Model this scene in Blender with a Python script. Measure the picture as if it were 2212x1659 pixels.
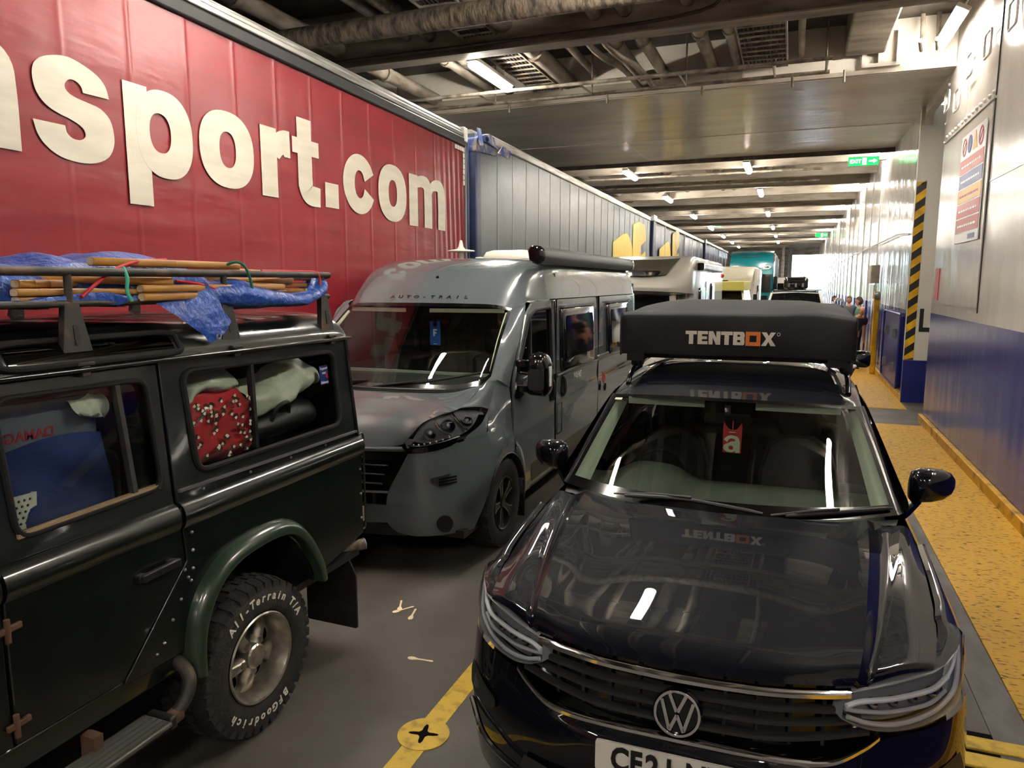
import bpy, bmesh, math, random
from math import sin, cos, pi, radians, sqrt, atan2
from mathutils import Vector, Matrix, noise
from mathutils.geometry import tessellate_polygon

random.seed(7)
scene = bpy.context.scene
COL = scene.collection
for _o in list(bpy.data.objects):
    bpy.data.objects.remove(_o)

# ---------------------------------------------------------------- camera
FPX = 1560.0                      # focal length in pixels of the 2212 x 1659 frame
cam_data = bpy.data.cameras.new('camera')
cam_data.sensor_fit = 'HORIZONTAL'
cam_data.sensor_width = 36.0
cam_data.lens = 36.0 * FPX / 2212.0
cam_data.clip_start = 0.05
cam_data.clip_end = 400
camera = bpy.data.objects.new('camera', cam_data)
COL.objects.link(camera)
camera.location = (0, 0, 2.2)
PITCH = math.atan2(829.5 - 612.0, FPX)
YAW = math.atan2(1712.0 - 1106.0, math.hypot(FPX, 829.5 - 612.0))
camera.rotation_euler = (pi / 2 - PITCH, 0, YAW)
scene.camera = camera

# ---------------------------------------------------------------- world, exposure
world = bpy.data.worlds.new('world')
scene.world = world
world.use_nodes = True
_wn = world.node_tree
_bg = _wn.nodes['Background']
_bg.inputs['Color'].default_value = (0.80, 0.90, 1.0, 1)
_bg.inputs['Strength'].default_value = 16.0
scene.view_settings.view_transform = 'Standard'
scene.view_settings.look = 'None'
scene.view_settings.gamma = 1.0
scene.view_settings.use_curve_mapping = False
scene.view_settings.exposure = 0.55
scene.cycles.use_adaptive_sampling = True
scene.cycles.adaptive_threshold = 0.2
scene.cycles.adaptive_min_samples = 16
scene.cycles.max_bounces = 6
scene.cycles.diffuse_bounces = 3
scene.cycles.glossy_bounces = 3
scene.cycles.transparent_max_bounces = 10
scene.cycles.transmission_bounces = 3
scene.cycles.sample_clamp_indirect = 6.0
scene.cycles.caustics_reflective = False
scene.cycles.caustics_refractive = False
LAMP = 130.0                       # emission of the fluorescent diffusers
# daylight enters through the open bow door at the far end of the deck
_pl = bpy.data.lights.new('bow_door_portal', 'AREA')
_pl.shape = 'RECTANGLE'; _pl.size = 2.4; _pl.size_y = 4.7
_pl.cycles.is_portal = True
_po = bpy.data.objects.new('bow_door_portal', _pl)
COL.objects.link(_po)
_po.location = (1.05, 70.3, 2.35)
_po.rotation_euler = (-pi / 2, 0, 0)

# ---------------------------------------------------------------- materials
MATS = {}
def srgb(r, g, b):
    def f(c):
        c /= 255.0
        return c / 12.92 if c <= 0.04045 else ((c + 0.055) / 1.055) ** 2.4
    return (f(r), f(g), f(b), 1)

def mat(name, rgb, rough=0.5, metal=0.0, spec=0.5, coat=0.0, coat_rough=0.05, var=None, vscale=4.0, vlo=0.4, vhi=0.65,
        bump=0.0, bscale=30.0, emit=0.0, stretch=(1, 1, 1), rvar=0.0, detail=5.0, sheen=0.0, bdist=0.02):
    """principled material; var = second colour mixed in by object-space noise"""
    m = bpy.data.materials.new(name)
    m.use_nodes = True
    nt = m.node_tree
    p = nt.nodes['Principled BSDF']
    c1 = srgb(*rgb)
    p.inputs['Base Color'].default_value = c1
    p.inputs['Roughness'].default_value = rough
    p.inputs['Metallic'].default_value = metal
    p.inputs['Specular IOR Level'].default_value = spec
    p.inputs['Coat Weight'].default_value = coat
    p.inputs['Coat Roughness'].default_value = coat_rough
    if sheen: p.inputs['Sheen Weight'].default_value = sheen
    if emit:
        p.inputs['Emission Color'].default_value = c1
        p.inputs['Emission Strength'].default_value = emit
    tc = None
    def coords():
        nonlocal tc
        if tc is None:
            t = nt.nodes.new('ShaderNodeTexCoord')
            mp = nt.nodes.new('ShaderNodeMapping')
            mp.inputs['Scale'].default_value = stretch
            nt.links.new(t.outputs['Object'], mp.inputs['Vector'])
            tc = mp.outputs['Vector']
        return tc
    if var is not None:
        n = nt.nodes.new('ShaderNodeTexNoise'); n.inputs['Scale'].default_value = vscale; n.inputs['Detail'].default_value = detail
        nt.links.new(coords(), n.inputs['Vector'])
        r = nt.nodes.new('ShaderNodeMapRange')
        r.inputs['From Min'].default_value = vlo; r.inputs['From Max'].default_value = vhi
        nt.links.new(n.outputs['Fac'], r.inputs['Value'])
        mx = nt.nodes.new('ShaderNodeMix'); mx.data_type = 'RGBA'
        mx.inputs['A'].default_value = c1; mx.inputs['B'].default_value = srgb(*var)
        nt.links.new(r.outputs['Result'], mx.inputs['Factor'])
        nt.links.new(mx.outputs['Result'], p.inputs['Base Color'])
        if rvar:
            r2 = nt.nodes.new('ShaderNodeMapRange')
            r2.inputs['To Min'].default_value = rough; r2.inputs['To Max'].default_value = rough + rvar
            nt.links.new(r.outputs['Result'], r2.inputs['Value'])
            nt.links.new(r2.outputs['Result'], p.inputs['Roughness'])
    if bump:
        n = nt.nodes.new('ShaderNodeTexNoise'); n.inputs['Scale'].default_value = bscale; n.inputs['Detail'].default_value = 3
        nt.links.new(coords(), n.inputs['Vector'])
        b = nt.nodes.new('ShaderNodeBump'); b.inputs['Strength'].default_value = bump; b.inputs['Distance'].default_value = bdist
        nt.links.new(n.outputs['Fac'], b.inputs['Height'])
        nt.links.new(b.outputs['Normal'], p.inputs['Normal'])
    MATS[name] = m
    return m

def glass_mat(name, tint=(200, 205, 205), ior=1.5, rough=0.0, refl=1.0):
    """thin pane: tinted transparency plus a Fresnel mirror"""
    m = bpy.data.materials.new(name); m.use_nodes = True
    nt = m.node_tree
    for n in list(nt.nodes): nt.nodes.remove(n)
    out = nt.nodes.new('ShaderNodeOutputMaterial')
    tr = nt.nodes.new('ShaderNodeBsdfTransparent'); tr.inputs['Color'].default_value = srgb(*tint)
    gl = nt.nodes.new('ShaderNodeBsdfGlossy'); gl.inputs['Roughness'].default_value = rough
    gl.inputs['Color'].default_value = (refl, refl, refl, 1)
    fr = nt.nodes.new('ShaderNodeFresnel')
    ge = nt.nodes.new('ShaderNodeNewGeometry')      # a thin pane reflects alike from both sides
    mr = nt.nodes.new('ShaderNodeMapRange'); mr.inputs['To Min'].default_value = ior; mr.inputs['To Max'].default_value = 1.0 / ior
    nt.links.new(ge.outputs['Backfacing'], mr.inputs['Value']); nt.links.new(mr.outputs['Result'], fr.inputs['IOR'])
    mx = nt.nodes.new('ShaderNodeMixShader')
    nt.links.new(fr.outputs['Fac'], mx.inputs['Fac'])
    nt.links.new(tr.outputs[0], mx.inputs[1]); nt.links.new(gl.outputs[0], mx.inputs[2])
    nt.links.new(mx.outputs[0], out.inputs['Surface'])
    MATS[name] = m
    return m

def emit_mat(name, rgb, strength):
    m = bpy.data.materials.new(name); m.use_nodes = True
    nt = m.node_tree
    for n in list(nt.nodes): nt.nodes.remove(n)
    out = nt.nodes.new('ShaderNodeOutputMaterial')
    e = nt.nodes.new('ShaderNodeEmission'); e.inputs['Color'].default_value = srgb(*rgb); e.inputs['Strength'].default_value = strength
    nt.links.new(e.outputs[0], out.inputs['Surface'])
    MATS[name] = m
    return m

# ---------------------------------------------------------------- mesh building
def cat(p0, p1, p2, p3, t):
    return 0.5 * ((2 * p1) + (-p0 + p2) * t + (2 * p0 - 5 * p1 + 4 * p2 - p3) * t * t + (-p0 + 3 * p1 - 3 * p2 + p3) * t ** 3)

def spline(pts, n):
    """Catmull-Rom through pts, n samples per span"""
    P = [Vector(p) for p in pts]
    P = [2 * P[0] - P[1]] + P + [2 * P[-1] - P[-2]]
    out = []
    for i in range(1, len(P) - 2):
        for k in range(n):
            out.append(cat(P[i - 1], P[i], P[i + 1], P[i + 2], k / n))
    out.append(P[-2].copy())
    return out

class MB:
    def __init__(self): self.v = []; self.f = []
    def add(self, vs, fs):
        o = len(self.v); self.v += [Vector(p) for p in vs]
        self.f += [tuple(i + o for i in q) for q in fs]
        return self
    def box(self, x0, x1, y0, y1, z0, z1):
        vs = [(x, y, z) for x in (x0, x1) for y in (y0, y1) for z in (z0, z1)]
        return self.add(vs, [(0, 1, 3, 2), (4, 6, 7, 5), (0, 4, 5, 1), (2, 3, 7, 6), (0, 2, 6, 4), (1, 5, 7, 3)])
    def bar(self, a, b, w, h, up=(0, 0, 1)):
        """rectangular bar from a to b, w wide, h high"""
        a = Vector(a); b = Vector(b); d = (b - a).normalized(); u = Vector(up)
        s = d.cross(u)
        if s.length < 1e-5: s = d.cross(Vector((1, 0, 0)))
        s.normalize(); u = s.cross(d).normalized()
        vs = []
        for p in (a, b):
            for i, j in ((-1, -1), (1, -1), (1, 1), (-1, 1)): vs.append(p + s * (i * w / 2) + u * (j * h / 2))
        return self.add(vs, [(0, 3, 2, 1), (4, 5, 6, 7), (0, 1, 5, 4), (1, 2, 6, 5), (2, 3, 7, 6), (3, 0, 4, 7)])
    def loft(self, rings, closed=True, caps=True):
        n = len(rings[0]); vs = [p for r in rings for p in r]; fs = []
        for i in range(len(rings) - 1):
            for j in range(n if closed else n - 1):
                k = (j + 1) % n
                fs.append((i * n + j, i * n + k, (i + 1) * n + k, (i + 1) * n + j))
        if caps and closed:
            fs.append(tuple(range(n - 1, -1, -1))); m = (len(rings) - 1) * n
            fs.append(tuple(range(m, m + n)))
        return self.add(vs, fs)
    def tube(self, path, r, n=10, caps=True, closed=False):
        P = [Vector(p) for p in path]; rings = []; prev = None
        for i, p in enumerate(P):
            if closed: d = P[(i + 1) % len(P)] - P[i - 1]
            else: d = P[min(i + 1, len(P) - 1)] - P[max(i - 1, 0)]
            d.normalize()
            if prev is None:
                u = d.orthogonal().normalized()
            else:
                u = prev - d * prev.dot(d)
                u = u.normalized() if u.length > 1e-6 else d.orthogonal().normalized()
            prev = u; w = d.cross(u)
            rr = r[i] if isinstance(r, (list, tuple)) else r
            rings.append([p + (u * cos(2 * pi * k / n) + w * sin(2 * pi * k / n)) * rr for k in range(n)])
        if closed: rings.append(rings[0]); caps = False
        return self.loft(rings, True, caps)
    def cyl(self, a, b, r, n=16, r2=None): return self.tube([a, b], [r, r if r2 is None else r2], n)
    def lathe(self, prof, o, ax, n=32, caps=True):
        """prof = [(radius, distance along ax)]"""
        ax = Vector(ax).normalized(); u = ax.orthogonal().normalized(); w = ax.cross(u); o = Vector(o)
        rings = [[o + ax * h + (u * cos(2 * pi * k / n) + w * sin(2 * pi * k / n)) * max(r, 1e-4) for k in range(n)] for r, h in prof]
        return self.loft(rings, True, caps)
    def ball(self, c, r, n=16, m=10, scale=(1, 1, 1)):
        c = Vector(c); rings = []
        for i in range(m + 1):
            t = pi * i / m
            rr = max(sin(t), 1e-3)
            rings.append([c + Vector((rr * cos(2 * pi * k / n) * scale[0], rr * sin(2 * pi * k / n) * scale[1], -cos(t) * scale[2])) * r for k in range(n)])
        return self.loft(rings)
    def patch(self, rows, nu=4, nv=4):
        """smooth surface through a grid of points (rows of equal length)"""
        R = [spline(r, nv) for r in rows]
        cols = list(zip(*R)); C = [spline(c, nu) for c in cols]
        m, n = len(C[0]), len(C)
        vs = [C[j][i] for i in range(m) for j in range(n)]
        return self.add(vs, [(i * n + j, i * n + j + 1, (i + 1) * n + j + 1, (i + 1) * n + j) for i in range(m - 1) for j in range(n - 1)])
    def plate(self, outer, holes, fn, t=0.0, dirn=None):
        """flat polygon with holes; fn(u, v, w) -> 3D, w = 0 front, w = -t back"""
        loops = [outer] + list(holes)
        tri = tessellate_polygon([[Vector((p[0], p[1], 0)) for p in lp] for lp in loops])
        flat = [p for lp in loops for p in lp]; n = len(flat)
        vs = [fn(u, v, 0) for u, v in flat]; fs = [tuple(q) for q in tri]
        if t:
            vs += [fn(u, v, -t) for u, v in flat]
            fs += [tuple(i + n for i in reversed(q)) for q in tri]
            o = 0
            for lp in loops:
                k = len(lp)
                for i in range(k): fs.append((o + i, o + (i + 1) % k, o + (i + 1) % k + n, o + i + n))
                o += k
        return self.add(vs, fs)
    def strip(self, center, w, fn, t=0.0, n=6):
        """flat ribbon along a smooth 2D centre line, as quads"""
        P = ribbon(center, w, n); k = len(P) // 2
        L = P[:k]; R = P[k:][::-1]
        vs = []
        for a, b in zip(L, R):
            vs += [fn(a[0], a[1], 0), fn(b[0], b[1], 0), fn(b[0], b[1], -t), fn(a[0], a[1], -t)]
        fs = []
        for i in range(k - 1):
            a, b = i * 4, i * 4 + 4
            for q in range(4): fs.append((a + q, a + (q + 1) % 4, b + (q + 1) % 4, b + q))
        fs += [(3, 2, 1, 0), (k * 4 - 4, k * 4 - 3, k * 4 - 2, k * 4 - 1)]
        return self.add(vs, fs)
    def push(self, d, out):
        """move the surface d along its normals, taken towards the direction out"""
        N = [Vector() for _ in self.v]
        for f in self.f:
            a, b, c = self.v[f[0]], self.v[f[1]], self.v[f[2]]
            nn = (b - a).cross(c - a)
            if len(f) > 3: nn += (c - a).cross(self.v[f[3]] - a)
            for i in f: N[i] += nn
        o = Vector(out)
        for i, nn in enumerate(N):
            if nn.length < 1e-12: continue
            nn.normalize()
            if nn.dot(o) < 0: nn = -nn
            self.v[i] = self.v[i] + nn * d
        return self
    def mirror_x(self):
        """append the mirror image in x"""
        n = len(self.v)
        vs = [Vector((-p.x, p.y, p.z)) for p in self.v]
        fs = [tuple(reversed(q)) for q in self.f]
        return self.add(vs, fs)
    def xf(self, M):
        self.v = [M @ p for p in self.v]; return self
    def build(self, name, m, parent=None, smooth=40, bev=0.0, seg=2, merge=0.0, solid=0.0, sub=0, loc=None):
        me = bpy.data.meshes.new(name)
        me.from_pydata([tuple(p) for p in self.v], [], self.f)
        bm = bmesh.new(); bm.from_mesh(me)
        if merge: bmesh.ops.remove_doubles(bm, verts=bm.verts, dist=merge)
        bmesh.ops.recalc_face_normals(bm, faces=bm.faces)
        bm.to_mesh(me); bm.free()
        me.materials.append(MATS[m] if isinstance(m, str) else m)
        if smooth:
            me.polygons.foreach_set('use_smooth', [True] * len(me.polygons))
            me.set_sharp_from_angle(angle=radians(smooth))
        o = bpy.data.objects.new(name, me); COL.objects.link(o)
        if parent is not None: o.parent = parent
        if loc is not None: o.location = loc
        if solid:
            s = o.modifiers.new('solid', 'SOLIDIFY'); s.thickness = solid; s.offset = 0
        if sub:
            s = o.modifiers.new('sub', 'SUBSURF'); s.levels = sub; s.render_levels = sub
        if bev:
            b = o.modifiers.new('bevel', 'BEVEL'); b.width = bev; b.segments = seg; b.limit_method = 'ANGLE'; b.angle_limit = radians(40)
            b.harden_normals = False
        return o

def tag(o, label=None, cat=None, group=None, kind=None):
    if label: o['label'] = label
    if cat: o['category'] = cat
    if group: o['group'] = group
    if kind: o['kind'] = kind
    return o

def thing(name, label, cat, loc=(0, 0, 0), rz=0.0, group=None):
    o = bpy.data.objects.new(name, None); COL.objects.link(o)
    o.empty_display_size = 0.1
    o.location = loc; o.rotation_euler = (0, 0, rz)
    return tag(o, label, cat, group)

def struct(name, parent=None, loc=(0, 0, 0)):
    o = bpy.data.objects.new(name, None); COL.objects.link(o); o.location = loc
    o['kind'] = 'structure'
    return o

def copy_tree(o, parent=None):
    c = o.copy(); COL.objects.link(c); c.parent = parent
    for ch in list(o.children): copy_tree(ch, c)
    return c

def text_obj(name, s, size, m, parent, M, bold=0.0, depth=0.002, align='CENTER', space=1.0, xs=1.0, shear=0.0):
    """flat lettering: a text curve turned into a mesh; M places its x-y plane"""
    cu = bpy.data.curves.new(name, 'FONT'); cu.body = s; cu.size = size
    cu.align_x = align; cu.align_y = 'CENTER'; cu.offset = bold; cu.extrude = depth; cu.space_character = space
    cu.resolution_u = 3; cu.shear = shear
    t = bpy.data.objects.new(name, cu); COL.objects.link(t)
    me = bpy.data.meshes.new_from_object(t.evaluated_get(bpy.context.evaluated_depsgraph_get()))
    bpy.data.objects.remove(t); bpy.data.curves.remove(cu)
    me.transform(M @ Matrix.Diagonal((xs, 1, 1, 1)))
    me.materials.clear(); me.materials.append(MATS[m])
    me.name = name
    o = bpy.data.objects.new(name, me); COL.objects.link(o); o.parent = parent
    return o

def frame(o, x, y):
    """matrix with origin o and in-plane axes x, y"""
    x = Vector(x).normalized(); z = x.cross(Vector(y)).normalized(); y = z.cross(x)
    M = Matrix((x, y, z)).transposed().to_4x4(); M.translation = Vector(o)
    return M

# 2D helpers -------------------------------------------------------
def rrect(x0, x1, y0, y1, r, n=5):
    out = []
    for cx, cy, a0 in ((x1 - r, y1 - r, 0), (x0 + r, y1 - r, pi / 2), (x0 + r, y0 + r, pi), (x1 - r, y0 + r, 1.5 * pi)):
        for k in range(n + 1):
            a = a0 + k * pi / 2 / n
            out.append((cx + r * cos(a), cy + r * sin(a)))
    return out

def rpoly(pts, r, n=4):
    """polygon with rounded corners"""
    out = []; m = len(pts)
    for i in range(m):
        p = Vector(pts[i]); a = Vector(pts[i - 1]); b = Vector(pts[(i + 1) % m])
        rr = r[i] if isinstance(r, (list, tuple)) else r
        da = (a - p); db = (b - p)
        k = min(rr, da.length * 0.45, db.length * 0.45)
        pa = p + da.normalized() * k; pb = p + db.normalized() * k
        if k < 1e-5: out.append(tuple(p)); continue
        for j in range(n + 1):
            t = j / n
            q = pa * (1 - t) ** 2 + p * 2 * t * (1 - t) + pb * t * t
            out.append((q.x, q.y))
    return out

def ellipse(cx, cy, rx, ry, n=40, e=1.0):
    out = []
    for k in range(n):
        a = 2 * pi * k / n
        c, s = cos(a), sin(a)
        out.append((cx + rx * math.copysign(abs(c) ** e, c), cy + ry * math.copysign(abs(s) ** e, s)))
    return out

def ribbon(center, w, n=6):
    """polygon around a smooth 2D centre line; w = width or list of widths at the given points"""
    if not isinstance(w, (list, tuple)): w = [w] * len(center)
    P = spline([(c[0], c[1], w[i]) for i, c in enumerate(center)], n)
    L = []; R = []
    for i, p in enumerate(P):
        d = P[min(i + 1, len(P) - 1)] - P[max(i - 1, 0)]
        q = Vector((-d.y, d.x)); q.normalize()
        L.append((p.x + q.x * p.z / 2, p.y + q.y * p.z / 2)); R.append((p.x - q.x * p.z / 2, p.y - q.y * p.z / 2))
    return L + R[::-1]

def offset_poly(pts, d):
    """move every edge outwards by d (counter-clockwise polygons)"""
    n = len(pts); out = []
    for i in range(n):
        p = Vector(pts[i]); a = Vector(pts[i - 1]); b = Vector(pts[(i + 1) % n])
        e1 = (p - a); e2 = (b - p)
        if e1.length < 1e-9 or e2.length < 1e-9: out.append(tuple(p)); continue
        e1.normalize(); e2.normalize()
        n1 = Vector((e1.y, -e1.x)); n2 = Vector((e2.y, -e2.x)); nn = n1 + n2
        if nn.length < 1e-6: nn = n1
        nn.normalize(); k = d / max(nn.dot(n1), 0.35)
        out.append((p.x + nn.x * k, p.y + nn.y * k))
    return out
def ccw(p): return p if sum(p[i - 1][0] * p[i][1] - p[i][0] * p[i - 1][1] for i in range(len(p))) > 0 else p[::-1]
# ================================================================ materials of the deck
mat('deck_paint', (92, 86, 80), rough=0.5, var=(70, 66, 61), vscale=1.3, bump=0.05, bscale=60, rvar=0.15, vlo=0.35, vhi=0.7)
mat('deck_edge', (108, 105, 102), rough=0.6, var=(70, 67, 64), vscale=5, vlo=0.35, vhi=0.7, stretch=(1, .4, 1), bump=0.2, bscale=40)
mat('yellow_paint', (200, 152, 32), rough=0.5, var=(88, 62, 26), vscale=20, vlo=0.56, vhi=0.66, detail=5, stretch=(1, 2.6, 1), bump=0.25, bscale=50, rvar=.2)
mat('yellow_line', (214, 176, 52), rough=0.55, var=(150, 118, 40), vscale=14, vlo=0.5, vhi=0.75, bump=0.25, bscale=90)
mat('yellow_kerb', (205, 155, 30), rough=0.5, var=(95, 72, 30), vscale=6, vlo=0.5, vhi=0.75)
mat('yellow_gloss', (228, 176, 28), rough=0.3, var=(190, 140, 25), vscale=5)
mat('black_paint', (18, 18, 20), rough=0.45)
mat('hole_black', (4, 4, 4), rough=0.9, spec=0.1)
mat('deckhead', (74, 67, 60), rough=0.65, var=(42, 38, 33), vscale=2.2, vlo=.35, vhi=.65)
mat('beam_paint', (174, 164, 150), rough=0.5, var=(128, 114, 96), vscale=3, vlo=.48, vhi=.78, stretch=(.5, 2, 2))
mat('beam_dirty', (158, 148, 133), rough=0.55, var=(100, 91, 79), vscale=2.5, vlo=.4, vhi=.7, stretch=(.5, 2, 2))
mat('girder_paint', (236, 229, 216), rough=0.2, var=(216, 208, 194), vscale=1.2, bump=0.35, bscale=1.6, stretch=(.6, 1.6, 1), bdist=.03)
mat('pipe_paint', (154, 144, 130), rough=0.5, var=(94, 84, 72), vscale=3, stretch=(2, .6, 2))
mat('lagging', (112, 100, 86), rough=0.8, var=(52, 46, 40), vscale=6, vlo=.4, vhi=.65, bump=.8, bscale=14, stretch=(2.5, 1, 1))
mat('cable_dark', (44, 34, 30), rough=0.6, var=(70, 54, 46), vscale=8)
mat('white_paint', (216, 209, 200), rough=0.24, var=(196, 188, 178), vscale=1.5, bump=0.06, bscale=5, bdist=.02)
mat('white_flat', (206, 202, 192), rough=0.5)
mat('blue_paint', (24, 32, 118), rough=0.3, var=(20, 26, 92), vscale=2)
mat('steel_dull', (120, 120, 122), rough=0.45, metal=0.6)
mat('chrome', (225, 225, 228), rough=0.08, metal=1.0)
mat('steel', (170, 170, 172), rough=0.3, metal=1.0)
mat('rubber', (20, 20, 21), rough=0.75, spec=.3)
mat('plastic_black', (20, 20, 22), rough=0.5)
mat('gloss_black', (8, 8, 10), rough=0.12)
mat('housing_white', (226, 224, 218), rough=0.45)
mat('sign_white', (224, 224, 224), rough=0.3)
mat('sign_red', (168, 30, 40), rough=0.4)
mat('sign_blue', (30, 50, 124), rough=0.4)
mat('sign_yellow', (204, 156, 24), rough=0.4)
mat('letter_white', (226, 218, 204), rough=0.45, spec=.3)
emit_mat('lamp_glow', (255, 247, 232), LAMP)
emit_mat('exit_green', (40, 205, 95), 1.6)
emit_mat('exit_white', (240, 255, 240), 2.6)

def wall_mat(name, white, blue, zsplit, wave, rough=.2):
    """ship's side: white above a painted line, blue below, plates slightly buckled between the frames"""
    m = bpy.data.materials.new(name); m.use_nodes = True; nt = m.node_tree; p = nt.nodes['Principled BSDF']
    t = nt.nodes.new('ShaderNodeTexCoord'); sx = nt.nodes.new('ShaderNodeSeparateXYZ')
    nt.links.new(t.outputs['Object'], sx.inputs[0])
    g = nt.nodes.new('ShaderNodeMath'); g.operation = 'GREATER_THAN'; g.inputs[1].default_value = zsplit
    nt.links.new(sx.outputs['Z'], g.inputs[0])
    n0 = nt.nodes.new('ShaderNodeTexNoise'); n0.inputs['Scale'].default_value = 1.6; n0.inputs['Detail'].default_value = 5
    nt.links.new(t.outputs['Object'], n0.inputs['Vector'])
    def two(c):
        x = nt.nodes.new('ShaderNodeMix'); x.data_type = 'RGBA'
        x.inputs['A'].default_value = srgb(*c); x.inputs['B'].default_value = srgb(*[int(v * .86) for v in c])
        nt.links.new(n0.outputs['Fac'], x.inputs['Factor']); return x
    a, b = two(blue), two(white)
    mx = nt.nodes.new('ShaderNodeMix'); mx.data_type = 'RGBA'
    nt.links.new(a.outputs['Result'], mx.inputs['A']); nt.links.new(b.outputs['Result'], mx.inputs['B'])
    nt.links.new(g.outputs[0], mx.inputs['Factor']); nt.links.new(mx.outputs['Result'], p.inputs['Base Color'])
    p.inputs['Roughness'].default_value = rough
    mp = nt.nodes.new('ShaderNodeMapping'); mp.inputs['Scale'].default_value = (1, 1.0, 0.16)
    nt.links.new(t.outputs['Object'], mp.inputs['Vector'])
    n = nt.nodes.new('ShaderNodeTexNoise'); n.inputs['Scale'].default_value = 1.5; n.inputs['Detail'].default_value = 2
    nt.links.new(mp.outputs[0], n.inputs['Vector'])
    bp = nt.nodes.new('ShaderNodeBump'); bp.inputs['Strength'].default_value = wave; bp.inputs['Distance'].default_value = .05
    nt.links.new(n.outputs['Fac'], bp.inputs['Height']); nt.links.new(bp.outputs['Normal'], p.inputs['Normal'])
    MATS[name] = m
wall_mat('wall_near_paint', (214, 207, 199), (24, 34, 128), 1.74, .35, .2)
wall_mat('wall_far_paint', (214, 209, 203), (24, 34, 120), 1.70, .8, .16)

# ================================================================ floor
XW = 2.05
fl = MB().box(-12, 3.2, -20, 74, -.12, 0).build('floor', 'deck_paint')
tag(fl, 'dark grey painted steel ship deck with yellow lines', 'floor', kind='structure')
def lane_line(y0, y1):
    MB().box(-1.64, -1.522, y0, y1, -.01, .003).build('lane_line', 'yellow_line', fl)
POT = (-1.585, 2.907)
lane_line(-6, POT[1] - .1); lane_line(POT[1] + .09, 12); lane_line(12.0, 40)
def lashing_pot(x, y):
    fn = lambda u, v, w: Vector((x + u, y + v, .006 + w))
    cross = ribbon([(-.085, -.02), (0, 0), (.085, .02)], [.022, .055, .022]) 
    pts = []
    for k in range(48):
        a = 2 * pi * k / 48
        r = .028 + .05 * max(0, cos(2 * (a - .22))) ** 6 + .05 * max(0, -cos(2 * (a - .22))) ** 6
        pts.append((r * cos(a), r * sin(a)))
    ring = MB().plate(ellipse(0, 0, .128, .128, 40), [pts], fn, .012).build('lashing_pot', 'yellow_line', fl)
    MB().lathe([(.1, .004), (.1, .001)], (x, y, 0), (0, 0, 1), 32).build('pot_well', 'hole_black', ring)
lashing_pot(*POT)
lashing_pot(-1.585, 12.0)
for y0, y1 in ((-8, 4.2), (4.2, 8.4), (8.4, 12.55), (14.15, 18.4), (18.4, 24), (24, 30), (30, 44)):
    MB().box(1.2, 1.985, y0 + .004, y1 - .004, -.01, .012).build('walkway_plate', 'yellow_paint', fl, bev=.003)
MB().box(1.02, 1.198, -8, 12.55, -.01, .006).build('waterway_strip', 'deck_edge', fl)
# yellow ramp grating in the right foreground, cut through by slots
for k in range(5):
    y = 3.84 - k * .145
    MB().box(.84, 1.6, y - .105, y, -.005, .016).build('grating_bar', 'yellow_line', fl, bev=.004)
MB().box(.80, 1.7, 3.2, 3.9, -.004, .004).build('grating_well', 'hole_black', fl)
MB().box(1.985, XW, -8, 13.0, 0, .13).build('kerb', 'yellow_kerb', fl, bev=.01)
MB().box(1.985, XW, 15.1, 60, 0, .13).build('kerb', 'yellow_kerb', fl, bev=.01)

# ================================================================ starboard side
wr = struct('wall_right')
# near wall plate up to the recess, with an opening between y = 13.0 and y = 15.1
MB().box(XW, XW + .12, -20, 13.0, 0, 6.05).build('near_plating', 'wall_near_paint', wr)
MB().box(XW, XW + .12, 15.1, 70, 0, 6.05).build('far_plating', 'wall_far_paint', wr)
arch = rpoly([(12.98, 6.05), (12.98, 4.9), (13.13, 5.16), (14.95, 5.16), (15.11, 4.9), (15.11, 6.05)], [0, .02, .2, .2, .02, 0])
MB().plate(ccw(arch), [], lambda u, v, w: Vector((XW - w, u, v)), .12).build('lintel', 'white_paint', wr)
MB().box(XW + .9, XW + 1.0, 12.9, 15.3, 0, 6.05).build('recess_back', 'white_flat', wr)
MB().box(XW + .1, XW + .95, 12.8, 12.98, 0, 6.05).build('recess_side', 'white_flat', wr)
MB().box(XW - .06, XW + .95, 15.06, 15.16, .79, 5.3).build('frame_face', 'white_flat', wr)
MB().box(XW - .06, XW + .95, 15.055, 15.165, 0, .79).build('frame_foot', 'blue_paint', wr)
# hazard strip
hz = MB().box(XW - .055, XW + .1, 15.05, 15.062, .8, 4.0).build('hazard_strip', 'black_paint', wr)
z = .72
while z < 3.95:
    z0, z1 = z, z + .145
    q = [(XW - .054, max(z0, .8)), (XW + .099, max(z0 + .12, .8)), (XW + .099, min(z1 + .12, 4)), (XW - .054, min(max(z1, .8), 4))]
    if q[3][1] - q[0][1] > .02:
        MB().plate(q, [], lambda u, v, w: Vector((u, 15.047 - w, v)), .004).build('hazard_stripe', 'yellow_gloss', hz)
    z += .29
MB().plate([(2.2, 1.32), (2.46, 1.32), (2.46, 1.4), (2.265, 1.4), (2.265, 1.74), (2.2, 1.74)], [], lambda u, v, w: Vector((u, 15.05 - w, v)), .004).build('frame_letter', 'black_paint', wr)
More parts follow.
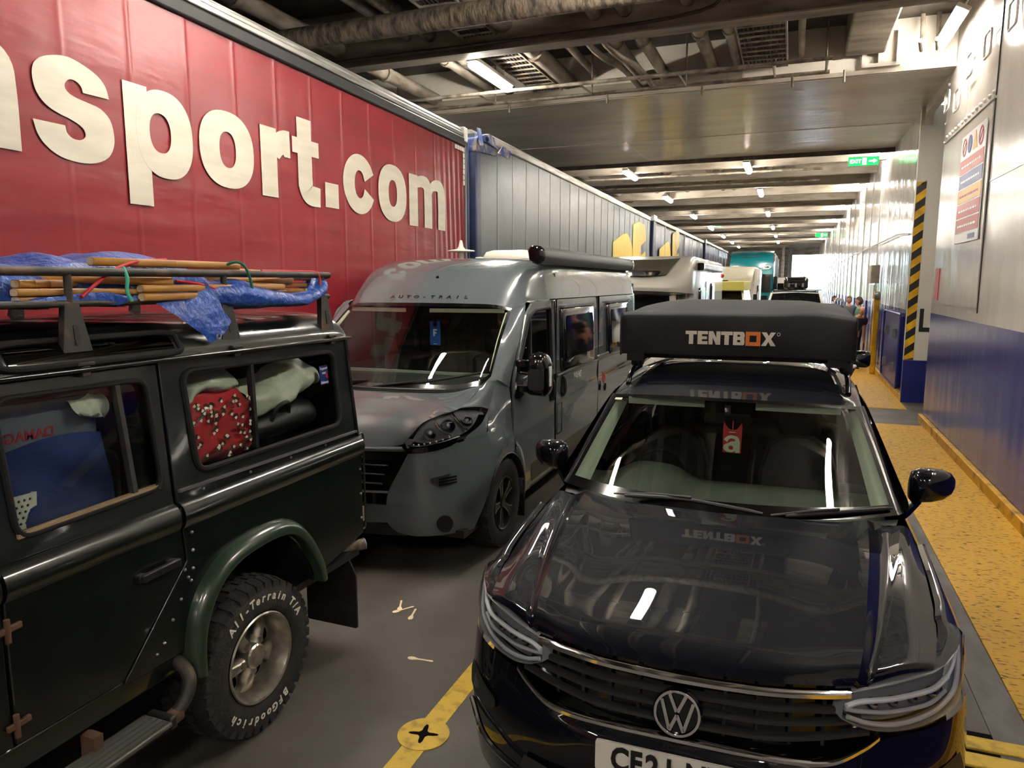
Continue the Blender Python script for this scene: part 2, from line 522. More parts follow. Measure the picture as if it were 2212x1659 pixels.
# access panel, seams, rungs and bolts on the near plating
MB().plate(ccw(rrect(9.95, 12.72, 1.9, 4.25, .03)), [], lambda u, v, w: Vector((XW - .022 - w, u, v)), .03).build('access_panel', 'wall_near_paint', wr)
MB().box(XW - .012, XW, 9.925, 9.945, 1.85, 6.0).build('panel_joint', 'black_paint', wr)
MB().box(XW - .03, XW, 9.9, 12.8, 4.27, 4.30).build('panel_rib', 'white_paint', wr)
for y, z0, z1 in ((11.55, 4.3, 6.0), (7.2, 1.75, 6.0), (4.0, .13, 6.0), (.5, .13, 6)):
    MB().box(XW - .006, XW, y - .008, y + .008, z0, z1).build('weld_seam', 'white_paint', wr)
MB().box(XW - .008, XW, -2, 9.9, 3.35, 3.365).build('weld_seam', 'white_paint', wr)
for y, zc in ((12.72, 4.86), (12.0, 4.72), (11.3, 5.0), (10.35, 4.98), (9.3, 4.98)):
    b = .16
    path = rpoly([(y - b, zc - .14), (y + b, zc - .14), (y + b, zc + .14), (y - b, zc + .14)], .05)
    MB().tube([(XW - .05, u, v) for u, v in path], .014, 8, closed=True).build('rung', 'white_paint', wr)
for k in range(14):
    MB().lathe([(.03, 0), (.03, .012), (.018, .03), (.001, .032)], (XW, 12.75 - k * .21, 4.36), (-1, 0, 0), 10).build('bolt', 'white_paint', wr)
for k in range(6):
    MB().lathe([(.025, 0), (.025, .012), (.015, .026), (.001, .028)], (XW, 12.9, 4.3 + k * .28), (-1, 0, 0), 10).build('bolt', 'white_paint', wr)
# far plating: flat bar frames, handrail, watertight door, yellow post
for k in range(22):
    y = 21.5 + k * 2.2
    MB().box(XW - .02, XW, y - .03, y + .03, .13, 5.3).build('frame_bar', 'wall_far_paint', wr)
hr = [(XW - .07, 15.4, 3.1)] + [(XW - .07, y, 3.2) for y in range(17, 62, 4)]
MB().tube(hr, .02, 8).build('handrail', 'white_paint', wr)
d = MB().plate(rrect(15.95, 18.45, .16, 1.56, .05), [], lambda u, v, w: Vector((XW - .04 - w, u, v)), .05).build('door_1', 'blue_paint'); tag(d, kind='structure')
MB().tube([(XW - .05, u, v) for u, v in rrect(15.9, 18.5, .13, 1.6, .08)], .02, 8, closed=True).build('door_seal', 'blue_paint', d)
for y, zc in ((16.5, 1.2), (17.8, 1.2), (16.5, .5), (17.8, .5)):
    MB().box(XW - .11, XW - .03, y - .03, y + .03, zc - .09, zc + .09).build('dog_handle', 'steel_dull', d, bev=.01)
po = MB().box(1.86, 1.98, 19.5, 19.7, .012, 2.0).build('guard_post', 'yellow_gloss', None, bev=.012)
tag(po, 'yellow upright guard post standing against the ship side near the blue steel door', 'post')
cb = thing('call_box', 'small beige wall box with notice sheet above the yellow post', 'box', (1.9, 20.3, 2.1))
MB().box(-.1, .1, -.25, .45, .1, .55).build('box_body', 'beam_paint', cb, bev=.02)
MB().box(-.03, .02, -.3, .5, -.28, .06).build('notice_sheet', 'sign_white', cb)
MB().lathe([(.09, 0), (.1, .05), (.06, .12), (.005, .13)], (.05, -1.1, -.2), (-1, 0, 0), 14).build('alarm_bell', 'steel_dull', cb)

# ================================================================ other sides
MB().box(-12.2, -12, -20, 74, 0, 6.05).build('wall_left', 'wall_far_paint')['kind'] = 'structure'
MB().box(-12, 3.2, -20.2, -20, 0, 6.05).build('wall_back', 'white_paint')['kind'] = 'structure'
wf = struct('wall_far')
MB().box(-12, -.12, 70, 70.2, 0, 6.05).build('end_plating', 'beam_dirty', wf)
MB().box(-.12, 2.3, 70, 70.2, 4.7, 6.05).build('end_lintel', 'beam_dirty', wf)
MB().box(-.5, -.12, 69.5, 70, 0, 5.3).build('end_column', 'steel_dull', wf)
MB().box(-.95, -.75, 66.5, 66.9, 0, 5.3).build('end_column', 'beam_paint', wf)
# land and quay beyond the bow door
qy = MB().box(-30, 40, 72, 330, -1.6, -1.0).build('quay', 'deck_edge'); tag(qy, 'pale quay beyond the open bow door', 'quay', kind='structure')
mat('hill_green', (120, 150, 120), rough=.9, var=(150, 165, 140), vscale=.05)
hm = MB(); rows = []
for j in range(6):
    rows.append([(-60 + i * 12, 230 + j * 14, -1 + (j / 5.0) * (6 + 4 * sin(i * .9) + 3 * noise.noise((i * .5, 0, 0)))) for i in range(13)])
hm.patch(rows, 2, 2); tag(hm.build('hill', 'hill_green'), kind='structure')

# ================================================================ deckhead
ce = MB().box(-12, 3.2, -20, 74, 6.05, 6.2).build('ceiling', 'deckhead'); ce['kind'] = 'structure'
ZB = 5.3
def beam(y, m='beam_paint', w=.2, holes=True, zb=ZB):
    hs = []
    if holes:
        rng = random.Random(int(y * 10))
        x = -10.6
        while x < 1.2:
            if rng.random() < .6: hs.append(ellipse(x, 5.86, .33, .12, 14))
            x += 1.05
    b = MB().plate([(-12, zb), (2.05, zb), (2.05, 6.05), (-12, 6.05)], hs, lambda u, v, q: Vector((u, y + q, v)), .016)
    b.box(-12, 2.05, y - w / 2, y + w / 2, zb - .02, zb)
    return b.build('beam', m, ce)
for y in (-12, -7.5, -3, 1.6, 5.6): beam(y, 'beam_dirty', .22, False)
beam(9.45, 'beam_dirty', .26, False, 5.28)
y = 20.9
while y < 69:
    beam(y, 'beam_paint', .2, True)
    y += 2.25
# box girder across the deck: smooth painted soffit
gd = MB().box(-12, 2.05, 12.55, 19.2, ZB, 6.05).build('girder', 'girder_paint', ce)
MB().box(-12, 2.05, 19.2, 19.26, ZB - .1, ZB + .1).build('girder_edge', 'cable_dark', gd)
for yy in (12.56, 16.4): MB().box(-12, 2.05, yy - .012, yy + .012, ZB - .008, ZB).build('weld_seam', 'girder_paint', gd)
for xx in (-3.6, .35): MB().box(xx - .01, xx + .01, 12.56, 19.2, ZB - .006, ZB).build('weld_seam', 'girder_paint', gd)
MB().box(-12, 2.05, 12.5, 12.56, 5.3, 5.36).build('girder_lip', 'beam_paint', gd)
MB().box(-12, -.9, 12.42, 12.55, 5.36, 5.5).build('girder_shelf', 'beam_dirty', gd)
MB().plate(ccw(rrect(.80, 1.32, 5.38, 5.92, .02)), [rrect(.86, 1.02, 5.43, 5.87, .01), rrect(1.10, 1.26, 5.43, 5.87, .01)], lambda u, v, w: Vector((u, 12.44 - w, v)), .06).build('bracket_frame', 'white_paint', gd)
def tube_part(name, m, path, r, n=12): return MB().tube(path, r, n).build(name, m, ce)
# conduits across the bay in front of the girder, with drop rods
for y, zc in ((11.15, 5.22), (11.95, 5.25)):
    tube_part('conduit', 'pipe_paint', [(-11, y, zc), (.35, y, zc)], .028)
for x in (-9, -6.8, -4.9, -3.2, -1.7, -.4, .3):
    MB().cyl((x, 11.15, 5.22), (x, 11.95, 5.25), .016, 8).build('conduit_hanger', 'pipe_paint', ce)
    MB().cyl((x, 11.95, 5.25), (x, 11.95, 6.0), .014, 8).build('conduit_hanger', 'pipe_paint', ce)
    MB().cyl((x + .25, 11.95, 5.25), (x + .25, 11.95, 5.08), .018, 8).build('sprinkler', 'pipe_paint', ce)
for y in (21.6, 23.9): tube_part('conduit', 'pipe_paint', [(-10, y, 5.25), (.6, y, 5.25)], .03)
# fore-and-aft pipes through the bays
rp = random.Random(3)
for x, zc, r, m in ((-6.3, 5.55, .11, 'pipe_paint'), (-5.2, 5.62, .07, 'pipe_paint'), (-4.85, 5.6, .1, 'lagging'), (-3.75, 5.62, .13, 'pipe_paint'), (-3.3, 5.72, .06, 'pipe_paint'), (-2.5, 5.58, .09, 'pipe_paint'),
                    (-2.12, 5.58, .09, 'pipe_paint'), (-1.35, 5.6, .09, 'pipe_paint'), (-.95, 5.6, .09, 'pipe_paint'), (-.05, 5.68, .05, 'pipe_paint'), (-8, 5.6, .12, 'pipe_paint')):
    y = -19.5
    for y1 in (9.4, 12.5):
        MB().cyl((x, y, zc), (x, y1, zc), r, 14).build('pipe', m, ce); y = y1 + .02
    for yj in (7.2, 10.6, 3.4):
        MB().cyl((x, yj, zc), (x, yj + .08, zc), r * 1.25, 14).build('pipe_collar', m, ce)
    if r > .08: MB().cyl((x, 20.0, zc), (x, 69, zc), r, 10).build('pipe', m, ce)
# bent pair of pipes
for dx in (0, .22):
    tube_part('bent_pipe', 'pipe_paint', spline([(-2.85 + dx, 10.0, 5.75), (-2.85 + dx, 10.35, 5.55), (-2.7 + dx, 10.7, 5.42), (-2.55 + dx, 11.2, 5.4), (-2.5 + dx, 12.5, 5.4)], 6), .045)
# big lagged pipe across the deck
tube_part('lagged_pipe', 'lagging', [(-11.5, 7.95, 5.22), (-6, 7.98, 5.24), (-3.5, 8.03, 5.26), (2.0, 8.2, 5.3)], .13, 18)
tube_part('lagged_pipe', 'lagging', [(-11.5, 5.0, 5.4), (2.0, 5.1, 5.4)], .1, 16)
def cable_tray(x, y0, y1, w, zc, cables=True):
    t = MB()
    for sx in (-1, 1): t.box(x + sx * w / 2 - .012, x + sx * w / 2 + .012, y0, y1, zc, zc + .08)
    k = y0
    while k < y1: t.box(x - w / 2, x + w / 2, k, k + .03, zc, zc + .02); k += .22
    o = t.build('cable_tray', 'pipe_paint', ce)
    if cables:
        for k in range(int(w / .055)):
            xx = x - w / 2 + .04 + k * .055
            MB().tube(spline([(xx, y0, zc + .045), (xx + .01, (y0 * 2 + y1) / 3, zc + .03), (xx - .01, (y0 + 2 * y1) / 3, zc + .04), (xx, y1, zc + .035)], 4), .018, 6).build('cable', 'cable_dark', o)
cable_tray(-4.1, 6.0, 12.4, .5, 5.48); cable_tray(-.55, 8.4, 12.4, .62, 5.5); cable_tray(-3.0, 3.0, 7.6, .6, 5.5)
cable_tray(-.4, 19.4, 25, .6, 5.5); cable_tray(-4.2, 19.4, 25, .5, 5.5)
# cable runs clipped to the first beam and dark trunking
MB().tube(spline([(-11, 9.3, 5.36), (-5, 9.3, 5.35), (-1.5, 9.3, 5.37), (-.9, 9.25, 5.6), (-.85, 9.2, 6.0)], 5), .022, 8).build('cable', 'cable_dark', ce)
MB().box(-2.95, -2.1, 8.95, 9.1, 5.5, 5.95).build('junction_box', 'cable_dark', ce, bev=.06, seg=3)
MB().box(.55, 1.1, 8.6, 12.4, 5.55, 6.0).build('trunk_casing', 'beam_dirty', ce, bev=.03)
MB().box(1.25, 2.0, 6.0, 9.4, 5.6, 6.0).build('bracket_plate', 'beam_dirty', ce)
for x, zc in ((1.55, 5.9), (1.75, 5.9)): MB().tube(spline([(x, 12.3, 6.0), (x, 12.2, 5.5), (x - .1, 11.6, 5.45)], 4), .03, 8).build('bent_pipe', 'pipe_paint', ce)
for k in range(9):
    MB().box(-7.5 + k * .9, -7.1 + k * .9, 5.9, 7.6, 5.75, 5.8).build('deckhead_stiffener', 'beam_dirty', ce)
# ---------------------------------------------------------------- lamps
def make_lamp():
    r = thing('ceiling_light', 'x', 'light', (0, 0, 0), 0, 'fluorescent ceiling lights')
    MB().box(-.085, .085, -.72, .72, .03, .09).build('housing', 'housing_white', r, bev=.012)
    ring = [[Vector((.075 * cos(a), y, .0 + (.028 if sin(a) > 0 else .06) * sin(a))) for a in [pi * 2 * k / 14 for k in range(14)]] for y in (-.7, -.68, .68, .7)]
    for q, s in ((0, .6), (3, .6)): ring[q] = [Vector((v.x * s, v.y, v.z * s)) for v in ring[q]]
    MB().loft(ring).build('diffuser', 'lamp_glow', r)
    for y in (-.5, .5): MB().cyl((0, y, .08), (0, y, .7), .012, 8).build('hanger_rod', 'housing_white', r)
    return r
lamp0 = make_lamp()
ORD = ('first', 'second', 'third', 'fourth', 'fifth', 'sixth')
LAMPS = [(-4.35, 10.45, 5.25, 'lit tube light close above the rear top edge of the red trailer'),
         (-1.5, 6.85, 5.25, 'lit tube light hanging above the black SUV'),
         (-3.3, 4.3, 5.35, 'lit tube light above the roof rack of the off-roader'),
         (1.76, 11.45, 5.5, 'lit tube light beside the white wall, nearer than the box girder'),
         (-4.4, 20.7, 5.2, 'lit tube light just beyond the girder, above the grey trailer'),
         (-1.25, 20.5, 5.2, 'lit tube light just beyond the girder in the middle of the deck'),
         (1.8, 20.9, 5.45, 'lit tube light just above the near green exit sign')]
for i, y in enumerate((27, 34.3, 42, 49.5, 57, 64)):
    LAMPS.append((-4.35, y, 5.2, '%s far ceiling light of the row over the blue trailers' % ORD[i]))
for i, y in enumerate((26.2, 34.1, 42.6, 50, 58)):
    LAMPS.append((-1.15, y, 5.2, '%s far ceiling light of the middle row' % ORD[i]))
for i, y in enumerate((27.5, 34, 41, 48, 56)):
    LAMPS.append((1.8, y, 5.45, '%s far ceiling light of the row along the white wall' % ORD[i]))
for x, y, w in ((-1.0, -4.5, 'behind the camera in the middle row'), (-4.4, -4, 'behind the camera over the red trailer'), (1.8, 4.6, 'overhead beside the near white wall'), (1.8, -3.5, 'behind the camera beside the white wall'),
                (-1.0, -12, 'farthest behind the camera'), (-8, 3, 'on the far side of the red trailer'), (-8, 14, 'on the far side of the grey trailer'), (-8, -8, 'far behind on the port side')):
    LAMPS.append((x, y, 5.3, 'lit tube light ' + w))
for i, (x, y, zc, lab) in enumerate(LAMPS):
    o = lamp0 if i == 0 else copy_tree(lamp0)
    o.location = (x, y, zc); o.rotation_euler = (0, 0, 0)
    if x > 1.5: o.rotation_euler = (0, radians(28), 0)
    o['label'] = lab
# ---------------------------------------------------------------- exit signs
def exit_sign(x, y, zc, w, h, label, full=True):
    r = thing('exit_sign', label, 'sign', (x, y, zc), 0, 'green exit signs')
    MB().box(-w / 2 - .02, w / 2 + .02, .012, .09, -h / 2 - .02, h / 2 + .02).build('sign_case', 'housing_white', r, bev=.01)
    MB().box(-w / 2, w / 2, 0, .015, -h / 2, h / 2).build('sign_face', 'exit_green', r)
    fn = lambda u, v, q: Vector((u, -.003 + -q, v))
    if full:
        M = frame((-w * .27, -.004, 0), (1, 0, 0), (0, 0, 1))
        text_obj('lettering', 'EXIT', h * .62, 'exit_white', r, M, bold=.004, depth=.001)
    MB().box(-w * .04, w * .1, -.004, .002, -h * .42, h * .42).build('doorway_symbol', 'exit_white', r)
    a = [(w * .18, -h * .09), (w * .33, -h * .09), (w * .33, -h * .28), (w * .46, 0), (w * .33, h * .28), (w * .33, h * .09), (w * .18, h * .09)]
    MB().plate(a, [], fn, .002).build('arrow', 'exit_white', r)
    for s in (-1, 1): MB().cyl((s * w * .3, .05, h / 2), (s * w * .3, .05, h / 2 + .3), .01, 6).build('hanger_rod', 'housing_white', r)
    return r
exit_sign(1.48, 20.2, 5.17, .66, .2, 'green lit exit sign with white arrow beside the white wall')
exit_sign(-4.2, 42, 5.42, .7, .24, 'green lit exit sign far away above the dark blue trailers', False)
exit_sign(1.55, 50, 5.2, .7, .24, 'green lit exit sign farthest down the white wall', False)
# ---------------------------------------------------------------- safety board
sb = thing('safety_board', 'white safety notice board with red, blue and yellow bands on the wall', 'sign', (XW - .03, 10.75, 2.72))
fs = lambda u, v, w: Vector((-.012 - w, u, v))
W2 = .66
MB().plate(rrect(-W2, W2, 0, 1.38, .01), [], lambda u, v, w: Vector((-.012 - w, u, v)), .012).build('backing', 'sign_white', sb)
def bandp(z0, z1, m): MB().plate(ccw(rrect(-W2 + .02, W2 - .02, z0, z1, .004)), [], lambda u, v, w: Vector((-.015 - w, u, v)), .004).build('notice_band', m, sb)
for k, m in enumerate(('sign_red', 'sign_red', 'sign_yellow', 'sign_blue', 'sign_red')): bandp(.13 + k * .19, .305 + k * .19, m)
f2 = lambda u, v, w: Vector((-.017 - w, u, v))
for k, (yc, m) in enumerate(((-.45, 'sign_red'), (-.15, 'sign_yellow'), (.15, 'sign_blue'), (.45, 'sign_red'))):
    if m == 'sign_yellow': MB().plate([(yc - .12, 1.12), (yc + .12, 1.12), (yc, 1.34)], [], f2, .004).build('pictogram', m, sb)
    elif m == 'sign_blue': MB().plate(ellipse(yc, 1.225, .11, .11, 24), [], f2, .004).build('pictogram', m, sb)
    else:
        g = MB().plate(ellipse(yc, 1.225, .115, .115, 24), [ellipse(yc, 1.225, .088, .088, 24)], f2, .004)
        g.plate(ribbon([(yc - .07, 1.295), (yc, 1.225), (yc + .07, 1.155)], .022), [], f2, .004); g.build('pictogram', m, sb)
for k in range(5):
    g = MB(); rr = random.Random(k); u = -.5
    while u < .45:
        l = rr.uniform(.05, .14); g.plate([(u, .2 + k * .19), (u + l, .2 + k * .19), (u + l, .225 + k * .19), (u, .225 + k * .19)], [], f2, .002); u += l + .03
    g.build('small_print', 'sign_white' if k != 2 else 'sign_red', sb)
MB().plate(rrect(-.5, -.15, .03, .09, .01), [], f2, .003).build('company_mark', 'sign_blue', sb)
rs = MB().plate(rrect(12.35, 12.66, 1.95, 2.42, .01), [], lambda u, v, w: Vector((XW - .032 - w, u, v)), .01).build('red_notice', 'sign_red', None)
tag(rs, 'small red notice low on the white wall beside the recess', 'sign')
# ================================================================ lorry trailers on the far lane
mat('curtain_red', (132, 35, 44), rough=0.32, var=(120, 31, 40), vscale=1.2, bump=0.3, bscale=2.2, stretch=(1, .5, 2.2), bdist=.04)
mat('curtain_white', (206, 199, 184), rough=0.36, var=(194, 187, 171), vscale=5, bump=0.2, bscale=2.2, stretch=(1, .5, 2.2), bdist=.03)
mat('alu', (186, 184, 180), rough=0.35, metal=.75, var=(140, 138, 134), vscale=6, stretch=(4, .3, 4))
mat('grey_panel', (70, 80, 90), rough=0.32, var=(58, 67, 77), vscale=1.5, bump=.12, bscale=2, bdist=.03)
mat('seam_pale', (122, 130, 136), rough=.35)
mat('post_blue', (38, 52, 92), rough=0.4, var=(30, 38, 62), vscale=3)
mat('navy_curtain', (52, 58, 92), rough=0.28, var=(44, 48, 78), vscale=2, bump=.5, bscale=1.6, stretch=(1, 2.2, .4), bdist=.05)
mat('letter_yellow', (226, 196, 62), rough=0.4, var=(206, 176, 60), vscale=4, stretch=(1, 4, .5))
mat('torn_blue', (44, 62, 112), rough=.45, var=(140, 128, 116), vscale=7, vlo=.48, vhi=.62)

def trailer_wheels(root, ys, x, r=.5):
    for y in ys:
        w = MB().lathe([(.12, -.3), (.3, -.3), (.3, -.26), (r - .06, -.3), (r, -.26), (r, -.05), (r - .05, 0), (.31, -.015), (.29, -.05), (.2, -.12), (.17, -.06), (.08, -.05), (.07, 0), (.002, .002)], (x, y, r), (1, 0, 0), 36).build('wheel', 'rubber', root)
        MB().lathe([(.29, -.052), (.2, -.118), (.165, -.058), (.08, -.048), (.068, .004), (.002, .006)], (x + .004, y, r), (1, 0, 0), 28, False).build('wheel_rim', 'steel', w)

def ground_gear(root, y0, y1, wheels, x=-.02):
    """chassis rails, side guard, landing legs, wheels under the body"""
    MB().box(x - 1.75, x - 1.6, y0 + .1, y1 - .1, .95, 1.22).box(x - .95, x - .8, y0 + .1, y1 - .1, .95, 1.22).build('chassis_rail', 'plastic_black', root)
    for zc in (.55, .85): MB().box(x - .04, x - .01, wheels[0] - 5.5, wheels[0] - .9, zc, zc + .14).build('side_guard', 'alu', root, bev=.01)
    for k in range(4): MB().box(x - .09, x - .04, wheels[0] - 5.3 + k * 1.3, wheels[0] - 5.22 + k * 1.3, .5, 1.25).build('guard_post', 'steel_dull', root)
    trailer_wheels(root, wheels, x - .06)
    for s in (-.3, -2.2): MB().box(x + s - .08, x + s + .08, wheels[0] - 6.4, wheels[0] - 6.25, 0.06, 1.0).box(x + s - .14, x + s + .14, wheels[0] - 6.45, wheels[0] - 6.2, 0, .06).build('landing_leg', 'steel_dull', root)

# ---- red curtain-sided trailer -------------------------------------------------
rt = thing('curtain_trailer', 'red curtain-sided lorry trailer with large white web address lettering', 'trailer', (-4.45, 3.0, 0))
RT_SL = -.018                      # the trailer stands a little down by the rear
def rz_(y): return RT_SL * y
Y0, Y1 = -9.0, 6.66
ny, nz = 1050, 40
g = MB(); vs = []
seams = [-8.9 + .52 * k for k in range(31)]
seams = [2.079 + .522 * k for k in range(-21, 9)]
for i in range(ny + 1):
    y = Y0 + (Y1 - Y0) * i / ny
    for j in range(nz + 1):
        t = j / nz; z = 1.22 + (4.28 - 1.22) * t
        x = 0.0
        ds = min(abs(y - s) for s in seams)
        x += .0045 * math.exp(-(ds / .014) ** 2)
        x += .003 * math.exp(-((z - 3.72 - .01 * sin(y * 3)) / .04) ** 2) + .003 * math.exp(-((z - 2.62) / .04) ** 2)
        x += .004 * noise.noise((y * 1.1, z * .7, 3)) + .0025 * noise.noise((y * 5, z * 1.2, 8))
        x += .004 * max(0, noise.noise((y * 6.2, z * .35, 1))) * math.exp(-((z - 3.2) / .5) ** 2)
        e = max(0, (y - 5.7) / .96)
        x += e * (.012 * sin(y * 42 + z * 2.0) * (.4 + .6 * math.exp(-((z - 3.2) / .7) ** 2))) * min(1, (Y1 - y) / .1)
        vs.append((x, y, z + rz_(y)))
n = nz + 1
g.add(vs, [(i * n + j, (i + 1) * n + j, (i + 1) * n + j + 1, i * n + j + 1) for i in range(ny) for j in range(nz)])
g.build('curtain', 'curtain_red', rt, smooth=60)
def slab(name, m, x0, x1, y0, y1, z0, z1, bev=0.0, par=None):
    b = MB().box(x0, x1, y0, y1, z0, z1)
    for v in b.v: v.z += rz_(v.y)
    return b.build(name, m, par or rt, bev=bev)
slab('body_core', 'plastic_black', -2.5, -.03, Y0, Y1, 1.2, 4.3)
slab('rubber_band', 'plastic_black', -.02, .035, Y0, Y1 + .02, 4.24, 4.36, .02)
slab('roof_rail', 'alu', -.06, .03, Y0, Y1 + .03, 4.365, 4.42, .01)
slab('roof_rail', 'alu', -.12, .0, Y0, Y1 + .03, 4.425, 4.47, .01)
slab('roof_rail', 'alu', -.22, -.05, Y0, Y1 + .03, 4.475, 4.51, .008)
slab('roof_sheet', 'alu', -2.5, -.1, Y0, Y1, 4.44, 4.49)
slab('corner_post', 'steel_dull', -.1, .02, Y1, Y1 + .05, 1.15, 4.3)
slab('corner_cap', 'housing_white', -.2, .04, Y1 - .06, Y1 + .06, 4.3, 4.5, .015)
slab('rear_door', 'housing_white', -2.5, -.1, Y1, Y1 + .04, 1.2, 4.35)
slab('side_rave', 'alu', -.06, .03, Y0, Y1 + .04, 1.08, 1.22, .01)
ground_gear(rt, Y0, Y1, (2.2, 3.5, 4.8))
for k in range(7): slab('reflector_tape', 'housing_white', .012, .022, Y1 - .02 - .045, Y1 - .02, 3.70 + k * .075, 3.765 + k * .075)
for k in range(4): slab('reflector_tape', 'housing_white', .012, .022, Y1 - .12 - k * .07, Y1 - .06 - k * .07, 4.16, 4.215)
# white lettering: every glyph traced in the curtain's own plane (y along the trailer, z up)
def rl(u, v, w): return Vector((.012 + w, u - 3.0, v + (u - 3.0) * -.006))
def rib(c, w, n=6): return {'c': c, 'w': w, 'n': n}
def glyph(pieces):
    m = MB()
    for i, p in enumerate(pieces):
        fn = lambda u, v, w, i=i: rl(u, v, w + i * .0006)
        if isinstance(p, dict): m.strip(p['c'], p['w'], fn, .002, p.get('n', 6)); continue
        o, hs = p if isinstance(p, tuple) else (p, [])
        m.plate(ccw(o), hs, fn, .002)
    return m.build('letter', 'curtain_white', rt, smooth=0)
B, T = 3.0, 3.62
def o_(y0, y1, B=B, T=T, k=.28): 
    cx, cy = (y0 + y1) / 2, (B + T) / 2
    return [(ellipse(cx, cy, (y1 - y0) / 2, (T - B) / 2, 44, .86), [ellipse(cx, cy, (y1 - y0) / 2 * k * 1.08, (T - B) / 2 * .47, 30, .86)])]
def arch(x0, x1, w, top, base, foot=True):
    """shoulder of an n: springs from a stem at x0 to a leg at x1"""
    c = rib([(x0 + w * .75, top - .19), (x0 + w * .95, top - .105), ((x0 + x1) / 2 + w * .28, top - .072), (x1 - w * .62, top - .125), (x1 - w / 2, top - .27), (x1 - w / 2, base)], [.06, .12, .15, w * .98, w, w])
    return c
def rect(x0, x1, z0, z1): return [(x0, z0), (x1, z0), (x1, z1), (x0, z1)]
glyph([rect(1.2, 1.42, B, T), rect(1.62, 1.64, B, B + .01)])
glyph([rect(2.52, 2.73, B, T - .01), arch(2.52, 3.19, .22, T + .01, B)])
# s
s_o = [(3.838, 3.453), (3.639, 3.45), (3.631, 3.486), (3.595, 3.512), (3.55, 3.513), (3.517, 3.483), (3.514, 3.449), (3.542, 3.422), (3.596, 3.405), (3.674, 3.393), (3.767, 3.374), (3.834, 3.316), (3.857, 3.227), (3.85, 3.143), (3.8, 3.061), (3.698, 3.009), (3.57, 2.994), (3.44, 3.013), (3.35, 3.065), (3.3, 3.131), (3.278, 3.213),
       (3.493, 3.214), (3.503, 3.17), (3.539, 3.142), (3.594, 3.14), (3.631, 3.164), (3.634, 3.2), (3.603, 3.234), (3.538, 3.26), (3.454, 3.281), (3.373, 3.316), (3.318, 3.378), (3.297, 3.465), (3.309, 3.541), (3.359, 3.596), (3.444, 3.633), (3.552, 3.651), (3.661, 3.628), (3.762, 3.585), (3.816, 3.528)]
def smooth_loop(pts, corners, n=3):
    out = []; m = len(pts)
    for i in range(m):
        p0, p1, p2, p3 = (Vector((*pts[(i + k) % m], 0)) for k in (-1, 0, 1, 2))
        if i in corners: p0 = 2 * p1 - p2
        if (i + 1) % m in corners: p3 = 2 * p2 - p1
        for k in range(n): q = cat(p0, p1, p2, p3, k / n); out.append((q.x, q.y))
    return out
glyph([smooth_loop(s_o, (0, 1, 20, 21))])
# p
glyph([rect(3.953, 4.16, 2.77, T - .005), (ellipse(4.31, 3.305, .263, .318, 44, .86), [ellipse(4.262, 3.31, .098, .142, 28, .86)])])
glyph(o_(4.642, 5.267))
glyph([rect(5.361, 5.575, B - .008, T - .018), rib([(5.56, 3.36), (5.605, 3.455), (5.68, 3.488), (5.764, 3.492)], [.10, .2, .235, .24])])
glyph([rect(5.877, 6.095, 3.13, 3.775), rect(5.80, 6.208, 3.44, 3.585), rib([(5.986, 3.22), (5.995, 3.13), (6.05, 3.072), (6.213, 3.06)], [.218, .215, .2, .183])])
glyph([rect(6.3, 6.53, 2.985, 3.23)])
# c
def c_(y0, y1, B, T, w):
    cx, cy, rx, ry = (y0 + y1) / 2, (B + T) / 2, (y1 - y0) / 2 - w / 2, (T - B) / 2 - w * .42
    pts = []; ww = []
    for k in range(15):
        a = radians(22 + k * (338 - 22) / 14)
        pts.append((cx + rx * cos(a), cy + ry * sin(a))); ww.append(w * (1.0 - .22 * abs(sin(a)) ** 2))
    return rib(pts, ww, 3)
glyph([c_(6.62, 7.245, 2.965, 3.61, .215)])
glyph(o_(7.315, 7.957, 2.95, 3.6))
bm_, tm = 2.94, 3.565
glyph([rect(8.026, 8.245, bm_, tm), arch(8.026, 8.63, .21, tm + .012, bm_), arch(8.44, 9.012, .21, tm + .012, bm_)])

# ---- grey box trailer ------------------------------------------------------------
gt = thing('box_trailer', 'grey ribbed box trailer with yellow lettering behind the red trailer', 'trailer', (-4.45, 10.1, 0))
GL = 14.1
def gz(y): return -.008 * y
def gslab(name, m, x0, x1, y0, y1, z0, z1, bev=0.0):
    b = MB().box(x0, x1, y0, y1, z0, z1)
    for v in b.v: v.z += gz(v.y)
    return b.build(name, m, gt, bev=bev)
gslab('body_core', 'grey_panel', -2.5, -.05, .05, GL, 1.15, 4.4)
k = 0; y = .18
while y < GL - .1:
    y1 = min(y + .674, GL - .02)
    gslab('side_panel', 'grey_panel', -.05, -.012, y + .006, y1 - .006, 1.2, 4.33, .006)
    gslab('panel_strip', 'seam_pale', -.03, -.006, y1 - .012, y1 + .012, 1.2, 4.33)
    y = y1
gslab('roof_rail', 'alu', -.1, .012, .5, GL + .02, 4.33, 4.47, .02)
gslab('roof_sheet', 'alu', -2.5, -.1, .05, GL, 4.4, 4.46)
gslab('front_post', 'post_blue', -.14, .01, -.02, .16, 1.1, 4.2, .02)
gslab('front_wall', 'post_blue', -2.5, -.1, -.06, .05, 1.15, 4.3, .02)
gslab('bottom_rave', 'alu', -.06, .01, .1, GL, 1.05, 1.2, .01)
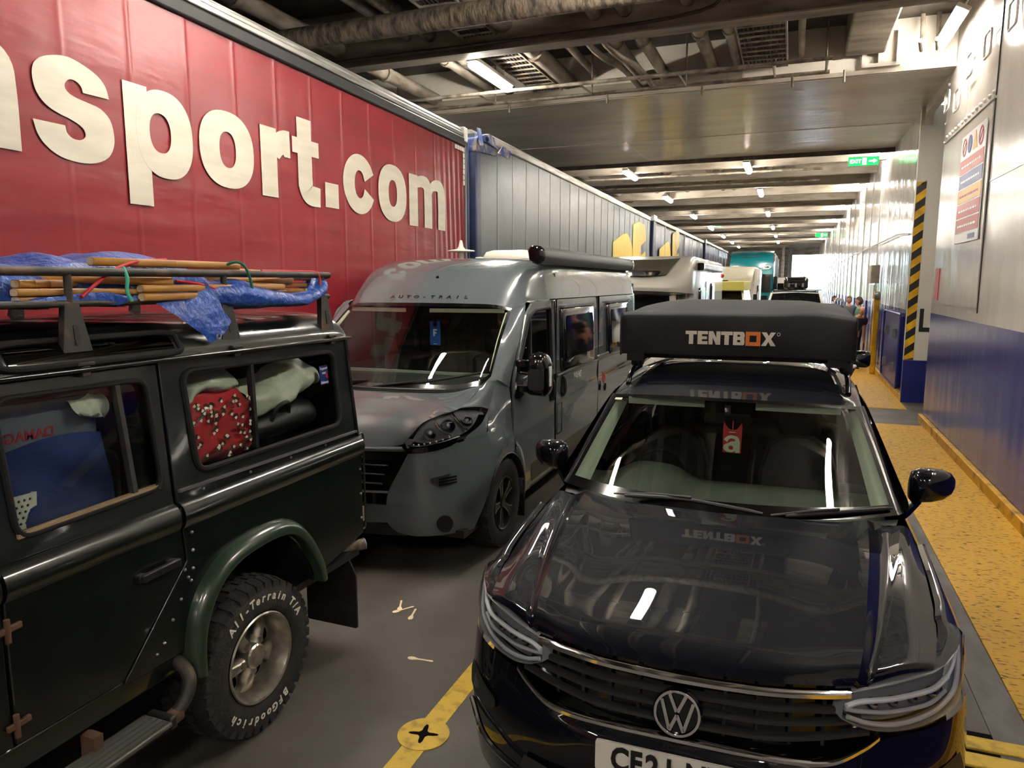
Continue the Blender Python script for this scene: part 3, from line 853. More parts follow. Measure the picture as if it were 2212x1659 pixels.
# damaged top corner: bent blue casting
c = MB().plate(rpoly([(-.05, 4.12), (.75, 4.18), (.95, 4.30), (.78, 4.44), (.3, 4.43), (-.02, 4.32)], .03), [ellipse(.24, 4.34, .055, .045, 14)], lambda u, v, w: Vector((.03 + w + .05 * sin(u * 5), u, v)), .2)
c.build('corner_casting', 'torn_blue', gt)
MB().plate(rpoly([(.68, 4.2), (.98, 4.16), (1.02, 4.28), (.8, 4.33)], .02), [], lambda u, v, w: Vector((.07 + w + (u - .68) * .25, u, v)), .012).build('torn_flap', 'torn_blue', gt)
MB().plate(rpoly([(-.06, 4.2), (.1, 4.22), (.12, 4.47), (-.02, 4.46)], .02), [], lambda u, v, w: Vector((.08 + w - (v - 4.2) * .2, u, v)), .012).build('torn_flap', 'torn_blue', gt)
ground_gear(gt, .1, GL, (9.2, 10.5, 11.8))
def yl(root, oy, x):
    def f(pts):
        MB().plate(ccw(rpoly(pts, .06)), [], lambda u, v, w: Vector((x + w, u - oy, v)), .006).build('letter', 'letter_yellow', root, smooth=0)
    return f
f = yl(gt, 10.1, .004)
f([(18.93, 3.27), (20.18, 3.56), (20.69, 3.6), (21.13, 3.45), (21.43, 3.2), (21.49, 2.2), (20.9, 1.6), (18.93, 1.7)])
f([(21.46, 3.9), (22.21, 4.06), (23.35, 4.02), (23.5, 3.56), (22.67, 3.34), (22.71, 3.06), (23.46, 3.22), (23.5, 1.9), (21.5, 1.7)])
f([(15.9, 2.2), (18.5, 2.6), (18.5, 1.7), (15.9, 1.6)])
# ---- navy curtain trailers ---------------------------------------------------------
def navy(y0, length, label, zt):
    r = thing('curtain_trailer', label, 'trailer', (-4.45, y0, 0), 0, 'navy curtain trailers')
    g = MB(); vs = []; ny, nz = 120, 8
    for i in range(ny + 1):
        y = .5 + (length - .5) * i / ny
        for j in range(nz + 1):
            z = 1.2 + (zt - .25 - 1.2) * j / nz
            vs.append((-.02 + .018 * sin(y * 4.1) + .02 * noise.noise((y * 1.5, z * .2, y0)), y, z - .05 * abs(sin(y * 1.35)) * (j == nz)))
    n = nz + 1
    g.add(vs, [(i * n + j, (i + 1) * n + j, (i + 1) * n + j + 1, i * n + j + 1) for i in range(ny) for j in range(nz)])
    g.build('curtain', 'navy_curtain', r, smooth=60)
    MB().box(-2.5, -.08, .06, length, 1.15, zt - .1).build('body_core', 'plastic_black', r)
    MB().box(-.12, .02, 0, .46, 1.1, zt - .2).build('front_post', 'post_blue', r, bev=.03)
    MB().box(-.12, .03, .02, .6, zt - .22, zt).build('corner_casting', 'alu', r, bev=.03)
    MB().box(-2.5, -.1, -.04, .06, 1.1, zt - .05).build('front_wall', 'post_blue', r)
    MB().box(-.1, .01, .5, length, zt - .2, zt - .06).build('roof_rail', 'alu', r, bev=.02)
    MB().box(-2.5, -.1, .05, length, zt - .1, zt - .04).build('roof_sheet', 'alu', r)
    for k in range(int(length / 2.6)): MB().box(-.01, .02, 2.4 + k * 2.6, 2.45 + k * 2.6, 1.2, zt - .2).build('support_post', 'alu', r)
    ground_gear(r, .1, length, (length - 4.8, length - 3.5, length - 2.2))
    return r
n1 = navy(24.75, 14.8, 'dark blue curtain trailer with yellow lettering, third in the trailer line', 4.48)
f = yl(n1, 24.75, .012)
f([(25.99, 3.38), (27.75, 3.76), (28.25, 3.7), (28.75, 3.09), (28.8, 1.6), (26.0, 1.6)])
f([(28.91, 4.09), (30.01, 4.32), (30.67, 4.29), (30.8, 3.73), (30.06, 3.47), (30.1, 3.32), (30.72, 3.44), (30.83, 1.6), (29.11, 1.6)])
navy(40.3, 14.8, 'plain dark blue curtain trailer farthest in the trailer line', 4.55)
# ================================================================ black SUV
mat('car_black', (7, 9, 18), rough=0.5, coat=1.0, coat_rough=0.012, spec=.05)
mat('trim_dark', (34, 35, 37), rough=0.5)
mat('dash_grey', (72, 75, 67), rough=0.75, var=(65, 68, 60), vscale=8)
mat('pillar_trim', (176, 180, 168), rough=0.8)
mat('seat_black', (16, 16, 18), rough=0.8)
mat('lamp_chrome', (150, 152, 156), rough=0.18, metal=1.0)
mat('lamp_dark', (120, 122, 126), rough=0.4)
mat('guide_grey', (186, 188, 192), rough=.3)
mat('plate_white', (224, 220, 210), rough=0.3, var=(206, 200, 188), vscale=20, vlo=.55, vhi=.8)
mat('tag_red', (196, 44, 50), rough=.5)
mat('tag_pale', (206, 220, 196), rough=.5)
mat('tent_cover', (26, 26, 29), rough=0.75, spec=.35, var=(34, 34, 38), vscale=3, bump=.25, bscale=220, bdist=.002)
mat('orange', (226, 122, 48), rough=.5)
mat('lens_white', (230, 232, 235), rough=.2)
glass_mat('windscreen_glass', (222, 232, 224), 1.5)
glass_mat('lamp_glass', (240, 242, 244), 1.4)
glass_mat('privacy_glass', (26, 28, 30), 1.55)

vw = thing('black_suv', 'black family SUV facing the camera with a black roof tent on top', 'car', (-.278, 2.25, 0), radians(.63))
def both(mb): return mb.mirror_x()
def pair(mb, name, m, parent, **kw):
    """the piece and its mirror image, two objects"""
    o = mb.build(name, m, parent, **kw)
    k = MB(); k.v = [Vector((-p.x, p.y, p.z)) for p in mb.v]; k.f = [tuple(reversed(q)) for q in mb.f]
    return o, k.build(name, m, parent, **kw)
def lerp3(a, b, t): return tuple(a[i] + (b[i] - a[i]) * t for i in range(3))
# --- bonnet
hood_in = [[(0, .004, .952), (.25, .02, .952), (.42, .066, .949), (.52, .108, .945)],
           [(0, .05, .985), (.25, .06, .985), (.42, .092, .982), (.535, .122, .975)],
           [(0, .12, 1.012), (.25, .128, 1.011), (.43, .15, 1.005), (.545, .16, 1.004)],
           [(0, .30, 1.045), (.25, .30, 1.043), (.44, .29, 1.035), (.565, .28, 1.036)],
           [(0, .6, 1.085), (.25, .6, 1.082), (.45, .58, 1.070), (.597, .56, 1.080)],
           [(0, 1.0, 1.114), (.28, .98, 1.110), (.5, .96, 1.097), (.64, .95, 1.106)],
           [(0, 1.2, 1.118), (.3, 1.22, 1.118), (.53, 1.27, 1.112), (.668, 1.33, 1.120)]]
cr1 = [r[-1] for r in hood_in]
cr2 = [(.575, .14, .946), (.585, .155, .968), (.60, .19, .985), (.635, .36, .998), (.685, .60, 1.028), (.755, 1.0, 1.062), (.815, 1.40, 1.088)]
sh = [(.765, .258, .966), (.772, .275, .976), (.78, .31, .982), (.805, .44, .990), (.83, .64, 1.002), (.855, 1.02, 1.032), (.868, 1.42, 1.052)]
outer = []
for a, b, c in zip(cr1, cr2, sh):
    m1 = lerp3(a, b, .5); m1 = (m1[0], m1[1], m1[2] - .020)
    m2 = lerp3(b, c, .5); m2 = (m2[0], m2[1], m2[2] + .010)
    outer.append([a, m1, b, m2, c])
hb = MB().patch([[r[0], r[1], r[2], tuple(lerp3(r[2], r[3], .7)), (r[3][0], r[3][1], r[3][2])] for r in hood_in], 6, 6)
bn = both(hb).build('bonnet', 'car_black', vw, smooth=60, merge=.0015)
for s in (-1, 1):
    hs_ = MB().patch([[r[0], r[1], r[2]] for r in outer], 6, 4).patch([[r[2], r[3], r[4]] for r in outer], 6, 4)
    for p in hs_.v: p.x *= s
    hs_.build('bonnet_shoulder', 'car_black', bn, smooth=30)
# --- front wings
AC = (.875, .36)
def arch_pt(y, r=.405):
    d = min(1, max(-1, (y - AC[0]) / r)); return AC[1] + r * sqrt(max(0, 1 - d * d))
wing = []
wing.append([(.900, .562, .986), (.902, .558, .982), (.905, .553, .974), (.900, .515, .915), (.896, .46, .835), (.922, .478, .62), (.925, .47, .42)])
for y, xs, zs in ((.58, .826, 1.000), (.72, .842, 1.012), (.88, .852, 1.024), (1.04, .858, 1.035), (1.18, .862, 1.043), (1.278, .866, 1.049)):
    k = math.exp(-((y - .85) / .38) ** 2)
    az = arch_pt(y)
    wing.append([(xs, y - .02, zs), (xs + .035, y, zs + .001), (.888 + .022 * k, y, zs - .035), (.908 + .03 * k, y, zs - .10), (.905 + .032 * k, y, zs - .17 + .0 * k), (.918 + .028 * k, y, max(az + .05, zs - .4)), (.922 + .025 * k, y, az)])
wb = MB().patch(wing, 5, 4)
pair(wb, 'front_wing', 'car_black', vw, smooth=40)
pair(MB().patch([[(.768, .265, .972), (.785, .277, .971), (.802, .292, .973)], [(.784, .33, .983), (.808, .34, .983), (.832, .352, .978)], [(.802, .42, .989), (.835, .42, .990), (.867, .425, .984)], [(.818, .50, .995), (.858, .50, .996), (.886, .505, .987)], [(.826, .562, 1.0), (.861, .57, 1.001), (.899, .575, .985)]], 4, 4), 'wing_top', 'car_black', vw, smooth=60)
# --- side body
side = []
for y in (1.278, 1.5, 2.2, 3.0, 3.5, 3.9, 4.2, 4.38):
    zb = 1.05 + .03 * (y - 1.28) ; t = max(0, (y - 3.6) / .8)
    tp = -.10 * t * t
    side.append([(.866 + tp, y, zb), (.905 + tp, y, zb - .06), (.925 + tp, y, zb - .14), (.905 + tp, y, .78), (.915 + tp, y, .60), (.905 + tp, y, .42), (.87 + tp, y, .26)])
pair(MB().patch(side, 4, 4), 'body_side', 'car_black', vw, smooth=40)
# --- bumper
bump = [[(0, -.03, .715), (.3, 0, .700), (.46, .045, .705), (.61, .118, .772), (.78, .25, .778), (.87, .36, .79), (.912, .478, .80)],
        [(0, -.055, .66), (.3, -.03, .655), (.48, .03, .655), (.64, .105, .67), (.80, .235, .67), (.89, .37, .66), (.93, .49, .64)],
        [(0, -.06, .56), (.3, -.035, .56), (.5, .02, .56), (.66, .10, .56), (.82, .24, .55), (.9, .37, .54), (.93, .48, .52)],
        [(0, -.04, .40), (.3, -.015, .4), (.5, .04, .4), (.66, .11, .4), (.82, .25, .4), (.89, .36, .4), (.92, .46, .4)],
        [(0, .0, .24), (.3, .03, .24), (.5, .07, .24), (.66, .15, .24), (.8, .28, .24), (.87, .37, .24), (.90, .43, .28)]]
both(MB().patch(bump, 6, 5)).build('front_bumper', 'car_black', vw, smooth=40, merge=.0015)
MB().patch([[(x, y + .03, z) for x, y, z in r] for r in ([(-.9, .45, .24), (-.5, .07, .24), (0, 0, .24), (.5, .07, .24), (.9, .45, .24)], [(-.9, 1.2, .22), (-.5, 1.2, .22), (0, 1.2, .22), (.5, 1.2, .22), (.9, 1.2, .22)])], 2, 4).build('undertray', 'plastic_black', vw)
# matt side intakes and lower chrome blades
ic = MB().patch([[(.70, .125, .635), (.79, .215, .648), (.875, .335, .66)], [(.70, .125, .60), (.80, .225, .60), (.895, .355, .60)], [(.74, .16, .565), (.83, .25, .55), (.905, .375, .53)]], 3, 3).push(.003, (.5, -1, 0))
pair(ic, 'air_curtain', 'trim_dark', vw)
for s in (-1, 1):
    MB().tube(spline([(s * .86, .27, .52), (s * .72, .10, .47), (s * .5, .0, .43), (s * .3, -.04, .42)], 5), .012, 8).build('chrome_blade', 'chrome', vw)
lg = MB().patch([[(-.55, .03, .50), (-.3, -.06, .50), (0, -.085, .50), (.3, -.06, .50), (.55, .03, .50)], [(-.6, .06, .36), (-.3, -.03, .36), (0, -.05, .36), (.3, -.03, .36), (.6, .06, .36)]], 3, 5)
lg.build('lower_grille', 'trim_dark', vw)
# --- grille
gr = MB().patch([[(-.5, .14, .93), (-.3, .08, .93), (0, .05, .93), (.3, .08, .93), (.5, .14, .93)], [(-.56, .17, .84), (-.3, .07, .83), (0, .04, .82), (.3, .07, .83), (.56, .17, .84)], [(-.57, .16, .77), (-.3, .06, .72), (0, .03, .71), (.3, .06, .72), (.57, .16, .77)]], 4, 4)
gr.build('grille_recess', 'gloss_black', vw)
def hbar(name, m, half, n, prof_h, prof_d):
    """bar across the grille; half = right half of its centre line"""
    pts = [(-x, y, z) for x, y, z in reversed(half[1:])] + half
    P = spline(pts, n); rings = []
    for p in P:
        rings.append([p + Vector((0, dy, dz)) for dy, dz in ((-prof_d, -prof_h * .35), (-prof_d * 1.0, prof_h * .2), (-prof_d * .4, prof_h * .5), (prof_d, prof_h * .5), (prof_d, -prof_h * .5), (-prof_d * .4, -prof_h * .5))])
    return MB().loft(rings).build(name, m, vw, smooth=50)
hbar('chrome_bar', 'chrome', [(0, -.008, .929), (.25, .008, .929), (.42, .055, .926), (.515, .098, .923)], 6, .022, .016)
hbar('grille_bar', 'trim_dark', [(0, .0, .875), (.25, .014, .874), (.40, .055, .872), (.49, .09, .868)], 6, .02, .014)
hbar('grille_bar', 'trim_dark', [(0, -.006, .83), (.25, .008, .829), (.42, .058, .830), (.55, .112, .836)], 6, .018, .014)
hbar('grille_bar', 'trim_dark', [(0, -.012, .782), (.25, .0, .781), (.42, .05, .786), (.575, .115, .80)], 6, .018, .014)
hbar('chrome_bar', 'chrome', [(0, -.045, .742), (.20, -.03, .733), (.36, .008, .716), (.47, .052, .712), (.56, .098, .75), (.606, .122, .785)], 6, .02, .014)
for x in (.14, .24, .34, .44):
    for s in (-1, 1):
        yy = .02 + x * x * .35
        MB().box(s * x - .005, s * x + .005, yy, yy + .05, .735, .925).build('grille_rib', 'trim_dark', vw)
# badge
bo = Vector((0, -.05, .832)); bx = Vector((1, 0, 0)); by = Vector((0, .16, 1)).normalized(); bz = bx.cross(by)
bf = lambda u, v, w: bo + bx * u + by * v + bz * w
bd = MB().lathe([(.074, -.03), (.078, -.01), (.07, 0), (.002, .002)], bo, bz, 40).build('badge', 'gloss_black', vw)
MB().plate(ellipse(0, 0, .074, .074, 48), [ellipse(0, 0, .0655, .0655, 48)], lambda u, v, w: bf(u, v, w + .009), .008).build('badge_ring', 'chrome', bd, bev=.002)
def stroke(pts, w=.0105):
    m = MB()
    for a, b in zip(pts, pts[1:]):
        m.strip([a, ((a[0] + b[0]) / 2, (a[1] + b[1]) / 2), b], w, lambda u, v, q: bf(u, v, q + .008), .007, 1)
    return m.build('badge_stroke', 'chrome', bd)
stroke([(-.026, .060), (-.002, .006)]); stroke([(.026, .060), (.002, .006)])
stroke([(-.05, .04), (-.023, -.052)]); stroke([(-.023, -.056), (0, -.004)]); stroke([(0, -.004), (.023, -.056)]); stroke([(.023, -.052), (.05, .04)])
# --- headlights
T = [(.497, .082, .930), (.60, .140, .940), (.72, .222, .957), (.80, .288, .971), (.865, .42, .982), (.895, .555, .986)]
Bt = [(.486, .036, .868), (.56, .085, .822), (.655, .155, .792), (.775, .255, .792), (.868, .37, .83), (.902, .55, .972)]
Md = [tuple(lerp3(a, b, .5)) for a, b in zip(T, Bt)]
Md = [(x + .006, y - .016, z) for x, y, z in Md]
hl_rows = [T, Md, Bt]
for s in (-1, 1):
    hroot = MB().patch(hl_rows, 4, 4).push(.055, (-.5, 1, 0))
    for v in hroot.v: v.x *= s
    ho = hroot.build('headlight', 'lamp_dark', vw, smooth=60)
    edge = spline(T, 4) + spline(Bt, 4)[::-1]; back = Vector((-.447, .894, 0)) * .055
    wl = MB().loft([[Vector((p.x * s, p.y, p.z)) for p in edge], [Vector(((p + back).x * s, (p + back).y, p.z)) for p in edge]], True, False).build('lamp_surround', 'lamp_dark', ho, smooth=60)
    ln = MB().patch(hl_rows, 4, 4).push(.004, (.5, -1, .2))
    for v in ln.v: v.x *= s
    ln.build('headlight_lens', 'lamp_glass', ho, smooth=60)
    def on(u, t, d=-.03):
        """point on the lamp face: u along it, t from top (0) to bottom (1)"""
        f = u * 5; i = min(4, int(f)); a = Vector(T[i]).lerp(Vector(T[i + 1]), f - i); b = Vector(Bt[i]).lerp(Vector(Bt[i + 1]), f - i)
        p = a.lerp(b, t) + Vector((-.3, 1, .1)).normalized() * (-d) + Vector((.004, -.012, 0)) * (1 - abs(2 * t - 1))
        return Vector((p.x * s, p.y, p.z))
    for t0, mm, r_ in ((.42, 'lens_white', .009), (.70, 'guide_grey', .007), (.10, 'guide_grey', .006)):
        MB().tube(spline([on(u, t0 + (.16 if u < .06 else 0) * (t0 == .42), -.022) for u in (.03, .12, .3, .45, .58, .70)], 4), r_, 8).build('light_guide', mm, ho)
    MB().tube(spline([on(u, .93, -.016) for u in (.06, .22, .40, .55, .68)] + [on(.78, .80, -.016), on(.84, .4, -.016), on(.86, .12, -.016)], 4), .008, 8).build('light_guide', 'guide_grey', ho)
    MB().tube(spline([on(.70, .42, -.022), on(.76, .3, -.022), on(.80, .1, -.022)], 4), .007, 8).build('light_guide', 'lens_white', ho)
    for u in (.22, .34, .46, .58):
        MB().lathe([(.016, .02), (.016, 0), (.01, -.006), (.002, -.008)], on(u, .56, -.035), (0, 1, 0), 14).build('projector', 'lamp_chrome', ho)
# --- glasshouse
WS = [[(0, 1.235, 1.100), (.3, 1.26, 1.100), (.6, 1.355, 1.104), (.812, 1.485, 1.108)],
      [(0, 1.58, 1.338), (.28, 1.60, 1.336), (.54, 1.67, 1.328), (.745, 1.775, 1.316)],
      [(0, 1.93, 1.556), (.26, 1.945, 1.554), (.48, 1.985, 1.546), (.668, 2.055, 1.530)]]
both(MB().patch(WS, 8, 6)).build('windscreen', 'windscreen_glass', vw, smooth=60, merge=.001)
def ws_pt(u, t):
    """u 0..1 centre to edge, t 0..1 base to top"""
    cols = [spline([r[k] for r in WS], 8) for k in range(4)]
    i = min(15, int(t * 16)); f = t * 16 - i
    pts = [c[i].lerp(c[i + 1], f) for c in cols]
    P = spline(pts, 8); j = min(23, int(u * 24)); g = u * 24 - j
    return P[j].lerp(P[j + 1], g)
def ws_strip(name, us, ts, m, d=.003, parent=None):
    rows = [[ws_pt(u, t) for u in us] for t in ts]
    b = MB().patch(rows, 2, 2).push(d, (0, -1, 1))
    if us[0] > 0: return pair(b, name, m, parent or vw)
    return both(b).build(name, m, parent or vw, merge=.001)
ws_strip('screen_border', [0, .2, .4, .6, .8, 1], [0, .04, .09], 'gloss_black')
ws_strip('screen_border', [0, .2, .4, .6, .8, 1], [.965, .985, 1], 'gloss_black')
ws_strip('screen_border', [.965, .982, 1], [.05, .25, .5, .75, 1], 'gloss_black')
# A pillars, inside trim
ap = []
for t in (0, .25, .5, .75, 1):
    p = ws_pt(1, t)
    ap.append([p, p + Vector((.022, .02, .004)), p + Vector((.04, .07, -.006)), p + Vector((.045, .12 + .03 * (1 - t), -.03))])
pair(MB().patch(ap, 4, 4), 'windscreen_pillar', 'car_black', vw, smooth=40)
it = []
for t in (.06, .3, .55, .8, .97):
    p = ws_pt(.99, t); w = .085 - .03 * t
    it.append([p + Vector((-.008, .012, -.006)), p + Vector((-w * .6, .02, -.02)), p + Vector((-w, .07, -.04))])
pair(MB().patch(it, 4, 3), 'pillar_lining', 'pillar_trim', vw)
# roof
roof = []
wt = [ws_pt(u, 1) for u in (0, .4, .72, 1)]
roof.append([tuple(p) for p in wt] + [(.70, 2.10, 1.512)])
for y, zc, hw in ((2.18, 1.608, .672), (2.5, 1.640, .676), (3.0, 1.655, .672), (3.6, 1.640, .655), (4.05, 1.605, .625), (4.25, 1.575, .60)):
    roof.append([(0, y, zc), (hw * .45, y, zc - .004), (hw * .78, y, zc - .018), (hw, y, zc - .055), (hw + .035, y, zc - .10)])
both(MB().patch(roof, 5, 5)).build('roof', 'car_black', vw, smooth=50, merge=.001)
# side glass and belt
sg = []
for y, zt, xt in ((1.62, 1.20, .85), (2.15, 1.50, .735), (2.6, 1.54, .715), (3.3, 1.55, .705), (3.9, 1.52, .675), (4.2, 1.46, .645)):
    zb = 1.05 + .03 * (y - 1.28); t = max(0, (y - 3.6) / .8); xb = .868 - .10 * t * t
    sg.append([(xt, y, zt), ((xt + xb) / 2 + .02, y, (zt + zb) / 2), (xb, y, zb)])
pair(MB().patch(sg, 4, 4), 'side_window', 'privacy_glass', vw)
for y in (2.75, 3.75): pair(MB().bar((.87, y, 1.08), (.71, y - .02, 1.56), .05, .015, (1, 0, .5)), 'door_pillar', 'gloss_black', vw)
# tail
tail = [[(0, 4.25, 1.575), (.35, 4.24, 1.565), (.60, 4.22, 1.53)], [(0, 4.42, 1.25), (.45, 4.40, 1.24), (.74, 4.30, 1.2)], [(0, 4.46, .95), (.5, 4.44, .95), (.82, 4.36, .95)], [(0, 4.5, .6), (.5, 4.48, .6), (.82, 4.38, .6)], [(0, 4.46, .28), (.5, 4.44, .28), (.78, 4.36, .28)]]
both(MB().patch(tail, 3, 3)).build('tailgate', 'car_black', vw, merge=.001)
# roof rails and cross bars
for s in (-1, 1):
    MB().tube(spline([(s * .63, 2.22, 1.575), (s * .632, 2.30, 1.625), (s * .635, 2.55, 1.665), (s * .635, 3.4, 1.675), (s * .62, 3.95, 1.63), (s * .61, 4.03, 1.58)], 5), .016, 10).build('roof_rail', 'gloss_black', vw)
    for y in (2.55, 3.45): MB().box(s * .635 - .035, s * .635 + .035, y - .06, y + .06, 1.655, 1.73).build('bar_foot', 'plastic_black', vw, bev=.015)
for y in (2.55, 3.45): MB().box(-.7, .7, y - .035, y + .035, 1.715, 1.742).build('cross_bar', 'plastic_black', vw, bev=.01)
MB().tube(spline([(0, 4.0, 1.61), (0, 4.08, 1.67), (0, 4.16, 1.69)], 3), [.03, .03, .025, .02, .015, .012, .006], 8).build('roof_aerial', 'gloss_black', vw)
# mirrors
def suv_mirror(s):
    rings = []
    prof = [(.90, .03, .05, 1.165, 1.79), (.908, .055, .078, 1.178, 1.785), (.945, .074, .090, 1.186, 1.785), (1.0, .078, .088, 1.190, 1.79), (1.05, .072, .078, 1.194, 1.80), (1.09, .052, .056, 1.198, 1.82), (1.108, .022, .028, 1.20, 1.83)]
    for x, ry, rz_2, zc, yc in prof:
        ring = []
        for k in range(20):
            a = 2 * pi * k / 20; c, q = cos(a), sin(a)
            ring.append(Vector((s * (x + .0), yc + ry * math.copysign(abs(c) ** .8, c), zc + rz_2 * math.copysign(abs(q) ** .75, q) * (1 if q > 0 else .9))))
        rings.append(ring)
    m = MB().loft(rings).build('door_mirror', 'car_black', vw, smooth=60)
    MB().loft([[Vector((s * x, y + dy, z + dz)) for dy, dz in ((-.05 * k, -.018), (.05 * k, -.018), (.05 * k, .018), (-.05 * k, .018))] for x, y, z, k in ((.85, 1.68, 1.05, 1.1), (.90, 1.735, 1.075, .95), (.955, 1.785, 1.125, .75))]).build('mirror_arm', 'gloss_black', m)
    MB().box(min(s * .925, s * 1.07), max(s * .925, s * 1.07), 1.85, 1.858, 1.14, 1.25).build('mirror_glass', 'chrome', m)
suv_mirror(1); suv_mirror(-1)
# wipers
def wiper(p, arm):
    b = MB().tube(spline(p, 6), [.006] + [.011] * (6 * (len(p) - 1) - 1) + [.006], 8).build('wiper_blade', 'plastic_black', vw)
    MB().tube(arm, .007, 8).build('wiper_arm', 'plastic_black', b)
wiper([(-.45, 1.275, 1.135), (-.15, 1.29, 1.14), (.213, 1.262, 1.118)], [(-.52, 1.345, 1.115), (-.3, 1.30, 1.15), (-.12, 1.285, 1.155)])
wiper([(.315, 1.262, 1.118), (.55, 1.35, 1.135), (.79, 1.49, 1.14)], [(.25, 1.27, 1.11), (.42, 1.29, 1.145), (.55, 1.345, 1.152)])
# cowl
both(MB().patch([[(0, 1.19, 1.105), (.3, 1.21, 1.105), (.55, 1.27, 1.10), (.80, 1.40, 1.085)], [(0, 1.26, 1.085), (.3, 1.28, 1.085), (.6, 1.38, 1.085), (.82, 1.50, 1.085)]], 2, 5)).build('cowl', 'plastic_black', vw)
# --- cabin
dash = []
for x in (-.78, -.66, -.52, -.40, -.28, -.16, 0, .3, .55, .78):
    h = .075 * math.exp(-((x + .42) / .2) ** 4)
    yo = .16 * (abs(x) / .8) ** 2
    dash.append([(x, 1.30 + yo, 1.03), (x, 1.45 + yo * .8, 1.045), (x, 1.7, 1.05 + h * .2), (x, 1.92, 1.065 + h), (x, 2.02, 1.05 + h), (x, 2.06, .98), (x, 2.05, .75)])
MB().patch(dash, 3, 3).build('dashboard', 'dash_grey', vw)
sw = MB(); cc = Vector((-.42, 2.22, .985)); ax = Vector((0, -.9, .42)).normalized(); u_ = Vector((1, 0, 0)); v_ = ax.cross(u_)
sw.tube([cc + (u_ * cos(a) + v_ * sin(a)) * .185 for a in [2 * pi * k / 32 for k in range(32)]], .016, 8, closed=True)
sw.lathe([(.06, -.02), (.06, .01), (.002, .02)], cc, ax, 16)
for a in (0, pi, 1.5 * pi): sw.tube([cc, cc + (u_ * cos(a) + v_ * sin(a)) * .18], .018, 6)
sw.build('steering_wheel', 'seat_black', vw)
for x in (-.40, .40):
    st = MB().loft([[Vector((x + dx * w_, y + dy, z)) for dx, dy in ((-1, 0), (-.9, -.08), (0, -.05), (.9, -.08), (1, 0), (.8, .12), (-.8, .12))] for z, w_, y in ((.62, .24, 2.55), (.8, .25, 2.62), (1.0, .24, 2.70), (1.14, .19, 2.76), (1.2, .1, 2.78))]).build('seat', 'seat_black', vw)
    MB().loft([[Vector((x + dx * .13, y + dy, z)) for dx, dy in ((-1, 0), (-.8, -.05), (.8, -.05), (1, 0), (.8, .07), (-.8, .07))] for z, y in ((1.22, 2.78), (1.26, 2.77), (1.38, 2.79), (1.42, 2.81))]).build('headrest', 'seat_black', st)
MB().box(-.78, .78, 1.3, 4.3, .35, .45).build('cabin_floor', 'seat_black', vw)
MB().box(-.7, .7, 3.5, 3.7, .5, 1.15).build('rear_seat', 'seat_black', vw, bev=.05)
rm = MB().loft([[Vector((dx * k, 1.86 + dy, 1.455 + dz * k)) for dx, dy, dz in ((-.12, 0, -.03), (.12, 0, -.03), (.13, 0, 0), (.12, 0, .032), (-.12, 0, .032), (-.13, 0, 0))] for k, dy in ((1, .02), (1, 0), (.85, -.025))]).build('rear_view_mirror', 'gloss_black', vw)
MB().bar((0, 1.86, 1.48), (0, 1.82, 1.53), .03, .02).build('mirror_stalk', 'gloss_black', rm)
for s in (-1, 1): MB().box(s * .36 - .22, s * .36 + .22, 1.99, 2.0, 1.49, 1.53).build('sun_visor', 'pillar_trim', vw)
p = [ws_pt(.90, .955), ws_pt(.985, .955), ws_pt(.985, .93), ws_pt(.90, .93)]
MB().add([(-q.x, q.y - .004, q.z + .004) for q in p], [(0, 1, 2, 3)]).build('screen_sticker', 'tag_pale', vw)
# front wheels, rear wheels
for y in (.875, 3.555):
    for s in (-1, 1):
        w = MB().lathe([(.16, -.2), (.26, -.21), (.335, -.2), (.352, -.17), (.352, -.03), (.335, 0), (.255, -.01), (.24, -.03), (.10, -.05), (.002, -.045)], (s * .90, y, .352), (s, 0, 0), 40).build('wheel', 'rubber', vw)
        g = MB().lathe([(.255, -.012), (.235, -.03), (.23, -.1)], (s * .903, y, .352), (s, 0, 0), 36, False)
        for k in range(5):
            a = 2 * pi * k / 5
            g.bar((s * .885, y, .352), (s * .89, y + .235 * cos(a), .352 + .235 * sin(a)), .05, .03, (s, 0, 0))
        g.build('alloy_wheel', 'steel', w)
# number plate
pm = Matrix.Translation((0, 0, 0))
npl = MB().plate(ccw(rrect(-.262, .262, -.056, .056, .012)), [], lambda u, v, w: Vector((u, -.078 + abs(u) ** 2 * .12 - w, .638 + v)), .008).build('number_plate', 'plate_white', vw)
for i, ch in enumerate('CF21 NPF'):
    if ch != ' ':
        u = -.178 + i * .0535 - (.022 if i > 3 else 0) - (.012 if i > 4 else 0) * 0
        text_obj('plate_character', ch, .112, 'black_paint', npl, frame((u, -.0788 + u * u * .12, .638), (1, 0, 0), (0, 0, 1)), bold=.0036, depth=.002, xs=.78 if ch != '1' else .7)
# hanging pass
tg = thing('boarding_pass', 'red hanging boarding tag with a pale letter a inside the black car', 'tag', (-.278 + .012, 2.25 + 1.805, 0), radians(.63))
MB().plate(ccw([(-.049, 1.278), (.047, 1.276), (.05, 1.42), (.046, 1.446), (.035, 1.425), (.02, 1.409), (0, 1.403), (-.02, 1.41), (-.035, 1.428), (-.045, 1.45), (-.05, 1.42)]), [], lambda u, v, w: Vector((u, -w, v)), .001).build('card', 'tag_red', tg)
ta = lambda u, v, w: Vector((u - .002, -.0015 - w, v))
la = MB().strip([(-.034, 1.343), (-.018, 1.362), (.004, 1.366), (.024, 1.358), (.030, 1.335), (.030, 1.30), (.032, 1.280)], [.024, .018, .017, .02, .024, .024, .022], ta, .0008)
la.plate(ellipse(-.008, 1.306, .036, .026, 28), [ellipse(-.004, 1.306, .013, .012, 20)], lambda u, v, w: ta(u, v, w + .0003), .0008)
la.strip([(.02, 1.336), (0, 1.334), (-.014, 1.326)], [.014, .015, .012], lambda u, v, w: ta(u, v, w + .0006), .0008)
la.build('letter', 'tag_pale', tg)
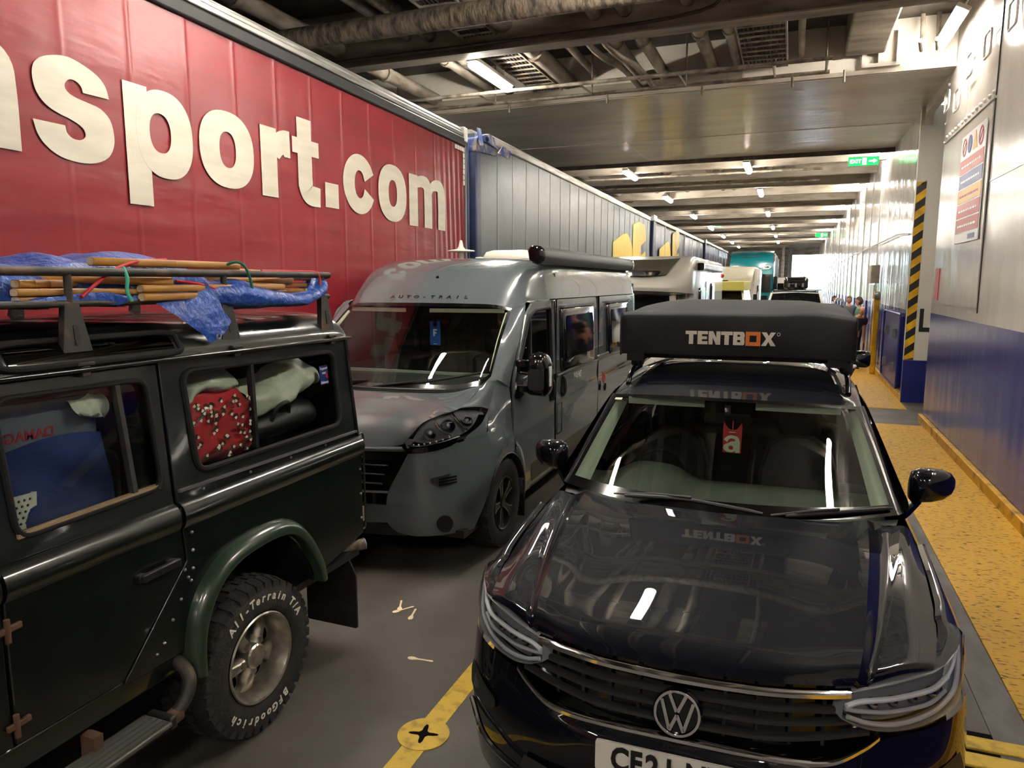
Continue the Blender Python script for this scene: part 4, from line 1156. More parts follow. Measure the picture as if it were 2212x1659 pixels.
MB().box(-.018, .016, -.002, 0, 1.3905, 1.3935).build('small_print', 'tag_pale', tg)
MB().tube([(0, .0, 1.40), (0, .03, 1.45)], .002, 6).build('hanging_loop', 'tag_red', tg)

# ================================================================ roof tent
tn = thing('roof_tent', 'closed roof tent in black fabric cover with white and orange lettering', 'roof tent', (-.33, 4.67, 1.745), radians(.63))
NX, NR = 60, 0
def tent_pt(u, prof, depth):
    return None
rows = []
W = .70
prof = [(1.34, .0), (1.36, .12), (1.35, .26), (1.32, .30), (1.1, .325), (.7, .335), (.4, .318), (.2, .295), (.07, .275), (.02, .262), (.002, .236), (-.004, .12), (.0, .02), (.01, .0), (.05, -.002)]
for x in (-W + .004, -W, -W + .003, -W + .02, -W + .07, -.45, -.25, 0, .25, .45, W - .07, W - .02, W - .003, W, W - .004):
    e = (abs(x) / W); row = []
    for j, (y, z) in enumerate(prof):
        k = 1.0
        if e > .95: k = 1 - ((e - .95) / .05) ** 2 * .06
        zz = z * (k if z > .15 else 1) - (.05 * max(0, e - .62) / .38 if 3 < j < 8 else 0)
        dn = .010 * noise.noise((x * 2.2, y * 2.0, z * 6)) + .006 * noise.noise((x * 6, y * 5, z * 9 + 5))
        zz2 = zz + dn * (1 if j < 12 and j > 1 else .15)
        if x > .45 and y < .1 and z > .15: zz2 -= .012
        row.append((x, y + dn * .8, zz2))
    rows.append(row)
# end caps: pull first/last rows to a closed side
def capped(r, s):
    yc = .65
    return [(s * (W - .004), yc + (y - yc) * .1, .12 + (z - .12) * .15) for x, y, z in r]
rows = [capped(rows[0], -1)] + rows + [capped(rows[-1], 1)]
MB().patch(rows, 5, 4).build('cover', 'tent_cover', tn, smooth=60)
MB().box(-W + .03, W - .03, .06, 1.28, -.004, .03).build('tent_base', 'plastic_black', tn)
for s in (-1, 1): MB().loft([[Vector((s * (.60 + dx), .0 + dy, z)) for dx, dy in ((-.05, 0), (.06, .01), (.06, .06), (-.05, .05))] for z in (-.045, .09)]).build('corner_flap', 'tent_cover', tn)
tf = lambda u, v, w: Vector((-.285 + (u + .285) * .885, -.012 - w, v * .9 + .076))
def blk(polys, m='letter_white'):
    b = MB()
    for i, q in enumerate(polys):
        o, h = q if isinstance(q, tuple) else (q, [])
        b.plate(ccw(o), h, lambda u, v, w, i=i: tf(u, v, w + i * .0004), .0015)
    return b.build('letter', m, tn, smooth=0)
def R_(x0, x1, z0, z1): return [(x0, z0), (x1, z0), (x1, z1), (x0, z1)]
H_ = .092; x = -.285; th = .027
blk([R_(x, x + .078, H_ - .024, H_), R_(x + .024, x + .054, 0, H_)])
x += .084; blk([R_(x, x + .03, 0, H_), R_(x, x + .07, 0, .022), R_(x, x + .065, .035, .056), R_(x, x + .07, H_ - .022, H_)])
x += .076; blk([[(x, 0), (x + .028, 0), (x + .028, .048), (x + .05, 0), (x + .08, 0), (x + .08, H_), (x + .052, H_), (x + .052, .046), (x + .03, H_), (x, H_)]])
x += .084; blk([R_(x, x + .078, H_ - .024, H_), R_(x + .024, x + .054, 0, H_)])
x += .082; blk([(rpoly([(x, 0), (x + .072, 0), (x + .078, .02), (x + .074, .05), (x + .078, .07), (x + .07, H_), (x, H_)], [0, .015, .012, .006, .01, .015, 0]), [R_(x + .028, x + .046, .058, .072), R_(x + .028, x + .048, .02, .036)])])
x += .083; blk([(R_(x, x + .098, -.002, H_ + .002), [R_(x + .026, x + .072, .024, .068)])], 'orange')
x += .103; blk([[(x, 0), (x + .032, 0), (x + .047, .028), (x + .062, 0), (x + .096, 0), (x + .064, .048), (x + .094, H_), (x + .062, H_), (x + .048, .068), (x + .034, H_), (x + .002, H_), (x + .031, .048)]])
blk([(ellipse(x + .112, H_ - .012, .011, .012, 20), [ellipse(x + .112, H_ - .012, .008, .009, 20)])])
# ================================================================ dark green off-roader (rear half beside the camera)
mat('green_paint', (15, 22, 19), rough=0.28, coat=.8, coat_rough=.06, var=(12, 17, 15), vscale=6)
mat('green_flare', (40, 56, 44), rough=0.3, coat=.5, coat_rough=.1)
mat('alloy_silver', (188, 182, 170), rough=0.32, metal=.85, var=(160, 154, 142), vscale=20)
mat('tyre', (30, 29, 28), rough=0.8, var=(44, 42, 40), vscale=14, bump=.3, bscale=60)
mat('rack_steel', (56, 54, 52), rough=0.55, metal=.4, var=(92, 74, 58), vscale=10, vlo=.52, vhi=.7)
mat('rust', (84, 58, 42), rough=0.85, var=(84, 60, 46), vscale=12)
mat('tread_alu', (96, 95, 92), rough=0.45, metal=.5)
mat('bamboo', (196, 146, 74), rough=0.5, var=(158, 106, 48), vscale=5, stretch=(3, .8, 3), vlo=.35, vhi=.7)
mat('sill_tan', (150, 128, 98), rough=.6)
mat('wood_end', (206, 186, 148), rough=0.7)
mat('tarp_blue', (48, 92, 184), rough=0.33, var=(34, 68, 150), vscale=7, bump=1.0, bscale=34, bdist=.014)
mat('eyelet', (190, 190, 190), rough=.3, metal=1)
mat('cord_red', (200, 40, 50), rough=.6); mat('cord_teal', (70, 190, 160), rough=.6); mat('cord_green', (30, 110, 80), rough=.6)
mat('cloth_red', (176, 24, 36), rough=.85, sheen=.2); mat('print_brown', (58, 36, 28), rough=.85); mat('print_white', (224, 214, 196), rough=.85)
mat('bag_white', (196, 204, 186), rough=.45, var=(168, 178, 156), vscale=6, bump=.8, bscale=12)
mat('bag_black', (22, 23, 24), rough=.5, bump=.4, bscale=14)
mat('cloth_blue', (17, 46, 106), rough=.8, var=(11, 32, 78), vscale=3)
mat('board_grey', (88, 93, 100), rough=.6)
mat('print_red', (140, 30, 36), rough=.6)
mat('basket_white', (196, 200, 186), rough=.5)
mat('mud_flap', (24, 22, 20), rough=.8, var=(34, 30, 27), vscale=6, bump=.4, bscale=90)
mat('sticker_blue', (20, 44, 104), rough=.3)
glass_mat('window_glass', (242, 246, 243), 1.5)
glass_mat('window_tint', (150, 158, 160), 1.5)

df = thing('off_roader', 'dark green boxy off-roader with roof rack and silver alloy wheel', 'car', (-2.36, 2.694, 0))
def plate_x(o, x_fn, outer, holes, t=.02):
    """vertical side panel; x_fn(z) gives its outer surface"""
    return o.plate(ccw(outer), holes, lambda u, v, w: Vector((x_fn(v) + w, u, v)), t)
lowx = lambda z: 0.0
upx = lambda z: -.018 - .05 * (z - 1.28) / .6
arch_in = [(.455, .60), (.44, .70), (.385, .81), (.29, .905), (.17, .95), (0, .96), (-.17, .94), (-.30, .865), (-.385, .75), (-.42, .64), (-.43, .60)]
quarter = [(-.452, 1.262), (-.432, 1.023), (-.772, .655), (-.772, .64), (-.43, .632)] + arch_in[::-1][1:] + [(.50, .62), (.925, .70), (.93, 1.262)]
plate_x(MB(), lowx, quarter, []).build('rear_quarter', 'green_paint', df, bev=.004)
RW = rpoly([(-.345, 1.825), (-.32, 1.385), (.755, 1.40), (.755, 1.82)], .065, 5)
plate_x(MB(), upx, [(-.452, 1.28), (.90, 1.28), (.895, 1.885), (-.452, 1.885)], [RW]).build('upper_quarter', 'green_paint', df, bev=.004)
DW = rpoly([(-1.135, 1.82), (-1.12, 1.35), (-.515, 1.368), (-.53, 1.818)], .06, 5)
door_low = [(-1.2, 1.262), (-1.2, .66), (-.785, .66), (-.446, 1.02), (-.466, 1.262)]
dr = plate_x(MB(), lambda z: .002, door_low, []).build('rear_door', 'green_paint', df, bev=.004)
plate_x(MB(), upx, [(-1.2, 1.28), (-.466, 1.28), (-.466, 1.872), (-1.2, 1.872)], [DW]).build('door_frame', 'green_paint', dr, bev=.004)
fd = plate_x(MB(), lambda z: .002, [(-2.15, 1.262), (-2.15, .66), (-1.212, .66), (-1.212, 1.262)], []).build('front_door', 'green_paint', df, bev=.004)
FW = rpoly([(-2.05, 1.8), (-2.1, 1.35), (-1.29, 1.352), (-1.29, 1.82)], .05)
plate_x(MB(), upx, [(-2.2, 1.28), (-1.212, 1.28), (-1.212, 1.872), (-2.02, 1.872)], [FW]).build('door_frame', 'green_paint', fd)
# rounded waist
def waist(y0, y1, par):
    sec = [(-.022, 1.285), (-.004, 1.276), (.012, 1.262), (.022, 1.24), (.025, 1.215), (.018, 1.19), (.006, 1.172), (-.006, 1.165)]
    MB().loft([[Vector((x, y, z + .012 * (y + .4))) for x, z in spl2(sec)] for y in (y0, y1)], True, True).build('waist_moulding', 'green_paint', par, smooth=60)
def spl2(sec): return [(p.x, p.y) for p in spline([(a, b, 0) for a, b in sec], 3)]
waist(-.445, .93, df); waist(-1.198, -.468, dr); waist(-2.15, -1.214, fd)
MB().box(-.02, -.006, -.44, .90, 1.325, 1.337).build('waist_strip', 'steel_dull', df)
# seals, glass, slide channel
def seal(par, loop, x_fn, r=.011, m='rubber'): MB().tube([(x_fn(v) + .004, u, v) for u, v in loop], r, 8, closed=True).build('window_seal', m, par)
seal(df, RW, upx, .014); seal(dr, DW, upx); seal(fd, FW, upx)
def pane(par, loop, x_fn, m='window_glass', dx=-.012): MB().plate(ccw(loop), [], lambda u, v, w: Vector((x_fn(v) + dx + w, u, v)), 0).build('window_pane', m, par, smooth=0)
pane(df, RW, upx); pane(fd, FW, upx)
pane(dr, rpoly([(-1.135, 1.82), (-1.12, 1.35), (-.64, 1.364), (-.66, 1.818)], .03), upx, 'window_glass')
pane(dr, rpoly([(-.68, 1.818), (-.66, 1.364), (-.515, 1.368), (-.53, 1.818)], .03), upx, 'window_tint', -.02)
MB().bar((upx(1.82) - .006, -.665, 1.82), (upx(1.366) - .006, -.645, 1.366), .03, .02, (0, 1, 0)).build('slide_channel', 'rack_steel', dr)
MB().bar((upx(1.36) - .004, -1.12, 1.358), (upx(1.37) - .004, -.53, 1.376), .03, .016).build('sill_channel', 'sill_tan', dr)
MB().bar((upx(1.6) - .022, .10, 1.40), (upx(1.6) - .022, .085, 1.82), .03, .02, (0, 1, 0)).build('slide_channel', 'plastic_black', df)
# roof with gutter
rs = [(-.052, 1.895), (-.062, 1.93), (-.095, 1.975), (-.16, 2.012), (-.3, 2.038), (-.81, 2.05), (-1.32, 2.038), (-1.46, 2.012), (-1.525, 1.975), (-1.558, 1.93), (-1.568, 1.895)]
rf = []
for y, k in ((-2.2, -.0), (-1.3, 0), (-.4, 0), (.5, 0), (.8, -.004), (.885, -.02), (.905, -.06)):
    rf.append([(x, y, z + k * (1 if 0 < i < len(rs) - 1 else 0)) for i, (x, z) in enumerate(rs)])
MB().patch(rf, 4, 4).build('roof', 'green_paint', df, smooth=60)
MB().box(-.075, -.03, -2.2, .915, 1.878, 1.895).build('roof_gutter', 'green_paint', df, bev=.006)
MB().box(-1.59, -1.545, -2.2, .915, 1.878, 1.895).build('roof_gutter', 'green_paint', df, bev=.006)
def roof_pt(t, y, d=0.0):
    """t runs up the curved roof side from the gutter"""
    P = spline([(x, 0, z) for x, z in rs[:5]], 8); i = t * 32; j = min(31, int(i)); p = P[j].lerp(P[j + 1], i - j)
    tn_ = (P[j + 1] - P[j]).normalized(); nn = Vector((tn_.z, 0, -tn_.x))
    if nn.x < 0: nn = -nn
    return Vector((p.x, y, p.z)) + nn * d
alp = rrect(-1.10, -.34, .10, .60, .10, 6)
MB().tube([roof_pt(t if 0 < t < 1 else .5, y, .006) for y, t in [(u, v) for u, v in alp]], .013, 8, closed=True).build('alpine_window_seal', 'rubber', df)
MB().patch([[roof_pt(t, y, .004) for t in (.12, .25, .4, .58)] for y in (-1.07, -.8, -.6, -.37)], 4, 4).build('alpine_window', 'privacy_glass', df)
# wheel-arch flare
fo = [(-.485, .52), (-.478, .66), (-.44, .80), (-.36, .915), (-.23, .995), (-.05, 1.03), (.13, 1.03), (.26, .99), (.36, .90), (.44, .78), (.485, .68), (.50, .60)]
fi = [(-.415, .50), (-.41, .65), (-.375, .765), (-.305, .865), (-.195, .93), (-.05, .955), (.12, .955), (.22, .925), (.305, .85), (.375, .74), (.42, .65), (.435, .59)]
rows = []
for (a, b), (c_y, d_z) in zip(fo, fi):
    A = Vector((0, a, b)); C = Vector((0, c_y, d_z)); rows.append([A + Vector((-.01, 0, 0)), A.lerp(C, .12) + Vector((.03, 0, 0)), A.lerp(C, .4) + Vector((.058, 0, 0)), A.lerp(C, .8) + Vector((.066, 0, 0)), C + Vector((.055, 0, 0)), C + Vector((.0, 0, 0))])
MB().patch(rows, 4, 3).build('wheel_arch_flare', 'green_flare', df, smooth=60)
MB().loft([[Vector((x, y, z)) for y, z in fi] for x in (-.01, -.42)], False, False).build('wheel_well', 'plastic_black', df)
MB().plate(fi + [(.435, .4), (-.415, .4)], [], lambda u, v, w: Vector((-.42 + w, u, v)), .01).build('wheel_well', 'plastic_black', df)
# sills, rear face, floor, far side
MB().box(-.12, -.015, -2.15, -.49, .55, .65).build('sill', 'green_paint', df, bev=.01)
MB().box(-1.6, -.03, -2.1, .92, .56, .60).build('underbody', 'plastic_black', df)
MB().box(-1.2, -.4, -2.6, .9, .42, .55).build('chassis', 'plastic_black', df)
MB().plate([(-1.6, .70), (-.012, .70), (-.012, 1.28), (-.06, 1.885), (-1.55, 1.885), (-1.6, 1.28)], [], lambda u, v, w: Vector((u, .93 - .03 * (v > 1.3) + w, v)), .02).build('rear_panel', 'green_paint', df)
MB().box(-1.62, -1.6, -2.15, .92, .64, 1.28).build('far_side', 'green_paint', df)
MB().box(-1.6, -1.56, -2.2, .9, 1.28, 1.36).box(-1.59, -1.55, -2.2, .9, 1.8, 1.9).build('far_window_frame', 'green_paint', df)
MB().box(-1.585, -1.575, -2.15, .88, 1.36, 1.8).build('far_window_pane', 'window_tint', df)
# front end (out of the picture)
fr = MB().plate([(-3.6, .62), (-2.16, .62), (-2.16, 1.3), (-3.55, 1.2)], [ellipse(-2.79, .5, .44, .44, 24)] if False else [], lambda u, v, w: Vector((0 + w, u, v)), .04).build('front_wing', 'green_paint', df)
MB().box(-1.35, -.27, -3.6, -2.2, 1.05, 1.28).build('bonnet', 'green_paint', df, bev=.05)
MB().box(-1.62, -1.58, -3.6, -2.16, .62, 1.28).build('front_wing', 'green_paint', df)
MB().box(-1.5, -.12, -3.62, -3.56, .7, 1.1).build('grille', 'plastic_black', df)
MB().plate([(-1.5, 0), (-.1, 0), (-.12, .56), (-1.48, .56)], [], lambda u, v, w: Vector((u, -2.3 + v * .3, 1.3 + v)), .01).build('windscreen', 'window_tint', df)
# handle, hinges, rivets
hn = MB().bar((.03, -.69, 1.045), (.03, -.50, 1.05), .022, .034).build('door_handle', 'plastic_black', dr, bev=.006)
MB().box(0, .03, -.70, -.665, 1.028, 1.062).box(0, .034, -.55, -.51, 1.035, 1.068).build('handle_mount', 'plastic_black', hn, bev=.006)
for z in (.735, 1.07):
    h = MB().bar((.012, -1.235, z), (.012, -1.155, z + .005), .016, .022).build('door_hinge', 'rust', dr, bev=.004)
    MB().cyl((.016, -1.205, z - .04), (.016, -1.205, z + .04), .010, 10).build('hinge_pin', 'rust', h)
for y, z in ((-.40, 1.14), (-.40, 1.06), (-.405, .98), (-.435, .95), (-.42, .93), (-.48, .87), (-.53, .80), (-.58, .72), (-.62, .69), (-.45, .99), (.905, .80), (.905, .95), (.905, 1.1), (-.3, 1.305), (.0, 1.306), (.3, 1.308), (.6, 1.31)):
    MB().ball((.002 if z < 1.28 else -.018, y, z), .0075, 8, 6).build('rivet', 'steel', df)
# wheel ---------------------------------------------------------------------------
def offroad_wheel(xf, yc, zc, r, lettered, s=1):
    """xf = outer sidewall plane; s = side the wheel faces"""
    o = Vector((xf, yc, zc))
    t = MB().lathe([(.2, -.25), (r * .82, -.285), (r * .95, -.27), (r * .985, -.24), (r * .985, -.06), (r * .955, -.018), (r * .86, 0), (r * .7, .004), (r * .6, -.004), (r * .565, -.018), (r * .555, -.05), (r * .55, -.2)], o, (s, 0, 0), 64).build('wheel', 'tyre', df)
    tr = MB()
    for k in range(38):
        a = 2 * pi * k / 38; d = 2 * pi / 38
        for x0, x1, r0, sh_ in ((-.075, -.002, r * .86, 0), (-.13, -.083, r * .98, .5), (-.19, -.138, r * .98, 0), (-.265, -.198, r * .98, .5)):
            a0 = a + sh_ * d + .1 * d; a1 = a0 + .66 * d
            ring = []
            for x, rr in ((x0, r), (x1, r if x1 < -.01 else r * .955)):
                ring.append((x, rr * 1.004))
            vs = []
            for aa in (a0, a1):
                for x, rr in ring: vs.append(o + Vector((s * x, cos(aa) * rr, sin(aa) * rr)))
                for x, rr in ((x1, r * (.80 if x1 > -.01 else .97)), (x0, r * .96)): vs.append(o + Vector((s * x, cos(aa) * rr, sin(aa) * rr)))
            tr.add(vs, [(0, 1, 5, 4), (1, 2, 6, 5), (2, 3, 7, 6), (3, 0, 4, 7), (0, 3, 2, 1), (4, 5, 6, 7)])
    tro = tr.build('tread', 'tyre', t, smooth=0); tro['kind'] = 'stuff'
    rim = MB().lathe([(r * .555, -.02), (r * .575, -.004), (r * .56, .002), (r * .535, -.004), (r * .515, -.03), (r * .49, -.085), (r * .47, -.12), (r * .30, -.125), (r * .1, -.12)], o, (s, 0, 0), 56, False).build('rim', 'alloy_silver', t)
    for k in range(5):
        a = radians(50) + 2 * pi * k / 5; e1 = Vector((0, cos(a), sin(a))); e2 = Vector((0, -sin(a), cos(a))); ex = Vector((s, 0, 0))
        rings = []
        for q, w, d0, d1 in ((.10, .052, -.045, -.12), (.22, .058, -.052, -.12), (.34, .072, -.068, -.12), (.44, .098, -.085, -.12), (.505, .13, -.10, -.12)):
            c0 = o + e1 * (r * q)
            rings.append([c0 - e2 * w * .5 + ex * d1, c0 - e2 * w * .42 + ex * (d0 - .012), c0 - e2 * w * .18 + ex * d0, c0 + e2 * w * .18 + ex * d0, c0 + e2 * w * .42 + ex * (d0 - .012), c0 + e2 * w * .5 + ex * d1])
        MB().loft(rings).build('spoke', 'alloy_silver', rim, smooth=50)
        an = a + pi / 5; MB().lathe([(.02, -.125), (.02, -.06), (.016, -.05), (.002, -.048)], o + (Vector((0, cos(a + .0), sin(a))) * r * .20), (s, 0, 0), 12).build('wheel_nut', 'steel', rim)
        hp = ellipse(0, 0, .030, .036, 16)
        MB().plate(hp, [], lambda u, v, w, an=an: o + Vector((s * (-.117 + w), 0, 0)) + Vector((0, cos(an), sin(an))) * (r * .37 + u) + Vector((0, -sin(an), cos(an))) * v * (1 + u * 6), .002).build('hand_hole', 'hole_black', rim)
    MB().lathe([(.062, -.12), (.06, -.042), (.052, -.034), (.038, -.034), (.036, -.028), (.002, -.027)], o, (s, 0, 0), 28).build('hub_cap', 'alloy_silver', rim)
    if lettered:
        def ring_text(txt, a0, step, rr, size, out=1):
            for i, ch in enumerate(txt):
                if ch == ' ': continue
                a = a0 + step * i
                rad = Vector((0, cos(a), sin(a))); tan = Vector((0, -sin(a), cos(a))) * (-1 if out > 0 else 1)
                M = frame(o + rad * rr + Vector((.0045, 0, 0)), -tan * -1 if False else tan * 1, rad * out)
                # keep the lettering readable from outside (+x)
                if (tan.cross(rad * out)).x < 0: M = frame(o + rad * rr + Vector((.0045, 0, 0)), -tan, rad * out)
                text_obj('tyre_lettering', ch, size, 'letter_white', t, M, bold=.0012, depth=.0015, shear=.12)
        st = radians(-7.6)
        ring_text('All-Terrain T/A', radians(132), st, r * .775, .058)
        ring_text('BFGoodrich', radians(300) - 0, radians(-8.6), r * .775, .056)
offroad_wheel(.03, -.035, .385, .385, True)
offroad_wheel(-1.64, -.035, .385, .385, False, -1)
offroad_wheel(.03, -2.8, .385, .385, False); offroad_wheel(-1.64, -2.8, .385, .385, False, -1)
# side step
sp = MB().tube(spline([(-.1, -.52, .60), (-.02, -.505, .60), (.06, -.52, .55), (.075, -.56, .48), (.075, -.66, .43), (.075, -.8, .43), (.075, -2.1, .43)], 6), .028, 12).build('side_step', 'rack_steel', df)
MB().box(.0, .15, -2.1, -.70, .455, .475).build('step_tread', 'tread_alu', sp, bev=.006)
for k in range(5): MB().box(.012 + k * .028, .026 + k * .028, -2.1, -.71, .475, .481).build('tread_rib', 'tread_alu', sp)
MB().box(.01, .14, -.70, -.665, .43, .485).build('tread_end', 'plastic_black', sp, bev=.01)
MB().cyl((.075, -.70, .43), (.075, -.60, .44), .033, 12).build('rust_patch', 'rust', sp)
MB().box(-.04, .03, -.95, -.91, .43, .53).build('step_bracket', 'rust', sp)
# mudflap and exhaust
MB().plate(rpoly([(-.36, .13), (0.0, .125), (.0, .46), (-.05, .56), (-.36, .56)], .015), [], lambda u, v, w: Vector((u, .84 + w, v)), .012).build('mudflap', 'mud_flap', df)
ex = MB().tube(spline([(-.45, .4, .5), (-.3, .62, .55), (-.14, .80, .60), (-.02, .955, .615)], 5), .034, 14).build('exhaust_pipe', 'lagging', df)
MB().lathe([(.034, 0), (.036, .0), (.036, .008), (.028, .008)], (-.02, .955, .615), (.6, .78, .08), 16, False).build('exhaust_tip', 'steel_dull', ex)
lp = rpoly([(.70, .0), (1.30, .0), (1.30, .10), (.70, .10)], .04)
MB().tube([(-.035, .955 + v * .5, u) for u, v in lp], .006, 6, closed=True).build('lamp_guard', 'plastic_black', df)
MB().tube([(-.18, .955 + v * .5, u) for u, v in lp], .006, 6, closed=True).build('lamp_guard', 'plastic_black', df)
for z in (.85, 1.0, 1.15): MB().cyl((-.035, 1.0, z), (-.18, 1.0, z), .005, 6).build('lamp_guard_bar', 'plastic_black', df)
MB().plate(rrect(-.55, -.05, .78, .9, .01), [], lambda u, v, w: Vector((u - .1, .95 + w, v)), .01).build('rear_number_plate', 'sign_yellow', df)
# roof rack ------------------------------------------------------------------------
XR = -.10
rk = MB().tube([(XR, -2.3, 2.238), (XR, .80, 2.246)], .017, 12).build('roof_rack', 'rack_steel', df)
MB().tube([(XR, -2.3, 2.125), (XR, .79, 2.128)], .014, 10).build('rack_rail', 'rack_steel', rk)
for zc in (2.238, 2.125): MB().tube([(-1.5, -2.3, zc), (-1.5, .80, zc)], .017, 10).build('rack_rail', 'rack_steel', rk)
for y in (.79, -2.3):
    for zc in (2.24, 2.126): MB().tube([(XR, y, zc), (-1.5, y, zc)], .016, 10).build('rack_rail', 'rack_steel', rk)
for k in range(10): MB().box(-1.5, XR, -2.2 + k * .32, -2.16 + k * .32, 2.108, 2.124).build('rack_slat', 'rack_steel', rk)
def rack_leg(y, x, s):
    MB().cyl((x, y, 2.12), (x, y, 2.24), .014, 10).build('rack_post', 'rack_steel', rk)
    f = lambda u, v, w: Vector((x + s * (.012 + (2.14 - v) * .10) + s * w, y + u, v))
    l = MB().plate([(-.075, 1.872), (.075, 1.872), (.062, 1.92), (.028, 2.13), (-.028, 2.13), (-.062, 1.92)], [], f, .010)
    l.plate([(-.075, 1.872), (-.062, 1.92), (-.028, 2.13), (-.028, 2.13), (-.062, 1.92), (-.075, 1.872)][:3], [], f, .03)
    lo = l.build('rack_leg', 'rack_steel', rk, bev=.003)
    MB().plate(rrect(-.010, .010, 1.975, 2.05, .009), [], lambda u, v, w: f(u, v, w + .003), .004).build('leg_slot', 'plastic_black', lo)
    MB().box(x + s * .035 - .02, x + s * .035 + .03, y - .035, y + .035, 1.90, 1.915).box(x + s * .05 - .012, x + s * .05 + .012, y - .018, y + .018, 1.86, 1.90).build('gutter_clamp', 'rack_steel', lo, bev=.004)
for y in (-.80, -.02, .735, -1.6):
    rack_leg(y, XR, 1); rack_leg(y, -1.5, -1)

# ================================================================ load on the rack
def pole(a, b, w, h, label, rz=0):
    a = Vector(a) + df.location; b = Vector(b) + df.location
    d = b - a; L = d.length
    r = thing('wooden_pole', label, 'pole', a, 0, 'wooden poles on the roof rack')
    r.rotation_euler = d.to_track_quat('Y', 'Z').to_euler()
    n = 14; sec = ellipse(0, 0, w / 2, h / 2, n, .62)
    rg = []
    for t in (0, .004, .25, .255, .26, .5, .505, .51, .75, .996, 1):
        k = .88 if t in (0, 1) else (1.05 if t in (.255, .505) else 1)
        rg.append([Vector((u * k, t * L, v * k)) for u, v in sec])
    MB().loft(rg).build('shaft', 'bamboo', r, smooth=50)
    for t in (0, L): MB().plate(ellipse(0, 0, w * .40, h * .40, n, .62), [], lambda u, v, q, t=t: Vector((u, t + (.0015 if t else -.0015), v)), 0).build('end_grain', 'wood_end', r, smooth=0)
    return r
pole((-.20, -.62, 2.285), (-.15, .13, 2.282), .05, .034, 'wooden pole lying highest, tied by the teal cord')
pole((-.22, -.85, 2.222), (-.13, -.30, 2.208), .045, .036, 'wooden pole just under the top rail, squared end near the middle')
pole((-.28, -.33, 2.222), (-.16, .545, 2.214), .045, .034, 'long wooden pole under the top rail with squared end by the red cord')
pole((-.14, -.965, 2.198), (-.20, -.70, 2.198), .04, .03, 'short wooden pole end at the front of the stack')
pole((-.12, -.985, 2.168), (-.24, .05, 2.166), .042, .028, 'thin wooden pole with drilled end, front of the stack')
pole((-.13, -.975, 2.142), (-.3, .0, 2.142), .042, .026, 'lowest thin wooden pole at the front of the stack')
pole((-.085, -.50, 2.178), (-.12, .42, 2.182), .04, .032, 'wooden pole with drilled round end jutting past the rail, upper of two')
pole((-.08, -.50, 2.143), (-.13, .35, 2.15), .04, .032, 'wooden pole with drilled round end jutting past the rail, lower of two')
pole((-.26, .2, 2.262), (-.22, .66, 2.246), .04, .028, 'wooden pole rising behind the rail toward the rear')
pole((-.19, .25, 2.192), (-.17, .70, 2.190), .05, .026, 'wooden pole inside the blue tarp fold, upper')
pole((-.17, .3, 2.160), (-.15, .66, 2.160), .05, .026, 'wooden pole inside the blue tarp fold, lower')
pole((-.17, .45, 2.232), (-.16, .765, 2.226), .04, .028, 'short wooden pole end near the rear post of the rack')
# tarpaulin
tp = thing('blue_tarpaulin', 'crumpled blue tarpaulin wrapped round the poles on the rack', 'tarpaulin', df.location)
rn = lambda p, a, s=4.0: Vector(p) + Vector((noise.noise(Vector(p) * s), noise.noise(Vector(p) * s + Vector((7, 1, 3))), noise.noise(Vector(p) * s + Vector((3, 9, 2))))) * a
def cloth(rows, nu, nv, a=.012, s=9, name='fold'):
    m = MB().patch(rows, nu, nv); m.v = [rn(p, a, s) for p in m.v]
    return m.build(name, 'tarp_blue', tp, smooth=80)
mound = []
for y, h in ((-1.9, 2.20), (-1.4, 2.24), (-1.1, 2.26), (-.92, 2.285), (-.80, 2.275), (-.68, 2.315), (-.56, 2.305), (-.5, 2.29), (-.36, 2.335), (-.22, 2.33), (-.10, 2.30), (-.02, 2.25), (.02, 2.18)):
    mound.append([(-.17, y, 2.14), (-.21, y, 2.2 + (h - 2.2) * .5), (-.30, y, h - .02), (-.45, y, h), (-.75, y, h - .02), (-1.1, y, h - .05), (-1.35, y, 2.14)])
cloth(mound, 5, 4, .02, 7)
cloth([[(-.10, -1.2, 2.12), (-.12, -.9, 2.15), (-.13, -.8, 2.14)], [(-.09, -.75, 2.12), (-.09, -.68, 2.165), (-.12, -.62, 2.15)], [(-.09, -.60, 2.115), (-.09, -.50, 2.13), (-.1, -.45, 2.12)]], 5, 5, .008, 12)
# flap with eyelet hanging over the side
flap = [[(-.09, -.43, 2.125), (-.085, -.30, 2.128), (-.085, -.20, 2.16), (-.085, -.155, 2.215)], [(-.055, -.36, 2.07), (-.05, -.27, 2.08), (-.05, -.18, 2.10), (-.055, -.12, 2.15)], [(-.04, -.28, 2.01), (-.03, -.22, 2.015), (-.035, -.15, 2.03), (-.045, -.085, 2.08)], [(-.035, -.185, 1.94), (-.03, -.15, 1.955), (-.03, -.11, 1.98), (-.04, -.045, 2.025)]]
cloth(flap, 6, 6, .006, 16, 'hanging_corner')
MB().tube([Vector((-.02, -.155 + .011 * cos(a), 1.965 + .011 * sin(a))) for a in [2 * pi * k / 18 for k in range(18)]], .004, 8, closed=True).build('eyelet', 'eyelet', tp)
roll = []
for y, zt, zb, b in ((-.14, 2.20, 2.12, .0), (-.04, 2.215, 2.10, .01), (.08, 2.225, 2.09, .02), (.2, 2.20, 2.085, .02), (.35, 2.165, 2.085, .02), (.5, 2.15, 2.085, .02), (.62, 2.165, 2.10, .015), (.70, 2.225, 2.125, .01), (.745, 2.23, 2.15, .0)):
    roll.append([(-.2, y, zt - .02), (-.13, y, zt), (-.085 + b, y, (zt + zb) / 2 + .02), (-.07 + b, y, (zt + zb) / 2 - .02), (-.09, y, zb), (-.2, y, zb - .01)])
cloth(roll, 5, 4, .012, 12)
